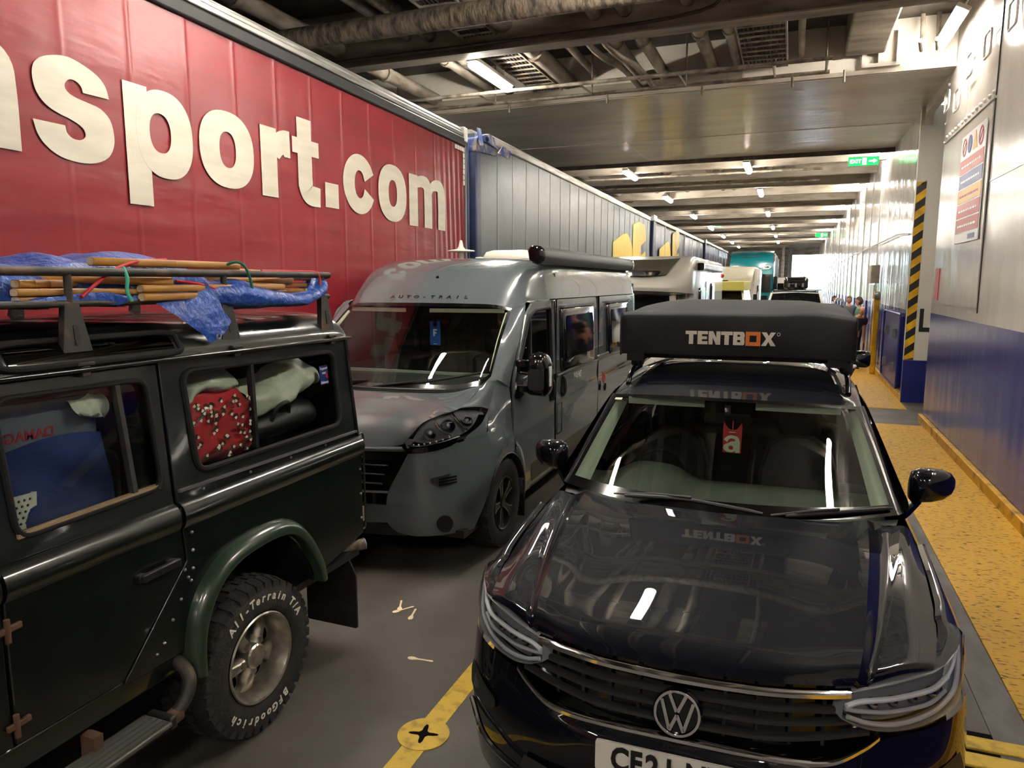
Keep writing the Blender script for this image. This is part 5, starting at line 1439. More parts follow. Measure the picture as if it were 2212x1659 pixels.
cloth([[(-.13, .70, 2.20), (-.11, .72, 2.17), (-.12, .72, 2.12)], [(-.14, .76, 2.19), (-.12, .77, 2.16), (-.13, .77, 2.12)], [(-.16, .82, 2.185), (-.15, .83, 2.155), (-.16, .83, 2.12)]], 4, 4, .006, 14)
# cords
def cord(name, m, pts, r, label):
    o = MB().tube(spline([Vector(p) + df.location for p in pts], 6), r, 8).build(name, m, None); tag(o, label, 'cord', 'elastic cords on the roof rack'); return o
cord('elastic_cord', 'cord_teal', [(-.10, -.56, 2.262), (-.075, -.565, 2.22), (-.075, -.57, 2.17), (-.07, -.555, 2.13)], .007, 'teal elastic cord looped over the rack rail at the front')
cord('elastic_cord', 'cord_green', [(-.14, .04, 2.285), (-.10, .07, 2.30), (-.075, .10, 2.275), (-.07, .13, 2.2), (-.068, .135, 2.11)], .007, 'dark green elastic cord looped over the rail at the middle leg')
cord('elastic_cord', 'cord_red', [(-.085, -.76, 2.15), (-.10, -.68, 2.20), (-.14, -.56, 2.255), (-.17, -.42, 2.29), (-.2, -.25, 2.302)], .007, 'red elastic cord running diagonally across the front poles')
cord('elastic_cord', 'cord_red', [(-.15, .30, 2.262), (-.12, .5, 2.262), (-.10, .66, 2.262), (-.085, .69, 2.24), (-.08, .69, 2.19)], .007, 'red elastic cord hooked over the rail near the rear post')
cord('elastic_cord', 'cord_red', [(-.12, -.28, 2.21), (-.09, -.2, 2.20), (-.08, -.10, 2.175), (-.078, -.085, 2.14)], .006, 'short red elastic cord beside the hanging tarpaulin corner')

# ================================================================ things behind the off-roader's windows
def inside(name, label, cat): return thing(name, label, cat, df.location)
bag = inside('printed_cloth_bag', 'red cloth bag with small dog print behind the rear side window', 'bag')
rows = []
for y, zt in ((-.29, 1.66), (-.22, 1.70), (-.12, 1.715), (0, 1.72), (.08, 1.70), (.105, 1.60)):
    rows.append([(-.16, y, 1.36), (-.10, y, 1.42), (-.085, y, 1.52), (-.09, y, 1.62), (-.13, y, zt - .02), (-.22, y, zt)])
m = MB().patch(rows, 5, 5); m.v = [rn(p, .014, 11) for p in m.v]; m.build('cloth', 'cloth_red', bag, smooth=80)
rg = random.Random(5)
for i in range(58):
    y = rg.uniform(-.28, .09); z = rg.uniform(1.40, 1.67); x = -.074 + .006 * sin(z * 9); a = rg.uniform(0, 6.28)
    for mm, du, k in (('print_brown', 0, .017), ('print_white', .009, .010)):
        MB().plate([(k * cos(a + q) * (1.2 if q % 2 < 1 else .55) + du * cos(a), k * .8 * sin(a + q) + du * sin(a)) for q in (0, 1.1, 2.2, 3.3, 4.4, 5.4)], [], lambda u, v, w, y=y, z=z, x=x, mm=mm: Vector((x + (.001 if mm == 'print_white' else 0), y + u, z + v)), 0).build('dog_print', mm, bag, smooth=0)
for nm, lab, mm, rws in (('plastic_bag', 'crumpled pale plastic bag above the red cloth bag', 'bag_white', [[(-.3, -.32, 1.62), (-.12, -.31, 1.66), (-.10, -.30, 1.70), (-.2, -.3, 1.76)], [(-.3, -.15, 1.65), (-.12, -.16, 1.70), (-.11, -.15, 1.75), (-.2, -.1, 1.79)], [(-.3, .05, 1.66), (-.13, .04, 1.70), (-.12, .05, 1.74), (-.2, .05, 1.80)]]),
                         ('plastic_bag', 'crumpled pale plastic bag filling the rear of the side window', 'bag_white', [[(-.35, .12, 1.50), (-.14, .13, 1.52), (-.12, .13, 1.62), (-.25, .13, 1.70)], [(-.35, .32, 1.55), (-.12, .32, 1.56), (-.10, .33, 1.66), (-.25, .34, 1.74)], [(-.35, .50, 1.58), (-.12, .52, 1.60), (-.10, .52, 1.72), (-.25, .5, 1.79)], [(-.35, .68, 1.62), (-.14, .70, 1.64), (-.13, .69, 1.73), (-.25, .66, 1.79)]]),
                         ('holdall', 'black holdall low in the rear side window', 'bag_black', [[(-.4, .13, 1.36), (-.14, .14, 1.40), (-.12, .15, 1.50), (-.3, .15, 1.56)], [(-.4, .35, 1.36), (-.12, .36, 1.42), (-.10, .36, 1.52), (-.3, .36, 1.58)], [(-.4, .58, 1.36), (-.12, .6, 1.42), (-.11, .6, 1.54), (-.3, .6, 1.60)], [(-.4, .72, 1.38), (-.2, .73, 1.42), (-.2, .73, 1.5), (-.3, .72, 1.56)]])):
    r = inside(nm, lab, 'bag'); m = MB().patch(rws, 6, 6); m.v = [rn(p, .03 if mm != 'bag_black' else .012, 9) for p in m.v]; m.build('body', mm, r, smooth=80)
    if mm == 'bag_black': MB().tube(spline([(-.10, .26, 1.5), (-.07, .28, 1.57), (-.07, .36, 1.585), (-.10, .4, 1.52)], 5), .012, 8).build('handle', mm, r)
stk = inside('window_sticker', 'small dark blue lifeboat charity sticker in the rear side window', 'sticker')
sx = lambda u, v, w: Vector((upx(v) - .008 + w, u, v))
MB().plate(rrect(.63, .705, 1.64, 1.745, .004), [], sx, .001).build('backing', 'sticker_blue', stk)
for k, (s_, zz, sz) in enumerate((('Support', 1.73, .022), ('our', 1.705, .022), ('Lifeboats', 1.652, .019))):
    text_obj('lettering', s_, sz, 'sign_white', stk, frame((upx(zz) - .0065, .668, zz), (0, 1, 0), (0, 0, 1)), bold=.0003, depth=.0004)
MB().plate(rrect(.68, .7, 1.675, 1.698, .002), [], lambda u, v, w: sx(u, v, w + .002), .001).build('flag', 'sign_red', stk)
bd_ = inside('storage_board', 'pale board with dark red reversed printing behind the rear door window', 'board')
MB().box(-.16, -.14, -1.3, -.70, 1.62, 1.78).build('board', 'board_grey', bd_)
text_obj('printing', 'DAMAGE C', .05, 'print_red', bd_, frame((-.139, -1.0, 1.665), (0, -1, 0), (0, 0, 1)), bold=.001, depth=.001)
bl = inside('blue_blanket', 'blue cloth draped behind the rear door window', 'cloth')
rows = [[(-.12, y, 1.63 - .02 * sin(y * 9)), (-.11 + .02 * sin(y * 14), y, 1.55), (-.12 + .03 * sin(y * 17), y + .02, 1.45), (-.10 + .03 * sin(y * 11), y + .05, 1.36), (-.12, y + .05, 1.25)] for y in (-1.35, -1.25, -1.15, -1.05, -.95, -.85, -.78, -.70)]
MB().patch(rows, 5, 4).build('cloth', 'cloth_blue', bl, smooth=80)
pp = inside('crumpled_paper', 'crumpled white paper at the top of the rear door window', 'paper')
m = MB().patch([[(-.13, -.82, 1.76), (-.10, -.8, 1.72), (-.11, -.78, 1.69)], [(-.12, -.75, 1.78), (-.09, -.73, 1.73), (-.11, -.72, 1.68)], [(-.13, -.69, 1.79), (-.11, -.685, 1.73), (-.12, -.69, 1.70)]], 6, 6); m.v = [rn(p, .03, 20) for p in m.v]
m.build('sheet', 'bag_white', pp, smooth=20)
bk = inside('plastic_basket', 'small perforated white plastic basket low in the rear door window', 'basket')
holes = [ellipse(-1.10 + i * .02 - .01 * (j % 2), 1.375 + j * .02, .0055, .0055, 8) for i in range(5) for j in range(5)]
MB().plate(ccw([(-1.14, 1.355), (-1.005, 1.355), (-.995, 1.475), (-1.15, 1.475)]), holes, lambda u, v, w: Vector((-.085 + w, u, v)), .006).build('front', 'basket_white', bk)
MB().box(-.25, -.22, -1.15, -1.0, 1.355, 1.475).box(-.25, -.09, -1.15, -1.144, 1.355, 1.475).box(-.25, -.09, -1.006, -1.0, 1.355, 1.475).build('sides', 'basket_white', bk)
cs = inside('seat_row', 'dark rear seats inside the off-roader', 'seat')
MB().box(-1.45, -.3, -.7, -.45, .9, 1.5).build('backrest', 'seat_black', cs, bev=.05); MB().box(-1.45, -.3, -1.2, -.6, .75, .92).build('cushion', 'seat_black', cs, bev=.05)
lb = inside('luggage_box', 'dark luggage crate stacked inside the off-roader', 'crate')
MB().box(-1.4, -.42, -.3, .8, .7, 1.5).build('crate_body', 'bag_black', lb, bev=.03)
# ================================================================ grey campervan
mat('van_grey', (86, 94, 98), rough=0.22, coat=1.0, coat_rough=.03)
mat('van_band', (58, 61, 64), rough=0.4)
mat('van_skirt', (62, 58, 52), rough=0.5)
mat('acrylic', (10, 11, 12), rough=0.04, spec=.9)
mat('blind_cream', (242, 242, 220), rough=.7)
mat('van_dash', (150, 156, 146), rough=.7)
mat('partition', (70, 62, 48), rough=.7, var=(54, 48, 38), vscale=3, stretch=(6, 1, .5))
mat('tag_blue', (24, 86, 176), rough=.4)
mat('vent_white', (222, 218, 206), rough=.3)
mat('dark_rim', (30, 30, 31), rough=.4)
vn = thing('campervan', 'grey high-roof panel campervan facing the camera behind the off-roader', 'campervan', (-3.18, 4.48, 0))
# bonnet
bon = [[(0, .03, 1.0), (.28, .04, 1.0), (.46, .07, 1.004), (.56, .095, 1.025)],
       [(0, .055, 1.06), (.29, .07, 1.06), (.50, .095, 1.065), (.63, .12, 1.11)],
       [(0, .12, 1.145), (.3, .13, 1.145), (.56, .15, 1.15), (.70, .15, 1.187)],
       [(0, .25, 1.235), (.32, .25, 1.232), (.62, .25, 1.228), (.80, .215, 1.238)],
       [(0, .42, 1.298), (.35, .42, 1.292), (.68, .42, 1.285), (.89, .40, 1.272)],
       [(0, .56, 1.332), (.36, .58, 1.332), (.68, .66, 1.338), (.905, .79, 1.395)]]
both(MB().patch(bon, 5, 5)).build('bonnet', 'van_grey', vn, smooth=60, merge=.001)
both(MB().patch([[(0, .555, 1.336), (.36, .575, 1.336), (.68, .655, 1.342), (.80, .72, 1.362)], [(0, .60, 1.345), (.36, .63, 1.347), (.66, .72, 1.35), (.82, .80, 1.375)], [(0, .66, 1.33), (.36, .69, 1.335), (.64, .77, 1.34), (.83, .86, 1.37)]], 3, 4)).build('cowl_grille', 'plastic_black', vn, merge=.001)
for k in range(4):
    yk = .575 + k * .018
    MB().tube(spline([(-.62, yk + .085, 1.354), (-.3, yk + .015, 1.352), (0, yk, 1.350), (.3, yk + .015, 1.352), (.62, yk + .085, 1.354)], 4), .005, 6).build('cowl_slat', 'trim_dark', vn)
# windscreen
WSB = [(0, .62, 1.335), (.35, .66, 1.337), (.63, .75, 1.335), (.83, .845, 1.370), (.925, .905, 1.445)]
WST = [(0, 1.42, 2.022), (.28, 1.432, 2.02), (.52, 1.465, 2.017), (.72, 1.515, 2.008), (.85, 1.572, 1.975)]
WSM = [(x * .5 + X * .5, y * .5 + Y * .5 - .02, z * .5 + Z * .5 + .012) for (x, y, z), (X, Y, Z) in zip(WSB, WST)]
both(MB().patch([WSB, WSM, WST], 8, 5)).build('windscreen', 'windscreen_glass', vn, smooth=60, merge=.001)
def vws(u, t):
    cs = [spline([a, b, c], 8) for a, b, c in zip(WSB, WSM, WST)]
    i = min(15, int(t * 16)); f = t * 16 - i
    P = spline([c[i].lerp(c[i + 1], f) for c in cs], 6); j = min(23, int(u * 24)); return P[j].lerp(P[j + 1], u * 24 - j)
def vstrip(us, ts, m, d=.003, name='screen_border'):
    b = MB().patch([[vws(u, t) for u in us] for t in ts], 2, 2).push(d, (0, -1, 1))
    if us[0] > 0: pair(b, name, m, vn)
    else: both(b).build(name, m, vn, merge=.001)
vstrip([0, .25, .5, .75, 1], [0, .03, .06], 'gloss_black'); vstrip([0, .25, .5, .75, 1], [.955, .98, 1], 'gloss_black'); vstrip([.945, .97, 1], [.0, .25, .5, .75, 1], 'gloss_black')
# roof front and roof
sec_side = [(0, 2.475), (.4, 2.47), (.74, 2.452), (.86, 2.425), (.92, 2.37), (.955, 2.26), (.985, 2.10), (.995, 2.05)]
def roof_row(y, dz, k): return [(x, y, z + dz * (1 if i < 6 else k)) for i, (x, z) in enumerate(sec_side)]
topr = [tuple(vws(u, 1)) for u in (0, .25, .5, .72, .86, .96, 1)] + [(.885, 1.60, 1.955)]
rows = [topr,
        [(0, 1.62, 2.20), (.30, 1.63, 2.195), (.54, 1.66, 2.185), (.70, 1.69, 2.175), (.80, 1.72, 2.155), (.86, 1.75, 2.12), (.905, 1.78, 2.07), (.915, 1.79, 2.03)],
        [(0, 1.86, 2.345), (.36, 1.865, 2.34), (.64, 1.885, 2.325), (.78, 1.90, 2.30), (.86, 1.92, 2.255), (.905, 1.94, 2.18), (.945, 1.96, 2.08), (.955, 1.965, 2.045)],
        [(0, 2.14, 2.435), (.4, 2.14, 2.43), (.71, 2.15, 2.41), (.84, 2.155, 2.375), (.90, 2.16, 2.32), (.94, 2.165, 2.22), (.972, 2.17, 2.09), (.98, 2.17, 2.05)],
        roof_row(2.5, -.015, 0), roof_row(3.2, 0, 0), roof_row(4.6, 0, 0), roof_row(6.0, 0, 0), [(x * .985, 6.25, z - .02) for x, z in sec_side], [(x * .95, 6.36, z - .10) for x, z in sec_side]]
both(MB().patch(rows, 5, 4)).build('roof', 'van_grey', vn, smooth=60, merge=.001)
# sides behind the cab
ss = [(.996, 2.05), (1.004, 1.97), (1.016, 1.6), (1.02, 1.3), (1.012, 1.12), (1.022, 1.0), (1.02, .75), (1.018, .56)]
rows = [[(x, y, z) for x, z in ss] for y in (2.36, 3.5, 5.0, 6.15)] + [[(x - .03, 6.30, z) for x, z in ss], [(x - .12, 6.36, z) for x, z in ss]]
pair(MB().patch(rows, 3, 4), 'body_side', 'van_grey', vn, smooth=50)
pair(MB().patch([[(1.02, y, .56), (1.024, y, .48), (1.015, y, .36), (.98, y, .31)] for y in (1.62, 2.4, 3.6, 4.45)], 2, 3), 'side_skirt', 'van_skirt', vn)
pair(MB().patch([[(1.02, y, .56), (1.024, y, .48), (1.015, y, .36), (.98, y, .31)] for y in (5.62, 6.0, 6.3)], 2, 3), 'side_skirt', 'van_skirt', vn)
vx = lambda z: 1.02 - (.024 * max(0, (z - 1.3) / .7)) + (.0 if z > 1.0 else 0)
def vplate(outer, holes, t=.02, dx=0.0): return MB().plate(ccw(outer), holes, lambda u, v, w: Vector((vx(v) + dx + w, u, v)), t)
# cab door with window
VW_ = rpoly([(1.30, 1.44), (1.30, 1.47), (1.62, 1.90), (1.78, 1.955), (2.20, 1.965), (2.235, 1.93), (2.235, 1.40), (1.55, 1.40)], .05)
pair(vplate(rpoly([(1.18, .84), (1.18, 1.36), (1.22, 1.44), (1.56, 1.94), (1.72, 2.03), (2.345, 2.04), (2.345, .36), (1.48, .36), (1.46, .60), (1.39, .73), (1.28, .81)], .03), [VW_]), 'cab_door', 'van_grey', vn, bev=.004)
pair(MB().plate(ccw(VW_), [], lambda u, v, w: Vector((vx(v) - .015 + w, u, v)), 0), 'door_window', 'window_tint', vn, smooth=0)
pair(MB().tube([(vx(v) + .003, u, v) for u, v in VW_], .012, 8, closed=True), 'window_seal', 'rubber', vn)
pair(MB().bar((vx(1.4) - .008, 1.63, 1.40), (vx(1.9) - .008, 1.66, 1.91), .02, .02, (0, 1, 0)), 'window_divider', 'plastic_black', vn)
# screen pillar between windscreen and door
prow = []
for t, q in ((0, (1.0, 1.12, 1.33)), (.2, (1.0, 1.20, 1.47)), (.45, (.995, 1.35, 1.67)), (.7, (.985, 1.50, 1.86)), (.9, (.955, 1.64, 2.0)), (1, (.915, 1.75, 2.035))):
    p = vws(1, t); Q = Vector(q); prow.append([p, p.lerp(Q, .35) + Vector((.022, -.012, .004)), p.lerp(Q, .7) + Vector((.02, -.01, .002)), Q])
pair(MB().patch(prow, 4, 3), 'windscreen_pillar', 'van_grey', vn, smooth=60)
pair(MB().patch([[(.915, 1.75, 2.035), (.93, 1.80, 2.04), (.955, 1.97, 2.045)], [(.98, 1.72, 2.02), (.985, 1.85, 2.03), (.99, 2.0, 2.035)]], 2, 2), 'door_header', 'van_grey', vn)
pair(MB().patch([[(.955, 1.965, 2.05), (.98, 2.17, 2.05), (.995, 2.36, 2.05)], [(.99, 1.96, 2.02), (.998, 2.17, 2.03), (1.0, 2.36, 2.03)]], 2, 2), 'door_header', 'van_grey', vn)
# front wing
WC = (.99, .37)
def va(y, r=.43):
    d = min(1, max(-1, (y - WC[0]) / r)); return WC[1] + r * sqrt(max(0, 1 - d * d))
wing = [[(.968, .74, 1.212), (.985, .70, 1.15), (1.0, .66, 1.05), (1.008, .64, .92), (1.012, .62, .75), (1.015, .595, .50)],
        [(.962, .80, 1.24), (.99, .78, 1.14), (1.005, .76, 1.04), (1.03, .74, .93), (1.035, .72, .80), (1.03, .71, va(.71))],
        [(.955, .86, 1.30), (.992, .88, 1.18), (1.005, .90, 1.05), (1.035, .90, .95), (1.042, .90, .87), (1.035, .90, va(.90))],
        [(.955, .93, 1.385), (.998, 1.0, 1.22), (1.008, 1.03, 1.05), (1.03, 1.05, .93), (1.04, 1.06, .86), (1.035, 1.06, va(1.06))],
        [(1.0, 1.12, 1.33), (1.008, 1.14, 1.2), (1.01, 1.15, 1.05), (1.022, 1.165, .93), (1.032, 1.17, .85), (1.032, 1.172, va(1.172))]]
pair(MB().patch(wing, 5, 4), 'front_wing', 'van_grey', vn, smooth=60)
pair(MB().patch([[(.905, .79, 1.395), (.93, .85, 1.42), (.955, .93, 1.385)], [(.90, .6, 1.325), (.945, .72, 1.32), (.955, .86, 1.30)], [(.892, .42, 1.277), (.945, .60, 1.262), (.962, .80, 1.24)], [(.885, .385, 1.268), (.95, .60, 1.248), (.968, .74, 1.212)]], 4, 4), 'wing_top', 'van_grey', vn, smooth=60)
pair(MB().patch([[(vws(1, 0).x, vws(1, 0).y, vws(1, 0).z), (.97, 1.0, 1.41), (1.0, 1.12, 1.33)], [(.905, .79, 1.395), (.93, .85, 1.42), (.955, .93, 1.385)]], 3, 3), 'wing_corner', 'van_grey', vn, smooth=60)
pair(MB().patch([[(1.035, y, va(y)), (1.03, y, va(y) - .015), (.9, y, va(y) - .02)] for y in (.58, .7, .85, 1.0, 1.15, 1.3, 1.4)], 3, 2), 'arch_lip', 'plastic_black', vn)
fl_ = [(1.172, va(1.172)), (1.3, va(1.3)), (1.38, va(1.38)), (1.415, .45), (1.42, .33)]
rows = [[(1.034, y, z), (1.036, y + .02, z + .04), (1.024, y + .05, z + .10)] for y, z in fl_]
pair(MB().patch(rows, 4, 3), 'arch_flare', 'van_grey', vn, smooth=60)
pair(MB().box(.975, 1.01, 1.42, 1.62, .33, .60), 'door_sill', 'van_grey', vn)
pair(MB().box(.86, 1.02, 1.44, 1.455, .12, .45), 'mudflap', 'rubber', vn)
pair(MB().patch([[(.94, .40, 1.06), (.982, .56, 1.12), (.972, .735, 1.205)], [(.938, .385, 1.047), (.994, .575, 1.08), (.984, .715, 1.17)], [(.935, .372, 1.033), (1.0, .585, 1.04), (.995, .68, 1.09)]], 3, 4), 'wing_corner', 'van_grey', vn, smooth=60)
# front fascia
nose = lambda x: .03 + .16 * (x / .95) ** 2 + .18 * (abs(x) / .95) ** 6
def fas(pts): return [(x, nose(x) + dy, z) for x, dy, z in pts]
both(MB().patch([fas([(0, -.002, .998), (.3, -.002, .998), (.55, -.002, 1.008)]), fas([(0, -.02, .985), (.3, -.02, .985), (.57, -.015, .99)]), fas([(0, -.01, .965), (.3, -.01, .965), (.59, -.008, .97)])], 3, 4)).build('grille_strip', 'van_grey', vn, merge=.001)
both(MB().patch([fas([(0, -.006, .968), (.3, -.006, .968), (.62, -.006, .985)]), fas([(0, .03, .82), (.3, .03, .82), (.5, .02, .83)]), fas([(0, .0, .655), (.2, .0, .655), (.44, .0, .66)])], 4, 4)).build('grille', 'gloss_black', vn, merge=.001)
pair(MB().patch([fas([(.56, -.012, .985), (.68, -.012, 1.0), (.80, -.01, 1.015), (.93, -.004, 1.045)]), fas([(.57, -.012, .955), (.70, -.012, .962), (.82, -.01, .985), (.94, -.004, 1.03)])], 2, 4), 'grille_wing', 'gloss_black', vn)
for z, h in ((.86, .45), (.79, .42), (.72, .40)): MB().tube([(x, nose(x) - .008, z) for x in [h * (k / 6 - 1) for k in range(13)]], .007, 6).build('grille_bar', 'trim_dark', vn)
bp = [fas([(.60, 0, .965), (.72, 0, .972), (.85, 0, 1.0), (.93, .02, 1.035)]) + [(1.0, .66, 1.045)],
      fas([(.53, 0, .83), (.68, -.005, .83), (.84, -.005, .84), (.94, .01, .86)]) + [(1.010, .64, .88)],
      fas([(.445, 0, .665), (.64, .0, .66), (.84, -.005, .66), (.95, .0, .66)]) + [(1.0135, .615, .68)],
      fas([(.43, -.012, .555), (.64, -.012, .56), (.84, -.012, .56), (.95, -.005, .56)]) + [(1.0155, .60, .54)],
      fas([(.43, .0, .42), (.62, .0, .40), (.82, .0, .40), (.93, .0, .40)]) + [(1.0, .47, .40)],
      fas([(.50, .03, .33), (.64, .02, .315), (.80, .02, .315), (.91, .02, .32)]) + [(.98, .42, .325)]]
pair(MB().patch(bp, 5, 5), 'front_bumper', 'van_grey', vn, smooth=60)
both(MB().patch([fas([(0, -.012, .56), (.2, -.012, .56), (.43, -.012, .56)]), fas([(0, -.006, .41), (.2, -.006, .41), (.43, 0, .42)])], 2, 3)).build('bumper_panel', 'van_grey', vn, merge=.001)
both(MB().patch([fas([(0, -.0, .66), (.2, -.0, .66), (.445, .0, .665)]), fas([(0, -.014, .645), (.2, -.014, .645), (.44, -.01, .65)])], 2, 3)).build('bumper_lip', 'van_grey', vn, merge=.001)
both(MB().patch([fas([(0, .015, .65), (.2, .015, .65), (.44, .01, .65)]), fas([(0, .02, .56), (.2, .02, .56), (.43, .01, .56)])], 2, 3)).build('lower_grille', 'hole_black', vn, merge=.001)
for x in (-.33, -.11, .11, .33): MB().box(x - .01, x + .01, nose(x) - .008, nose(x) + .03, .56, .65).build('grille_rib', 'plastic_black', vn)
both(MB().patch([fas([(0, 0, .41), (.25, 0, .41), (.48, .01, .40)]), fas([(0, .03, .31), (.3, .03, .31), (.56, .03, .315)])], 2, 3)).build('air_dam', 'plastic_black', vn, merge=.001)
pair(MB().patch([fas([(.74, -.004, .765), (.83, -.006, .785), (.915, .004, .80)]), fas([(.75, .004, .72), (.84, .0, .73), (.92, .004, .74)]), fas([(.80, -.004, .69), (.86, -.006, .70), (.905, .004, .71)])], 3, 3).push(.004, (.5, -1, 0)), 'bumper_vent', 'trim_dark', vn)
for k in range(3): pair(MB().tube([(x, nose(x) - .014 + .01 * (x > .9), .712 + k * .022 + (x - .8) * .12) for x in (.80, .85, .90)], .006, 6), 'vent_slat', 'hole_black', vn)
for s in (-1, 1):
    fg = MB().lathe([(.062, .03), (.062, 0), (.05, -.006), (.048, .012), (.002, .014)], (s * .835, nose(.835) - .015, .415), (s * .25, -1, 0), 24).build('fog_lamp', 'gloss_black', vn)
    MB().lathe([(.046, 0), (.03, -.01), (.002, -.013)], (s * .838, nose(.835) - .012, .415), (s * .25, -1, 0), 20).build('fog_lens', 'lamp_dark', fg)
MB().plate(rrect(-.26, .26, -.056, .056, .01), [], lambda u, v, w: Vector((u, nose(u) - .026 - w, .485 + v)), .008).build('number_plate', 'plate_white', vn)
# headlights
HT = [(.558, .094, 1.03), (.63, .118, 1.11), (.70, .148, 1.187), (.80, .205, 1.236), (.895, .375, 1.265), (.953, .60, 1.244), (.968, .735, 1.214)]
HB = [(.565, .096, 1.015), (.66, .132, 1.0), (.76, .18, 1.008), (.86, .262, 1.035), (.94, .40, 1.06), (.982, .56, 1.12), (.972, .735, 1.205)]
HM = [((a[0] + b[0]) / 2 + .01, (a[1] + b[1]) / 2 - .018, (a[2] + b[2]) / 2) for a, b in zip(HT, HB)]
for s in (-1, 1):
    b = MB().patch([HT, HM, HB], 4, 4).push(.06, (-.5, 1, 0))
    for v in b.v: v.x *= s
    h = b.build('headlight', 'lamp_dark', vn, smooth=60)
    b = MB().patch([HT, HM, HB], 4, 4).push(.003, (.5, -1, 0))
    for v in b.v: v.x *= s
    b.build('headlight_lens', 'lamp_glass', h, smooth=60)
    def hp(u, t, d=.035):
        f = u * 6; i = min(5, int(f)); a = Vector(HT[i]).lerp(Vector(HT[i + 1]), f - i); c = Vector(HB[i]).lerp(Vector(HB[i + 1]), f - i)
        p = a.lerp(c, t) + Vector((-.45, .85, 0)) * d; return Vector((p.x * s, p.y, p.z))
    for u, t, r in ((.36, .5, .045), (.54, .45, .055), (.70, .5, .045)):
        MB().lathe([(r, -.03), (r * .8, .0), (r * .4, .03), (.002, .035)], hp(u, t, .02), (-.35 * s, .93, 0), 20, False).build('reflector', 'chrome', h)
        MB().ball(hp(u, t, .03), .016, 10, 8).build('bulb', 'lens_white', h)
    for k in range(7): MB().ball(hp(.12 + k * .065, .88, .02), .008, 8, 6).build('running_light', 'lens_white', h)
    MB().tube(spline([hp(.44, .15), hp(.46, .5), hp(.52, .85)], 4), .008, 8).build('light_guide', 'chrome', h)
    MB().tube(spline([hp(.60, .1), hp(.63, .5), hp(.68, .85)], 4), .008, 8).build('light_guide', 'chrome', h)
    MB().tube(spline([hp(u, .95, .01) for u in (.05, .2, .4, .6)], 4), .006, 8).build('light_guide', 'lamp_chrome', h)
# wheels
def van_wheel(y, s):
    w = MB().lathe([(.2, -.2), (.3, -.225), (.355, -.215), (.372, -.18), (.372, -.04), (.358, -.012), (.31, 0), (.25, -.006), (.225, -.02), (.22, -.2)], (s * 1.02, y, .372), (s, 0, 0), 48).build('wheel', 'tyre', vn)
    t = MB()
    for k in range(56):
        a = 2 * pi * k / 56
        for x0, x1 in ((-.05, -.012), (-.2, -.165)):
            t.bar(Vector((s * (1.02 + x0), y + .371 * cos(a), .372 + .371 * sin(a))), Vector((s * (1.02 + x1), y + .364 * cos(a), .372 + .364 * sin(a))), .022, .012, (0, cos(a), sin(a)))
    t.build('tread', 'tyre', w, smooth=0)['kind'] = 'stuff'
    rm_ = MB().lathe([(.226, -.018), (.222, -.004), (.212, -.012), (.205, -.06), (.195, -.10), (.002, -.11)], (s * 1.02, y, .372), (s, 0, 0), 40, False).build('rim', 'dark_rim', w)
    for k in range(5):
        a = radians(90 + 18) + 2 * pi * k / 5; e1 = Vector((0, cos(a), sin(a))); e2 = Vector((0, -sin(a), cos(a))); o = Vector((s * 1.02, y, .372)); ex_ = Vector((s, 0, 0))
        rg_ = []
        for q, wd, d in ((.04, .05, -.035), (.10, .045, -.03), (.16, .06, -.022), (.205, .10, -.02)):
            c0 = o + e1 * q; rg_.append([c0 - e2 * wd / 2 + ex_ * (d - .04), c0 - e2 * wd / 2 + ex_ * d, c0 + e2 * wd / 2 + ex_ * d, c0 + e2 * wd / 2 + ex_ * (d - .04)])
        sp_ = MB().loft(rg_).build('spoke', 'dark_rim', rm_)

        MB().tube([o + e1 * .06 + e2 * .018 + ex_ * -.03, o + e1 * .15 + e2 * .027 + ex_ * -.021, o + e1 * .2 + e2 * .047 + ex_ * -.019], .005, 6).build('machined_edge', 'alloy_silver', rm_)
        MB().tube([o + e1 * .06 - e2 * .018 + ex_ * -.03, o + e1 * .15 - e2 * .027 + ex_ * -.021, o + e1 * .2 - e2 * .047 + ex_ * -.019], .005, 6).build('machined_edge', 'alloy_silver', rm_)
    MB().lathe([(.045, -.06), (.04, -.022), (.002, -.02)], (s * 1.02, y, .372), (s, 0, 0), 20).build('hub_cap', 'dark_rim', rm_)
for y in (.99, 5.03):
    van_wheel(y, 1); van_wheel(y, -1)
MB().box(-.95, .95, .3, 6.2, .28, .34).build('underbody', 'plastic_black', vn)
MB().box(-.96, .96, 6.33, 6.36, .35, 2.2).build('rear_doors', 'van_grey', vn, bev=.02)
pair(MB().plate([(5.03 + .45 * cos(a), .33 + .45 * sin(a)) for a in [pi * k / 14 for k in range(15)]], [], lambda u, v, w: Vector((1.024 + w, u, v)), .01), 'rear_arch', 'plastic_black', vn)
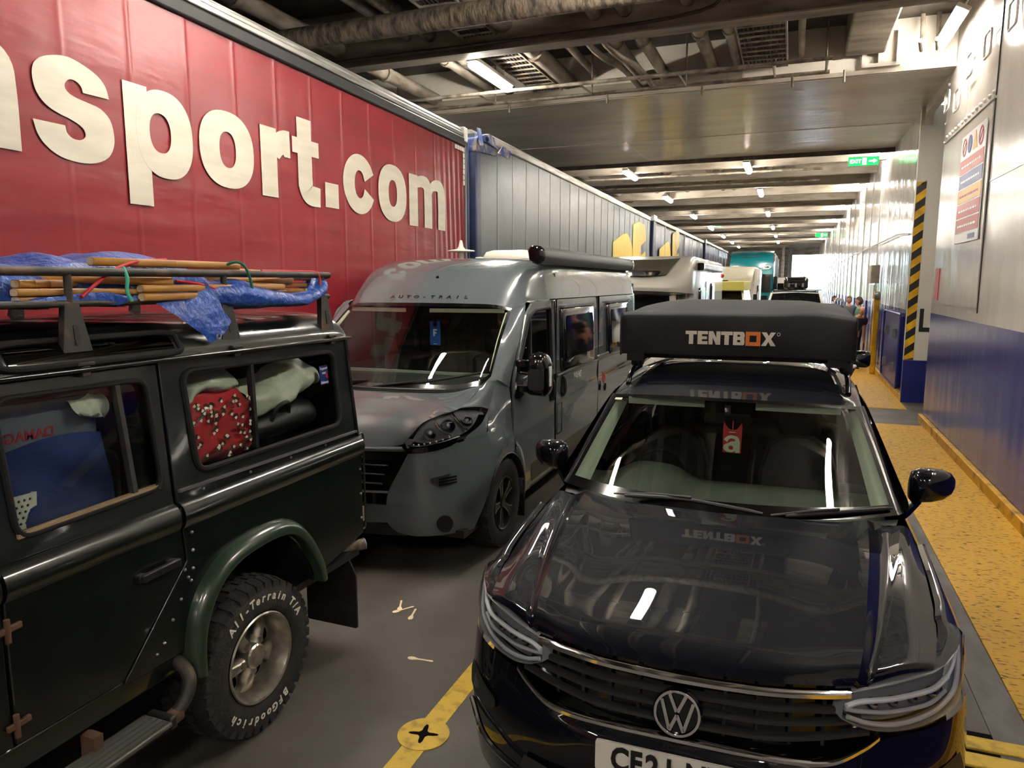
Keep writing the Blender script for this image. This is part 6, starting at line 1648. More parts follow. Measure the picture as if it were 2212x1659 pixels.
# door mirrors
def van_mirror(s):
    q = 1.0 if s > 0 else .955      # the far one is folded a little
    fnr = lambda u, v, w: Vector((s * u, 1.36 + w, v))
    sh_ = rpoly([(1.10, 1.25), (1.26, 1.235), (1.29, 1.30), (1.285, 1.50), (1.25, 1.60), (1.16, 1.62), (1.11, 1.585)], .035)
    m = MB().loft([[Vector((s * q * (1.195 + (u - 1.195) * k), 1.36 + y, 1.43 + (v - 1.43) * k)) for u, v in sh_] for k, y in ((.80, -.11), (.94, -.09), (1.0, -.04), (1.0, .05), (.96, .07))]).build('door_mirror', 'gloss_black', vn, smooth=60)
    MB().plate(rrect(1.125, 1.265, 1.30, 1.48, .03), [], lambda u, v, w: Vector((s * q * u, 1.247 + w, v)), .006).build('mirror_recess', 'plastic_black', m)
    MB().plate(rrect(1.125, 1.265, 1.28, 1.56, .02), [], lambda u, v, w: Vector((s * q * u, 1.436 + w, v)), .004).build('mirror_glass', 'chrome', m)
    for zc in (1.30, 1.52): MB().loft([[Vector((s * x, y + dy, zc + dz)) for dy, dz in ((-.04, -.03), (.04, -.03), (.04, .03), (-.04, .03))] for x, y in ((1.0, 1.30), (1.06, 1.30), (1.13, 1.34))]).build('mirror_arm', 'gloss_black', m, bev=.01)
    MB().plate(rpoly([(1.19, 1.22), (1.40, 1.22), (1.38, 1.40), (1.30, 1.46), (1.24, 1.40)], .04), [], lambda u, v, w: Vector((s * (1.03 + w), u, v)), .04).build('mirror_base', 'gloss_black', m)
    MB().box(min(s * q * 1.283, s * q * 1.296), max(s * q * 1.283, s * q * 1.296), 1.32, 1.36, 1.33, 1.50).build('indicator', 'lens_white', m)
van_mirror(1); van_mirror(-1)
# handles, seams, flap
def recess_handle(y, z):
    h = MB().plate(rrect(y - .045, y + .045, z - .12, z + .12, .04), [], lambda u, v, w: Vector((1.026 + w, u, v)), .01).build('door_handle', 'gloss_black', vn)
    MB().tube(spline([(1.03, y - .005, z + .1), (1.05, y, z + .06), (1.052, y, z - .05), (1.03, y + .002, z - .1)], 4), .014, 8).build('grip', 'plastic_black', h)
recess_handle(2.21, 1.165); recess_handle(2.58, 1.155)
MB().box(1.014, 1.0235, 2.348, 2.362, .56, 2.05).build('door_seam', 'hole_black', vn)
MB().box(1.0, 1.0225, 4.05, 4.06, .56, 2.05).build('door_seam', 'hole_black', vn)
MB().tube([(1.0225, u, v) for u, v in rrect(2.40, 2.56, .68, .99, .01)], .0035, 6, closed=True).build('filler_flap', 'hole_black', vn)
MB().box(.997, 1.006, 2.2, 6.1, 2.043, 2.05).build('roof_seam', 'hole_black', vn)
MB().plate(rrect(2.365, 4.04, 1.305, 1.985, .01), [], lambda u, v, w: Vector((vx(v) + .004 + w, u, v)), .004).build('window_band', 'van_band', vn)
MB().plate(rrect(4.07, 6.12, 1.305, 1.985, .01), [], lambda u, v, w: Vector((vx(v) + .004 + w, u, v)), .004).build('window_band', 'van_band', vn)
MB().plate([(1.92, 1.31), (2.34, 1.31), (2.34, 1.98), (2.27, 1.98), (2.27, 1.36), (1.92, 1.36)][::1], [], lambda u, v, w: Vector((vx(v) + .004 + w, u, v)), .004).build('window_band', 'van_band', vn)
MB().bar((1.03, 2.38, 1.29), (1.03, 6.2, 1.285), .016, .022).build('side_rail', 'steel', vn, bev=.004)
MB().bar((1.04, 3.95, 1.325), (1.04, 6.1, 1.325), .03, .045).build('slide_rail', 'steel', vn, bev=.01)
def camper_window(y0, y1, z0, z1):
    f = MB().loft([[Vector((vx(v) + d, yc + (u - yc) * k, zc + (v - zc) * k)) for yc, zc in (((y0 + y1) / 2, (z0 + z1) / 2),) for u, v in rrect(y0, y1, z0, z1, .06)] for d, k in ((.002, 1.0), (.03, 1.0), (.045, .985), (.05, .96))]).build('camper_window', 'acrylic', vn, smooth=50)
    MB().plate(rrect(y0 + .10, y1 - .08, z0 + .13, z1 - .08, .05), [], lambda u, v, w: Vector((vx(v) + .054 + w + .006 * sin((u - y0) / (y1 - y0) * pi), u, v)), .003).build('pane', 'acrylic', f)
    MB().bar((vx(z1) + .035, y0 + .03, z1 + .012), (vx(z1) + .035, y1 - .03, z1 + .012), .05, .02).build('hinge_rail', 'steel_dull', f)
camper_window(2.48, 3.72, 1.31, 1.955); camper_window(4.45, 5.60, 1.31, 1.955)
text_obj('model_lettering', 'V-LiNE', .095, 'lens_white', vn, frame((1.026, 3.12, 1.205), (0, 1, 0), (0, 0, 1)), bold=.002, depth=.001, shear=.25, space=1.05)

MB().plate([(4.35, .93), (4.43, 1.02), (4.35, 1.11), (4.27, 1.02)], [], lambda u, v, w: Vector((1.026 + w, u, v)), .002).build('hazard_diamond', 'sign_red', vn)
MB().lathe([(.06, 0), (.06, .012), (.05, .016), (.002, .017)], (1.02, 4.15, .95), (1, 0, 0), 20).build('service_inlet', 'gloss_black', vn)
MB().lathe([(.05, 0), (.05, .012), (.04, .016), (.002, .017)], (1.02, 4.42, .90), (1, 0, 0), 20).build('service_inlet', 'gloss_black', vn)
# name above the windscreen: chrome letters
for i, ch in enumerate('AUTO-TRAIL'):
    if ch == ' ': continue
    xx = -.34 + i * .083
    text_obj('name_letter', ch, .05, 'lamp_chrome', vn, frame((xx + .045, 1.455 + .06 * xx * xx, 2.075), (1, 0, 0), (0, .75, .65)), bold=.001, depth=.004, xs=1.35)
MB().lathe([(.016, 0), (.014, .01), (.002, .011)], (.05, 1.70, 2.253), (0, -.6, .8), 14).build('washer_plug', 'gloss_black', vn)
# awning, roof vent, dish
prof_a = [(.90, 2.40), (.965, 2.375), (1.0, 2.40), (1.02, 2.45), (1.01, 2.51), (.97, 2.545), (.91, 2.54), (.88, 2.50)]
pa = ccw(rpoly(prof_a, .02))
aw = MB().loft([[Vector((x, y, z)) for x, z in pa] for y in (1.98, 6.02)]).build('awning', 'van_band', vn, smooth=50)
MB().loft([[Vector((.95 + (x - .95) * k, y, 2.46 + (z - 2.46) * k)) for x, z in pa] for k, y in ((.8, 1.88), (1.03, 1.905), (1.05, 2.0))]).build('awning_end', 'gloss_black', aw, smooth=50)
MB().loft([[Vector((.95 + (x - .95) * k, y, 2.46 + (z - 2.46) * k)) for x, z in pa] for k, y in ((1.05, 6.0), (1.03, 6.1), (.9, 6.12))]).build('awning_end', 'gloss_black', aw, smooth=50)
for y in (2.4, 5.6): MB().box(.82, .92, y - .04, y + .04, 2.42, 2.48).build('awning_bracket', 'plastic_black', aw)
rv = MB().loft([[Vector((.30 + (u), 3.1 + v, z)) for u, v in rrect(-.27 * k, .27 * k, -.3 * k, .3 * k, .06 * k)] for k, z in ((1, 2.462), (1, 2.495), (.97, 2.505), (.92, 2.535), (.7, 2.555))]).build('roof_vent', 'vent_white', vn, smooth=50)
ds = MB().cyl((-.32, 3.02, 2.46), (-.32, 3.02, 2.57), .03, 14).build('aerial_mast', 'vent_white', vn)
MB().lathe([(.03, 0), (.155, .01), (.15, .022), (.05, .035), (.03, .06), (.015, .13), (.002, .135)], (-.32, 3.02, 2.545), (0, 0, 1), 32).build('aerial_dome', 'vent_white', ds)
MB().lathe([(.07, 0), (.07, .01), (.05, .03), (.002, .035)], (-.12, 3.1, 2.46), (0, 0, 1), 20).build('roof_dome', 'vent_white', vn)
# wipers
for pts, arm in (([(-.72, .80, 1.40), (-.3, .70, 1.385), (.15, .665, 1.36)], [(-.35, .64, 1.355), (-.25, .66, 1.385), (-.1, .685, 1.395)]), ([(.06, .66, 1.372), (.40, .735, 1.40), (.84, .90, 1.475)], [(-.02, .63, 1.355), (.2, .67, 1.385), (.5, .77, 1.425)])):
    b = MB().tube(spline(pts, 5), .011, 8).build('wiper_blade', 'plastic_black', vn); MB().tube(arm, .008, 8).build('wiper_arm', 'plastic_black', b)
# cab interior
MB().patch([[(-.93, .98, 1.33), (-.5, .85, 1.33), (0, .80, 1.33), (.5, .85, 1.33), (.93, .98, 1.33)], [(-.93, 1.1, 1.37), (-.5, 1.02, 1.37), (0, 1.0, 1.37), (.5, 1.02, 1.37), (.93, 1.1, 1.37)], [(-.93, 1.32, 1.36), (-.5, 1.28, 1.37), (0, 1.26, 1.38), (.5, 1.28, 1.37), (.93, 1.32, 1.36)], [(-.93, 1.34, 1.0), (-.5, 1.32, 1.0), (0, 1.3, 1.0), (.5, 1.32, 1.0), (.93, 1.34, 1.0)]], 3, 4).build('dashboard', 'trim_dark', vn)
MB().box(-.88, .88, 1.245, 1.27, 1.37, 1.42).build('blind_rail', 'van_dash', vn)
MB().bar(tuple(vws(.86, .93) + Vector((0, .05, 0))), (.10, 1.44, 1.955), .03, .035).build('sun_blind', 'blind_cream', vn)
MB().bar((-vws(.86, .93).x, vws(.86, .93).y + .05, vws(.86, .93).z), (-.16, 1.44, 1.955), .03, .035).build('sun_blind', 'blind_cream', vn)
pair(MB().tube([vws(.93, t) + Vector((-.0, .035, 0)) for t in (.1, .3, .5, .7, .9)], .016, 8), 'blind_side_rail', 'blind_cream', vn)
for x in (-.5, .5):
    st = MB().box(x - .25, x + .25, 2.0, 2.2, .7, 1.5).build('seat', 'seat_black', vn, bev=.06, seg=3)
    MB().box(x - .14, x + .14, 2.05, 2.17, 1.52, 1.75).build('headrest', 'seat_black', st, bev=.05, seg=3)
    MB().box(x - .25, x + .25, 1.6, 2.05, .6, .75).build('seat_cushion', 'seat_black', st, bev=.05)
MB().box(-.95, .95, 2.5, 2.53, .35, 2.3).build('partition', 'partition', vn)
MB().box(-.95, .95, .9, 2.5, .35, .40).build('cab_floor', 'seat_black', vn)
sw = MB(); cc = Vector((-.48, 1.52, 1.20)); ax = Vector((0, -.75, .66)).normalized(); v_ = ax.cross(Vector((1, 0, 0)))
sw.tube([cc + (Vector((1, 0, 0)) * cos(a) + v_ * sin(a)) * .2 for a in [2 * pi * k / 28 for k in range(28)]], .017, 8, closed=True); sw.tube([cc - Vector((.2, 0, 0)), cc + Vector((.2, 0, 0))], .02, 6)
sw.build('steering_wheel', 'seat_black', vn)
MB().loft([[Vector((.105 + dx * k, 1.56 + dy, 1.84 + dz * k)) for dx, dz in ((-.12, -.03), (.12, -.03), (.13, 0), (.12, .035), (-.12, .035), (-.13, 0))] for k, dy in ((1, .02), (1, 0), (.85, -.02))]).build('rear_view_mirror', 'gloss_black', vn)
# hanging pass
tg = thing('boarding_pass', 'blue hanging boarding tag with a white letter F in the campervan', 'tag', (-3.18 + .105, 4.48 + 1.525, 0))
MB().plate(ccw(rrect(-.054, .054, 1.63, 1.853, .008)), [ellipse(0, 1.818, .02, .02, 16)], lambda u, v, w: Vector((u, -w, v)), .001).build('card', 'tag_blue', tg)
MB().plate([(-.02, 1.712), (-.003, 1.712), (-.003, 1.738), (.014, 1.738), (.014, 1.752), (-.003, 1.752), (-.003, 1.765), (.02, 1.765), (.02, 1.780), (-.02, 1.780)], [], lambda u, v, w: Vector((u, -.002 - w, v)), .001).build('letter', 'sign_white', tg)
MB().box(-.018, .018, -.0025, -.0015, 1.640, 1.645).build('small_print', 'sign_white', tg); MB().box(-.035, .035, -.0025, -.0015, 1.686, 1.69).build('small_print', 'van_grey', tg)
MB().lathe([(.022, 0), (.022, .02), (.002, .021)], (0, .02, 1.835), (0, -1, 0), 12).build('hanging_loop', 'gloss_black', tg)
# ================================================================ vehicles farther down the deck
mat('white_body', (226, 222, 212), rough=0.25, coat=.6, coat_rough=.05)
mat('cream_body', (206, 200, 178), rough=0.3, coat=.4)
mat('teal_paint', (20, 112, 120), rough=0.3, coat=.6)
mat('dark_glass', (14, 15, 17), rough=0.05, spec=.8)
mat('yellow_top', (196, 186, 92), rough=.55)
mat('dark_body', (20, 22, 26), rough=0.2, coat=1.0)
mat('skin', (206, 150, 120), rough=.6); mat('hair_brown', (74, 50, 34), rough=.8); mat('hair_grey', (120, 100, 88), rough=.8)
mat('shirt_green', (64, 108, 92), rough=.85); mat('shirt_grey', (110, 116, 122), rough=.85); mat('shirt_dark', (52, 52, 58), rough=.85); mat('trousers', (40, 44, 58), rough=.85); mat('shoe', (30, 28, 28), rough=.7)
def ring_box(y, hw, z0, z1, r=.08, n=4): return [Vector((u, y, v)) for u, v in rrect(-hw, hw, z0, z1, min(r, hw * .9, (z1 - z0) * .45), n)]
def simple_wheels(root, ys, hw, r):
    for y in ys:
        for s in (-1, 1):
            w = MB().lathe([(r * .5, -.2), (r * .9, -.2), (r, -.17), (r, -.03), (r * .92, 0), (r * .66, -.006), (r * .62, -.03), (.002, -.04)], (s * hw, y, r), (s, 0, 0), 28).build('wheel', 'rubber', root)
            MB().lathe([(r * .65, -.008), (r * .58, -.03), (r * .3, -.02), (.002, -.018)], (s * (hw + .003), y, r), (s, 0, 0), 24, False).build('wheel_trim', 'steel', w)
def quad(name, m, pts, root): return MB().patch([pts[:2], pts[2:]] if len(pts) == 4 else pts, 2, 2).build(name, m, root)

def estate(name, label, loc, m, H=1.75, L=4.6, hw=.92, rz=0.0, glass='dark_glass'):
    r = thing(name, label, 'car', loc, rz)
    zb = H * .60
    MB().loft([ring_box(.02, hw * .75, .32, .62, .12), ring_box(.06, hw * .9, .28, .72, .12), ring_box(.25, hw * .98, .26, zb * .86, .14), ring_box(.9, hw, .26, zb * .96, .12), ring_box(1.25, hw, .26, zb, .1), ring_box(L - .5, hw, .26, zb + .04, .1), ring_box(L - .06, hw * .95, .3, zb + .02, .12), ring_box(L, hw * .85, .36, zb - .05, .12)]).build('lower_body', m, r, smooth=50)
    A = [(1.15, hw * .90, zb), (1.95, hw * .72, H - .05), (2.15, hw * .71, H - .015), (3.0, hw * .71, H), (L - .55, hw * .68, H - .04), (L - .12, hw * .84, zb)]
    MB().loft([[Vector((x, y, z)) for x, z in ((-w, zb - .05), (w, zb - .05))] + [Vector((w, y, zz)), Vector((w * .9, y, zz + .03)), Vector((0, y, zz + .045)), Vector((-w * .9, y, zz + .03)), Vector((-w, y, zz))] for y, w, zz in A[1:5]]).build('roof_shell', m, r, smooth=50)
    MB().patch([[(-hw * .86, 1.20, zb + .01), (0, 1.05, zb + .01), (hw * .86, 1.20, zb + .01)], [(-hw * .70, 1.94, H - .05), (0, 1.86, H - .01), (hw * .70, 1.94, H - .05)]], 4, 4).build('windscreen', glass, r)
    pair(MB().add([(hw * .90, 1.22, zb), (hw * .73, 1.96, H - .06), (hw * .72, L - .6, H - .08), (hw * .86, L - .25, zb + .03)], [(0, 1, 2, 3)]), 'side_window', glass, r)
    pair(MB().bar((hw * .90, 1.18, zb), (hw * .72, 1.95, H - .03), .06, .05), 'screen_pillar', m, r)
    MB().add([(-hw * .66, L - .5, H - .06), (hw * .66, L - .5, H - .06), (hw * .78, L - .08, zb), (-hw * .78, L - .08, zb)], [(0, 1, 2, 3)]).build('rear_window', glass, r)
    MB().box(-hw * .6, hw * .6, .0, .06, .52, .68).build('grille', 'gloss_black', r, bev=.02)
    for s in (-1, 1):
        MB().loft([[Vector((s * (hw * .78 + dx), .12 + dy, .70 + dz)) for dx, dy, dz in ((-.14, -.05, -.05), (.12, .08, -.04), (.13, .12, .05), (-.14, -.02, .05))], [Vector((s * (hw * .78 + dx), .2 + dy, .70 + dz)) for dx, dy, dz in ((-.14, -.05, -.05), (.12, .08, -.04), (.13, .12, .05), (-.14, -.02, .05))]]).build('headlight', 'lens_white', r, bev=.01)
        MB().ball((s * (hw + .09), 1.5, zb + .06), .1, 14, 10, (1, .6, .75)).build('door_mirror', 'gloss_black', r)
        MB().bar((s * (hw - .04), 1.47, zb - .01), (s * (hw + .05), 1.5, zb + .03), .06, .03).build('mirror_arm', 'gloss_black', r)
        MB().tube(spline([(s * hw * .66, 2.1, H + .0), (s * hw * .66, 2.25, H + .05), (s * hw * .64, L - .9, H + .05), (s * hw * .63, L - .7, H)], 3), .018, 8).build('roof_rail', 'gloss_black', r)
    simple_wheels(r, (.85, L - .95), hw - .01, .35)
    return r
dk = estate('dark_car', 'dark car hidden behind the roof tent, only its door mirror showing', (-.27, 7.05, 0), 'dark_body', H=1.74, hw=.90)
for ch in list(dk.children):
    if ch.name.startswith('door_mirror') or ch.name.startswith('mirror_arm'): bpy.data.objects.remove(ch)
for s in (-1, 1):
    dm = MB().loft([[Vector((s * (.965 + dx * k), 1.45 + y, 1.40 + dz * k)) for dx, dz in rrect(-.12, .12, -.09, .09, .05)] for k, y in ((.6, -.09), (.95, -.06), (1, .03), (.9, .05))]).build('door_mirror', 'gloss_black', dk, smooth=60)
    MB().bar((s * .82, 1.46, 1.08), (s * .93, 1.46, 1.33), .07, .05).build('mirror_arm', 'gloss_black', dm)
    MB().ball((s * .90, 1.37, 1.33), .05, 10, 8, (1, .7, .6)).build('indicator', 'lens_white', dm)

wc = estate('white_suv', 'white SUV with black roof box far down the lane, door open', (.10, 22.0, 0), 'white_body', H=1.93, hw=.95, L=4.7)
for y in (2.5, 3.5): MB().box(-.75, .75, y - .03, y + .03, 1.98, 2.005).build('roof_bar', 'gloss_black', wc, bev=.008)
# open front door
od = MB().plate(rpoly([(0, .45), (1.0, .45), (1.05, 1.15), (.80, 1.72), (.35, 1.80), (0, 1.25)], .1), [rpoly([(.12, 1.2), (.95, 1.2), (.74, 1.66), (.38, 1.72)], .06)], lambda u, v, w: Vector((.93 + u * .55, 1.35 - .10 + u * .82 + w, v)), .06).build('open_door', 'white_body', wc)
MB().plate(rpoly([(.12, 1.2), (.95, 1.2), (.74, 1.66), (.38, 1.72)], .06), [], lambda u, v, w: Vector((.93 + u * .55, 1.28 + u * .82 + w, v)), 0).build('door_glass', 'window_tint', od, smooth=0)
MB().bar((-.6, 2.15, 1.955), (.6, 2.15, 1.955), .12, .05).build('light_bar', 'plastic_black', wc, bev=.01)
rb = thing('roof_box', 'black roof box strapped on the white SUV', 'roof box', (.10, 24.2, 2.005))
MB().loft([[Vector((u, y, v)) for u, v in rrect(-.36 * k, .36 * k, .0, .40 * k2, .10)] for y, k, k2 in ((0, .8, .6), (.06, .96, .9), (.3, 1, 1), (1.6, 1, 1), (1.75, .9, .8))]).build('shell', 'gloss_black', rb, smooth=50)
for x in (-.2, .0, .2): MB().box(x - .03, x + .03, -.015, .02, .08, .2).build('buckle', 'steel_dull', rb, bev=.005)
for x in (-.24, .24): MB().tube(spline([(x, -.02, .02), (x, .02, .3), (x, .3, .41), (x, 1.5, .41)], 4), .014, 6).build('strap', 'rubber', rb)

# ---- white motorhome
mh = thing('motorhome', 'white coachbuilt motorhome with dark roof light behind the grey campervan', 'motorhome', (-3.08, 13.1, 0))
MB().loft([ring_box(2.75, 1.13, .35, 2.72, .1), ring_box(2.95, 1.14, .35, 2.78, .1), ring_box(9.3, 1.14, .35, 2.78, .1), ring_box(9.45, 1.10, .4, 2.7, .1)]).build('coach_body', 'white_body', mh, smooth=50)
MB().loft([ring_box(.02, .75, .4, .85, .15), ring_box(.12, .92, .35, 1.0, .15), ring_box(.45, 1.0, .32, 1.2, .15), ring_box(.85, 1.02, .32, 1.38, .12), ring_box(2.8, 1.02, .32, 1.4, .1)]).build('cab', 'white_body', mh, smooth=50)
MB().patch([[(-.93, .95, 1.38), (0, .72, 1.36), (.93, .95, 1.38)], [(-.86, 1.25, 1.68), (0, 1.08, 1.68), (.86, 1.25, 1.68)], [(-.80, 1.55, 1.95), (0, 1.42, 1.95), (.80, 1.55, 1.95)]], 4, 4).build('windscreen', 'dark_glass', mh)
pair(MB().patch([[(.93, .97, 1.38), (1.0, 1.05, 1.38), (1.02, 1.2, 1.38)], [(.80, 1.57, 1.95), (.88, 1.66, 1.97), (.92, 1.75, 1.97)]], 3, 3), 'screen_pillar', 'white_body', mh)
pair(MB().plate(rpoly([(1.15, 1.42), (2.5, 1.42), (2.5, 2.0), (1.75, 2.0)], .05), [], lambda u, v, w: Vector((1.02 - (v - 1.4) * .15 + w, u, v)), .02), 'cab_window', 'dark_glass', mh)
pair(MB().box(.88, 1.0, 2.4, 2.8, 1.38, 2.1), 'cab_post', 'white_body', mh)
cap = [[(0, 1.02, 2.06), (.5, 1.10, 2.05), (.9, 1.35, 2.03), (1.10, 1.95, 2.0), (1.14, 2.8, 1.98)],
       [(0, .98, 2.16), (.5, 1.06, 2.15), (.92, 1.33, 2.14), (1.13, 1.95, 2.18), (1.15, 2.8, 2.3)],
       [(0, 1.2, 2.26), (.5, 1.28, 2.26), (.90, 1.5, 2.28), (1.12, 2.05, 2.42), (1.15, 2.8, 2.6)],
       [(0, 1.75, 2.40), (.5, 1.8, 2.40), (.86, 1.95, 2.46), (1.08, 2.3, 2.62), (1.12, 2.8, 2.72)],
       [(0, 2.5, 2.68), (.5, 2.5, 2.68), (.84, 2.55, 2.70), (1.03, 2.65, 2.74), (1.10, 2.85, 2.76)],
       [(0, 2.9, 2.78), (.5, 2.9, 2.78), (.8, 2.9, 2.78), (1.0, 2.9, 2.78), (1.08, 2.92, 2.77)]]
both(MB().patch(cap, 4, 4)).build('cab_cap', 'white_body', mh, smooth=70, merge=.001)
both(MB().patch([[(0, 1.42, 2.345), (.4, 1.45, 2.345), (.72, 1.6, 2.37)], [(0, 1.9, 2.475), (.42, 1.92, 2.475), (.75, 2.0, 2.51)], [(0, 2.5, 2.70), (.48, 2.5, 2.70), (.86, 2.55, 2.725)]], 3, 3)).build('roof_light', 'dark_glass', mh, merge=.001)
both(MB().patch([[(0, 1.05, 2.055), (.5, 1.13, 2.045), (.88, 1.38, 2.025), (1.08, 1.95, 1.99)], [(0, 1.5, 1.96), (.4, 1.52, 1.96), (.78, 1.6, 1.95), (.9, 1.9, 1.97)]], 2, 4)).build('cap_underside', 'white_body', mh, merge=.001)
for s in (-1, 1):
    MB().ball((s * .82, .33, .98), .15, 16, 10, (.9, .8, .6)).build('headlight', 'lamp_chrome', mh)
    MB().box(s * 1.17 - .07, s * 1.17 + .07, 1.15, 1.22, 1.25, 1.6).build('door_mirror', 'gloss_black', mh, bev=.03)
    MB().bar((s * 1.0, 1.2, 1.35), (s * 1.13, 1.2, 1.4), .05, .05).build('mirror_arm', 'gloss_black', mh)
MB().box(-.6, .6, -.0, .08, .55, .85).build('grille', 'gloss_black', mh, bev=.03)
awm = MB().loft([[Vector((1.16 + x, y, 2.56 + z)) for x, z in rrect(-.03, .11, -.07, .07, .04)] for y in (3.3, 7.8)]).build('awning', 'alu', mh)
MB().loft([[Vector((1.16 + x, y, 2.56 + z)) for x, z in rrect(-.035, .12, -.08, .08, .04)] for y in (3.15, 3.32)]).build('awning_end', 'gloss_black', awm)
for y0, y1, z0, z1 in ((3.5, 4.5, 1.45, 2.1), (5.9, 6.6, 1.5, 2.2)):
    f_ = MB().plate(rrect(y0, y1, z0, z1, .06), [], lambda u, v, w: Vector((1.18 + w, u, v)), .05).build('window', 'acrylic', mh)
    MB().plate(rrect(y0 + .06, y1 - .06, z0 + .06, z1 - .06, .05), [], lambda u, v, w: Vector((1.19 + w, u, v)), .015).build('pane', 'acrylic', f_)
MB().plate(rrect(4.8, 5.5, .5, 2.25, .06), [rrect(4.9, 5.4, 1.4, 2.1, .05)], lambda u, v, w: Vector((1.165 + w, u, v)), .04).build('habitation_door', 'white_body', mh)
MB().plate(rrect(4.9, 5.4, 1.4, 2.1, .05), [], lambda u, v, w: Vector((1.16 + w, u, v)), .01).build('door_pane', 'acrylic', mh)
MB().ball((1.14, 9.0, 2.42), .07, 10, 8).build('marker_lamp', 'sign_red', mh)
simple_wheels(mh, (1.0, 7.2), 1.0, .37)

# ---- small camper with yellow roof, then the tall white camper
yv = thing('yellow_roof_camper', 'small white camper with a yellow box roof behind the motorhome', 'campervan', (-2.35, 24.6, 0))
MB().loft([ring_box(0, .8, .35, 1.0, .15), ring_box(.12, .92, .3, 1.15, .15), ring_box(.7, .95, .3, 1.4, .12), ring_box(4.8, .95, .3, 1.4, .1)]).build('lower_body', 'white_body', yv, smooth=50)
MB().patch([[(-.88, .62, 1.38), (0, .5, 1.36), (.88, .62, 1.38)], [(-.76, 1.15, 1.93), (0, 1.08, 1.93), (.76, 1.15, 1.93)]], 3, 4).build('windscreen', 'dark_glass', yv)
pair(MB().bar((.9, .62, 1.38), (.78, 1.15, 1.95), .08, .08), 'screen_pillar', 'white_body', yv)
MB().loft([[Vector((x, y, z)) for x, z in ((-.93, 1.35), (.93, 1.35), (.80, 1.95), (-.80, 1.95))] for y in (1.4, 4.8)]).build('upper_body', 'white_body', yv)
pair(MB().plate(rrect(1.0, 2.0, 1.42, 1.86, .05), [], lambda u, v, w: Vector((.93 - (v - 1.4) * .2 + w, u, v)), .02), 'side_window', 'dark_glass', yv)
MB().box(-.86, .86, .85, 4.8, 1.95, 2.27).build('box_roof', 'yellow_top', yv, bev=.03)
MB().box(-.7, .3, .95, 1.25, 2.27, 2.31).build('roof_hatch', 'plastic_black', yv)
pair(MB().box(.96, 1.08, .8, .9, 1.3, 1.6), 'door_mirror', 'gloss_black', yv, bev=.03)
simple_wheels(yv, (.9, 3.9), .94, .33)
wv = thing('tall_white_camper', 'tall cream-white coachbuilt camper between the yellow roof camper and the lorry', 'motorhome', (-2.62, 31.2, 0))
MB().loft([ring_box(1.6, 1.1, .4, 2.84, .12), ring_box(1.75, 1.16, .35, 2.9, .1), ring_box(7.5, 1.16, .35, 2.9, .1)]).build('coach_body', 'white_body', wv, smooth=50)
MB().patch([[(-1.05, .35, 2.1), (0, .2, 2.1), (1.05, .35, 2.1)], [(-1.08, .5, 2.45), (0, .35, 2.45), (1.08, .5, 2.45)], [(-1.1, 1.2, 2.8), (0, 1.1, 2.82), (1.1, 1.2, 2.8)], [(-1.1, 1.8, 2.9), (0, 1.8, 2.92), (1.1, 1.8, 2.9)]], 3, 3).build('overcab', 'cream_body', wv, smooth=60)
MB().loft([ring_box(0, .75, .4, .9, .15), ring_box(.15, .95, .35, 1.1, .15), ring_box(.8, 1.02, .32, 1.4, .12), ring_box(1.7, 1.02, .32, 1.45, .1)]).build('cab', 'white_body', wv, smooth=50)
MB().patch([[(-.93, .85, 1.4), (0, .7, 1.38), (.93, .85, 1.4)], [(-.82, 1.35, 2.05), (0, 1.25, 2.05), (.82, 1.35, 2.05)]], 3, 4).build('windscreen', 'dark_glass', wv)
pair(MB().box(.84, 1.04, 1.1, 1.7, 1.4, 2.2), 'cab_post', 'white_body', wv)
pair(MB().box(1.1, 1.26, .95, 1.05, 1.35, 1.75), 'door_mirror', 'gloss_black', wv, bev=.03)
pair(MB().plate(rrect(2.6, 3.6, 1.4, 2.1, .06), [], lambda u, v, w: Vector((1.19 + w, u, v)), .04), 'window', 'acrylic', wv)
simple_wheels(wv, (1.0, 5.8), 1.0, .36)

# ---- teal lorry
tl = thing('lorry', 'teal lorry cab with white box trailer far down the deck', 'lorry', (-2.3, 44.5, 0))
MB().loft([ring_box(.0, 1.15, .5, 2.9, .2), ring_box(.15, 1.24, .4, 3.1, .2), ring_box(.5, 1.25, .4, 3.45, .2), ring_box(2.3, 1.25, .4, 3.6, .15)]).build('cab', 'teal_paint', tl, smooth=50)
MB().patch([[(-1.15, .1, 3.05), (0, .0, 3.1), (1.15, .1, 3.05)], [(-1.18, .4, 3.6), (0, .3, 3.65), (1.18, .4, 3.6)], [(-1.2, 1.3, 4.0), (0, 1.2, 4.05), (1.2, 1.3, 4.0)], [(-1.2, 2.3, 4.12), (0, 2.3, 4.15), (1.2, 2.3, 4.12)]], 3, 4).build('wind_deflector', 'teal_paint', tl, smooth=60)
MB().patch([[(-1.12, -.03, 1.7), (0, -.1, 1.7), (1.12, -.03, 1.7)], [(-1.12, -.01, 2.75), (0, -.08, 2.75), (1.12, -.01, 2.75)]], 3, 4).build('windscreen', 'dark_glass', tl)
MB().patch([[(-1.2, -.22, 2.72), (0, -.3, 2.72), (1.2, -.22, 2.72)], [(-1.2, -.02, 3.0), (0, -.08, 3.0), (1.2, -.02, 3.0)]], 3, 4).build('sun_visor', 'teal_paint', tl)
MB().box(-.55, .45, .42, .5, 3.62, 3.76).build('roof_name_panel', 'plastic_black', tl)
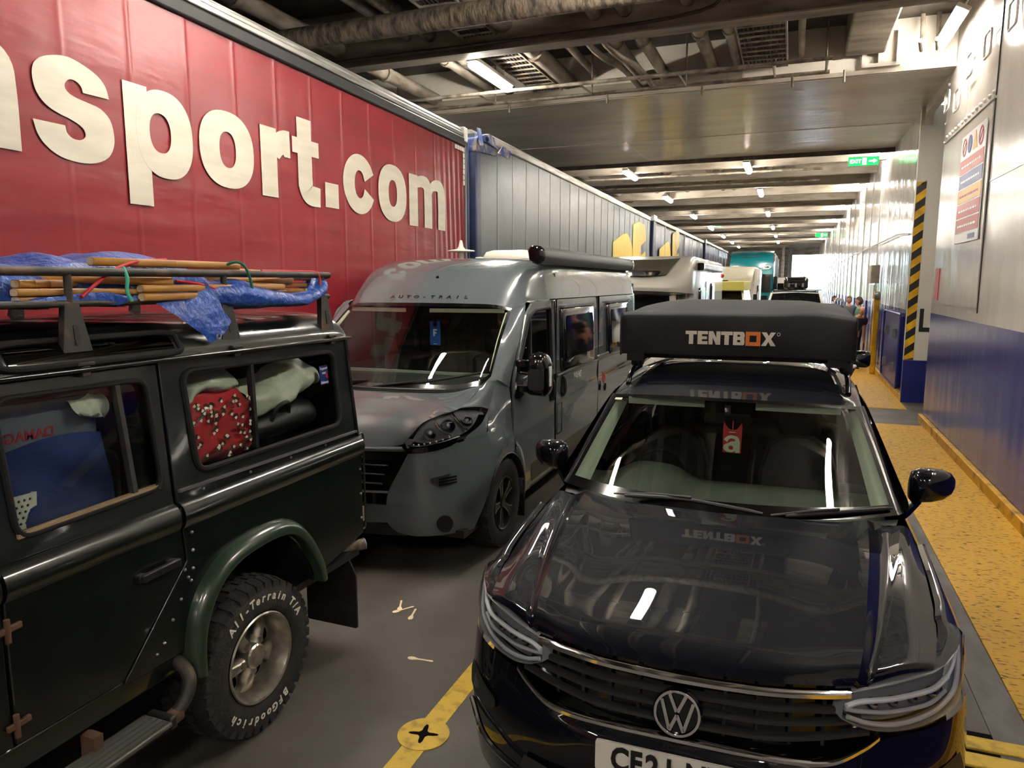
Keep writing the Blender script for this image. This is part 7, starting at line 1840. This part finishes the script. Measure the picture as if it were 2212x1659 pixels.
for s in (-1, 1):
    e_ = MB().plate(ellipse(s * .85, 3.12, .24, .1, 20), [ellipse(s * .85, 3.12, .19, .065, 20)], lambda u, v, w: Vector((u, .02 + (v - 3.05) * .5 - w - .03, v)), .02).build('lamp_outline', 'white_body', tl)
    MB().ball((s * .85, .06, 3.12), .07, 10, 8).build('spot_lamp', 'chrome', e_)
    MB().box(s * 1.38 - .1, s * 1.38 + .1, .05, .25, 1.7, 2.6).build('door_mirror', 'gloss_black', tl, bev=.05)
    MB().box(min(s * 1.24, s * 1.262), max(s * 1.24, s * 1.262), .35, 1.5, 1.75, 2.6).build('side_window', 'dark_glass', tl)
MB().tube(spline([(-1.0, -.05, 3.02), (-.6, -.09, 3.0), (0, -.1, 2.99), (.6, -.09, 3.0), (1.0, -.05, 3.02)], 3), .03, 6).build('visor_stripe', 'white_body', tl)
MB().box(-1.0, 1.0, -.05, .05, .6, 1.5).build('grille', 'gloss_black', tl, bev=.05)
MB().box(-1.25, 1.25, 2.9, 14.5, 1.15, 4.0).build('trailer_body', 'white_body', tl, bev=.03)
for k in range(9): MB().box(1.25, 1.27, 3.4 + k * 1.2, 3.45 + k * 1.2, 1.2, 3.95).build('panel_strip', 'seam_pale', tl)
simple_wheels(tl, (1.4, 9.8, 11.1, 12.4), 1.22, .5)
tx = thing('parked_van', 'white van far away beside the bow door', 'van', (-.95, 60, 0))
MB().loft([ring_box(0, .8, .4, 1.2, .15), ring_box(.3, .95, .35, 1.5, .15), ring_box(1.2, .98, .35, 2.6, .15), ring_box(5, .98, .35, 2.7, .1)]).build('body', 'white_body', tx, smooth=50)
MB().patch([[(-.85, .33, 1.5), (0, .28, 1.5), (.85, .33, 1.5)], [(-.85, .85, 2.2), (0, .8, 2.2), (.85, .85, 2.2)]], 2, 3).build('windscreen', 'dark_glass', tx)
simple_wheels(tx, (.9, 4), .97, .36)

# ================================================================ people by the ship's side
def skinned(name, chains, m, parent, root=0):
    """body grown along joined chains of (x, y, z, radius)"""
    vs, es, rs, idx = [], [], [], {}
    for ch in chains:
        prev = None
        for x, y, z, r in ch:
            key = (round(x, 4), round(y, 4), round(z, 4))
            if key not in idx: idx[key] = len(vs); vs.append((x, y, z)); rs.append(r)
            i = idx[key]
            if prev is not None and prev != i: es.append((prev, i))
            prev = i
    me = bpy.data.meshes.new(name); me.from_pydata(vs, es, [])
    o = bpy.data.objects.new(name, me); COL.objects.link(o); o.parent = parent
    sk = o.modifiers.new('skin', 'SKIN'); sk.use_smooth_shade = True
    for i, r in enumerate(rs):
        d = me.skin_vertices[0].data[i]
        d.radius = r if isinstance(r, tuple) else (r, r)
        d.use_root = (i == root)
    sb_ = o.modifiers.new('sub', 'SUBSURF'); sb_.levels = 1; sb_.render_levels = 1
    me.materials.append(MATS[m]); return o
def person(loc, rz, h, shirt, hair, label, lean=0.0, bald=False):
    """standing figure, facing -y before rotation; lean tips the trunk forward"""
    r = thing('person', label, 'person', loc, rz, 'people standing by the ship side')
    k = h / 1.78
    def P(x, y, z, q):
        if z > .95: y -= (z - .95) * lean; z = .95 + (z - .95) * (1 - .35 * lean * lean * 2)
        return (x * k, y * k, z * k, tuple(w * k for w in q) if isinstance(q, tuple) else q * k)
    ch = [[P(0, 0, .95, (.15, .11)), P(0, 0, 1.12, (.145, .105)), P(0, -.01, 1.30, (.165, .115)), P(0, 0, 1.43, (.13, .085)), P(0, 0, 1.50, .056), P(0, -.012, 1.57, .06)]]
    for s in (-1, 1):
        ch.append([P(0, 0, 1.43, (.13, .085)), P(s * .13, 0, 1.43, .07), P(s * .20, .0, 1.40, .058), P(s * .25, .02, 1.13, .043), P(s * .25, -.07, .90, .033), P(s * .245, -.10, .84, .036), P(s * .245, -.115, .79, .034)])
        for dx, l in ((-.024, .07), (-.008, .085), (.009, .08), (.024, .065)):
            ch.append([P(s * .245, -.115, .79, .034), P(s * .245 + dx, -.122, .755, .0095), P(s * .245 + dx, -.128, .755 - l * .5, .0085), P(s * .245 + dx, -.118, .755 - l * .9, .0075)])
        ch.append([P(s * .245, -.10, .84, .036), P(s * .222, -.128, .80, .011), P(s * .215, -.142, .765, .009)])
        ch.append([P(0, 0, .95, (.15, .11)), P(s * .09, 0, .88, .088), P(s * .10, -.01, .50, .056), P(s * .10, .02, .10, .042), P(s * .10, -.02, .05, .045), P(s * .11, -.14, .035, .035)])
    skinned('body', ch, 'skin', r)
    # head with face
    hc = Vector(P(0, -.02, 1.665, 0)[:3]); hs = .105 * k
    hd = MB(); rings = []
    for i in range(13):
        t = pi * i / 12; zz = -cos(t); rr = max(sin(t), .02)
        jaw = 1 - .22 * max(0, -zz) ** 1.5
        ring = []
        for j in range(20):
            a = 2 * pi * j / 20; x = rr * cos(a) * .72 * jaw; y = rr * sin(a) * .88 * (1 - .05 * max(0, -zz))
            if y < -.3 and abs(x) < .16: y -= .16 * math.exp(-((zz + .12) / .16) ** 2) * (1 - abs(x) / .16)
            if y < -.3 and abs(abs(x) - .3) < .14: y += .05 * math.exp(-((zz - .08) / .1) ** 2)
            ring.append(hc + Vector((x, y, zz * 1.18)) * hs)
        rings.append(ring)
    hd.loft(rings).build('head', 'skin', r, smooth=80)
    for s in (-1, 1):
        MB().ball(hc + Vector((s * .73, .08, -.02)) * hs, hs * .2, 8, 6, (.4, .7, 1.1)).build('ear', 'skin', r)
        MB().ball(hc + Vector((s * .27, -.78, .1)) * hs, hs * .08, 8, 6).build('eye', 'shoe', r)
    MB().ball(hc + Vector((0, -.82, -.48)) * hs, hs * .2, 8, 6, (1, .3, .22)).build('mouth', 'sign_red', r)
    hr_ = MB(); rings = []
    lo = 0.52 if bald else .30
    for i in range(9):
        t = lo * pi + (1 - lo) * pi * i / 8 if not bald else .45 * pi + .2 * pi * i / 8
        zz = -cos(t); rr = max(sin(t), .02)
        rings.append([hc + Vector((rr * cos(a) * .78, (rr * sin(a) * .94) + (.30 if sin(a) < -.2 and (zz < .42 or bald) else 0), zz * 1.24 + (.18 if sin(a) < 0 and zz < .4 else 0))) * hs for a in [2 * pi * j / 20 for j in range(20)]])
    hr_.loft(rings).build('hair', hair, r, smooth=80)
    # clothing
    sc = [[P(0, 0, .93, (.165, .125)), P(0, 0, 1.12, (.16, .12)), P(0, -.01, 1.30, (.18, .128)), P(0, 0, 1.44, (.135, .092))]]
    for s in (-1, 1): sc.append([P(0, 0, 1.44, (.135, .092)), P(s * .14, 0, 1.435, .082), P(s * .205, 0, 1.40, .07), P(s * .235, .012, 1.22, .066)])
    skinned('shirt', sc, shirt, r)
    tc_ = [[P(0, 0, .99, (.16, .12)), P(0, 0, .92, (.165, .125))]]
    for s in (-1, 1): tc_.append([P(0, 0, .92, (.165, .125)), P(s * .095, 0, .84, .10), P(s * .10, -.01, .50, .074), P(s * .10, .02, .09, .062)])
    skinned('trousers', tc_, 'trousers', r)
    for s in (-1, 1): MB().loft([[Vector(P(s * .105 + dx, y, z, 0)[:3]) for dx, z in ((-.045 * q, 0), (.045 * q, 0), (.045 * q, .05 * q2), (0, .085 * q2), (-.045 * q, .05 * q2))] for y, q, q2 in ((.07, .8, 1), (0, 1, 1.1), (-.1, 1, .8), (-.19, .7, .5))]).build('shoe', 'shoe', r, smooth=60)
    return r
person((1.66, 24.75, .012), radians(10), 1.80, 'shirt_grey', 'hair_grey', 'bearded person in grey top facing the camera by the open car door')
person((1.74, 21.9, .012), radians(-100), 1.82, 'shirt_green', 'hair_brown', 'person with brown hair in green t-shirt leaning near the wall')
person((1.52, 20.6, .012), radians(25), 1.72, 'shirt_dark', 'hair_grey', 'bald person in dark top leaning forward', lean=.5, bald=True)
person((1.35, 27.2, .0), radians(40), 1.78, 'shirt_dark', 'hair_brown', 'person mostly hidden behind the open white car door')

# ================================================================ wooden spoons on the deck
mat('birch', (236, 214, 178), rough=.6)
def spoon(p, ang, label, tilt=0.0):
    r = thing('wooden_spoon', label, 'spoon', p, ang, 'disposable wooden spoons')
    out = []
    for u, w in ((-.08, .005), (-.077, .0075), (-.03, .006), (.015, .006), (.032, .012), (.048, .017), (.066, .016), (.079, .007)): out.append((u, w))
    poly = [(u, w) for u, w in out] + [(u, -w) for u, w in reversed(out)]
    MB().plate(ccw(poly), [], lambda u, v, w: Vector((u, v, .0035 + w + (.002 * ((u - .05) / .02) ** 2 * 0 if u > .03 else 0))), .0025).build('blade', 'birch', r)
    return r
spoon((-2.36, 4.075, .0025), atan2(4.03 - 4.165, -2.393 + 2.303), 'wooden spoon lying under the crossed pair, bowl toward the campervan wheel')
s2 = spoon((-2.405, 4.115, .0055), atan2(4.06 - 4.18, -2.38 + 2.434), 'wooden stirrer lying across another spoon')
spoon((-2.268, 4.04, 0), atan2(3.985 - 4.098, -2.255 + 2.283), 'wooden spoon beside the crossed pair, bowl toward the camera')
spoon((-1.94, 3.535, 0), atan2(3.529 - 3.541, -2.01 + 1.866), 'lone wooden spoon nearest the yellow lane line')
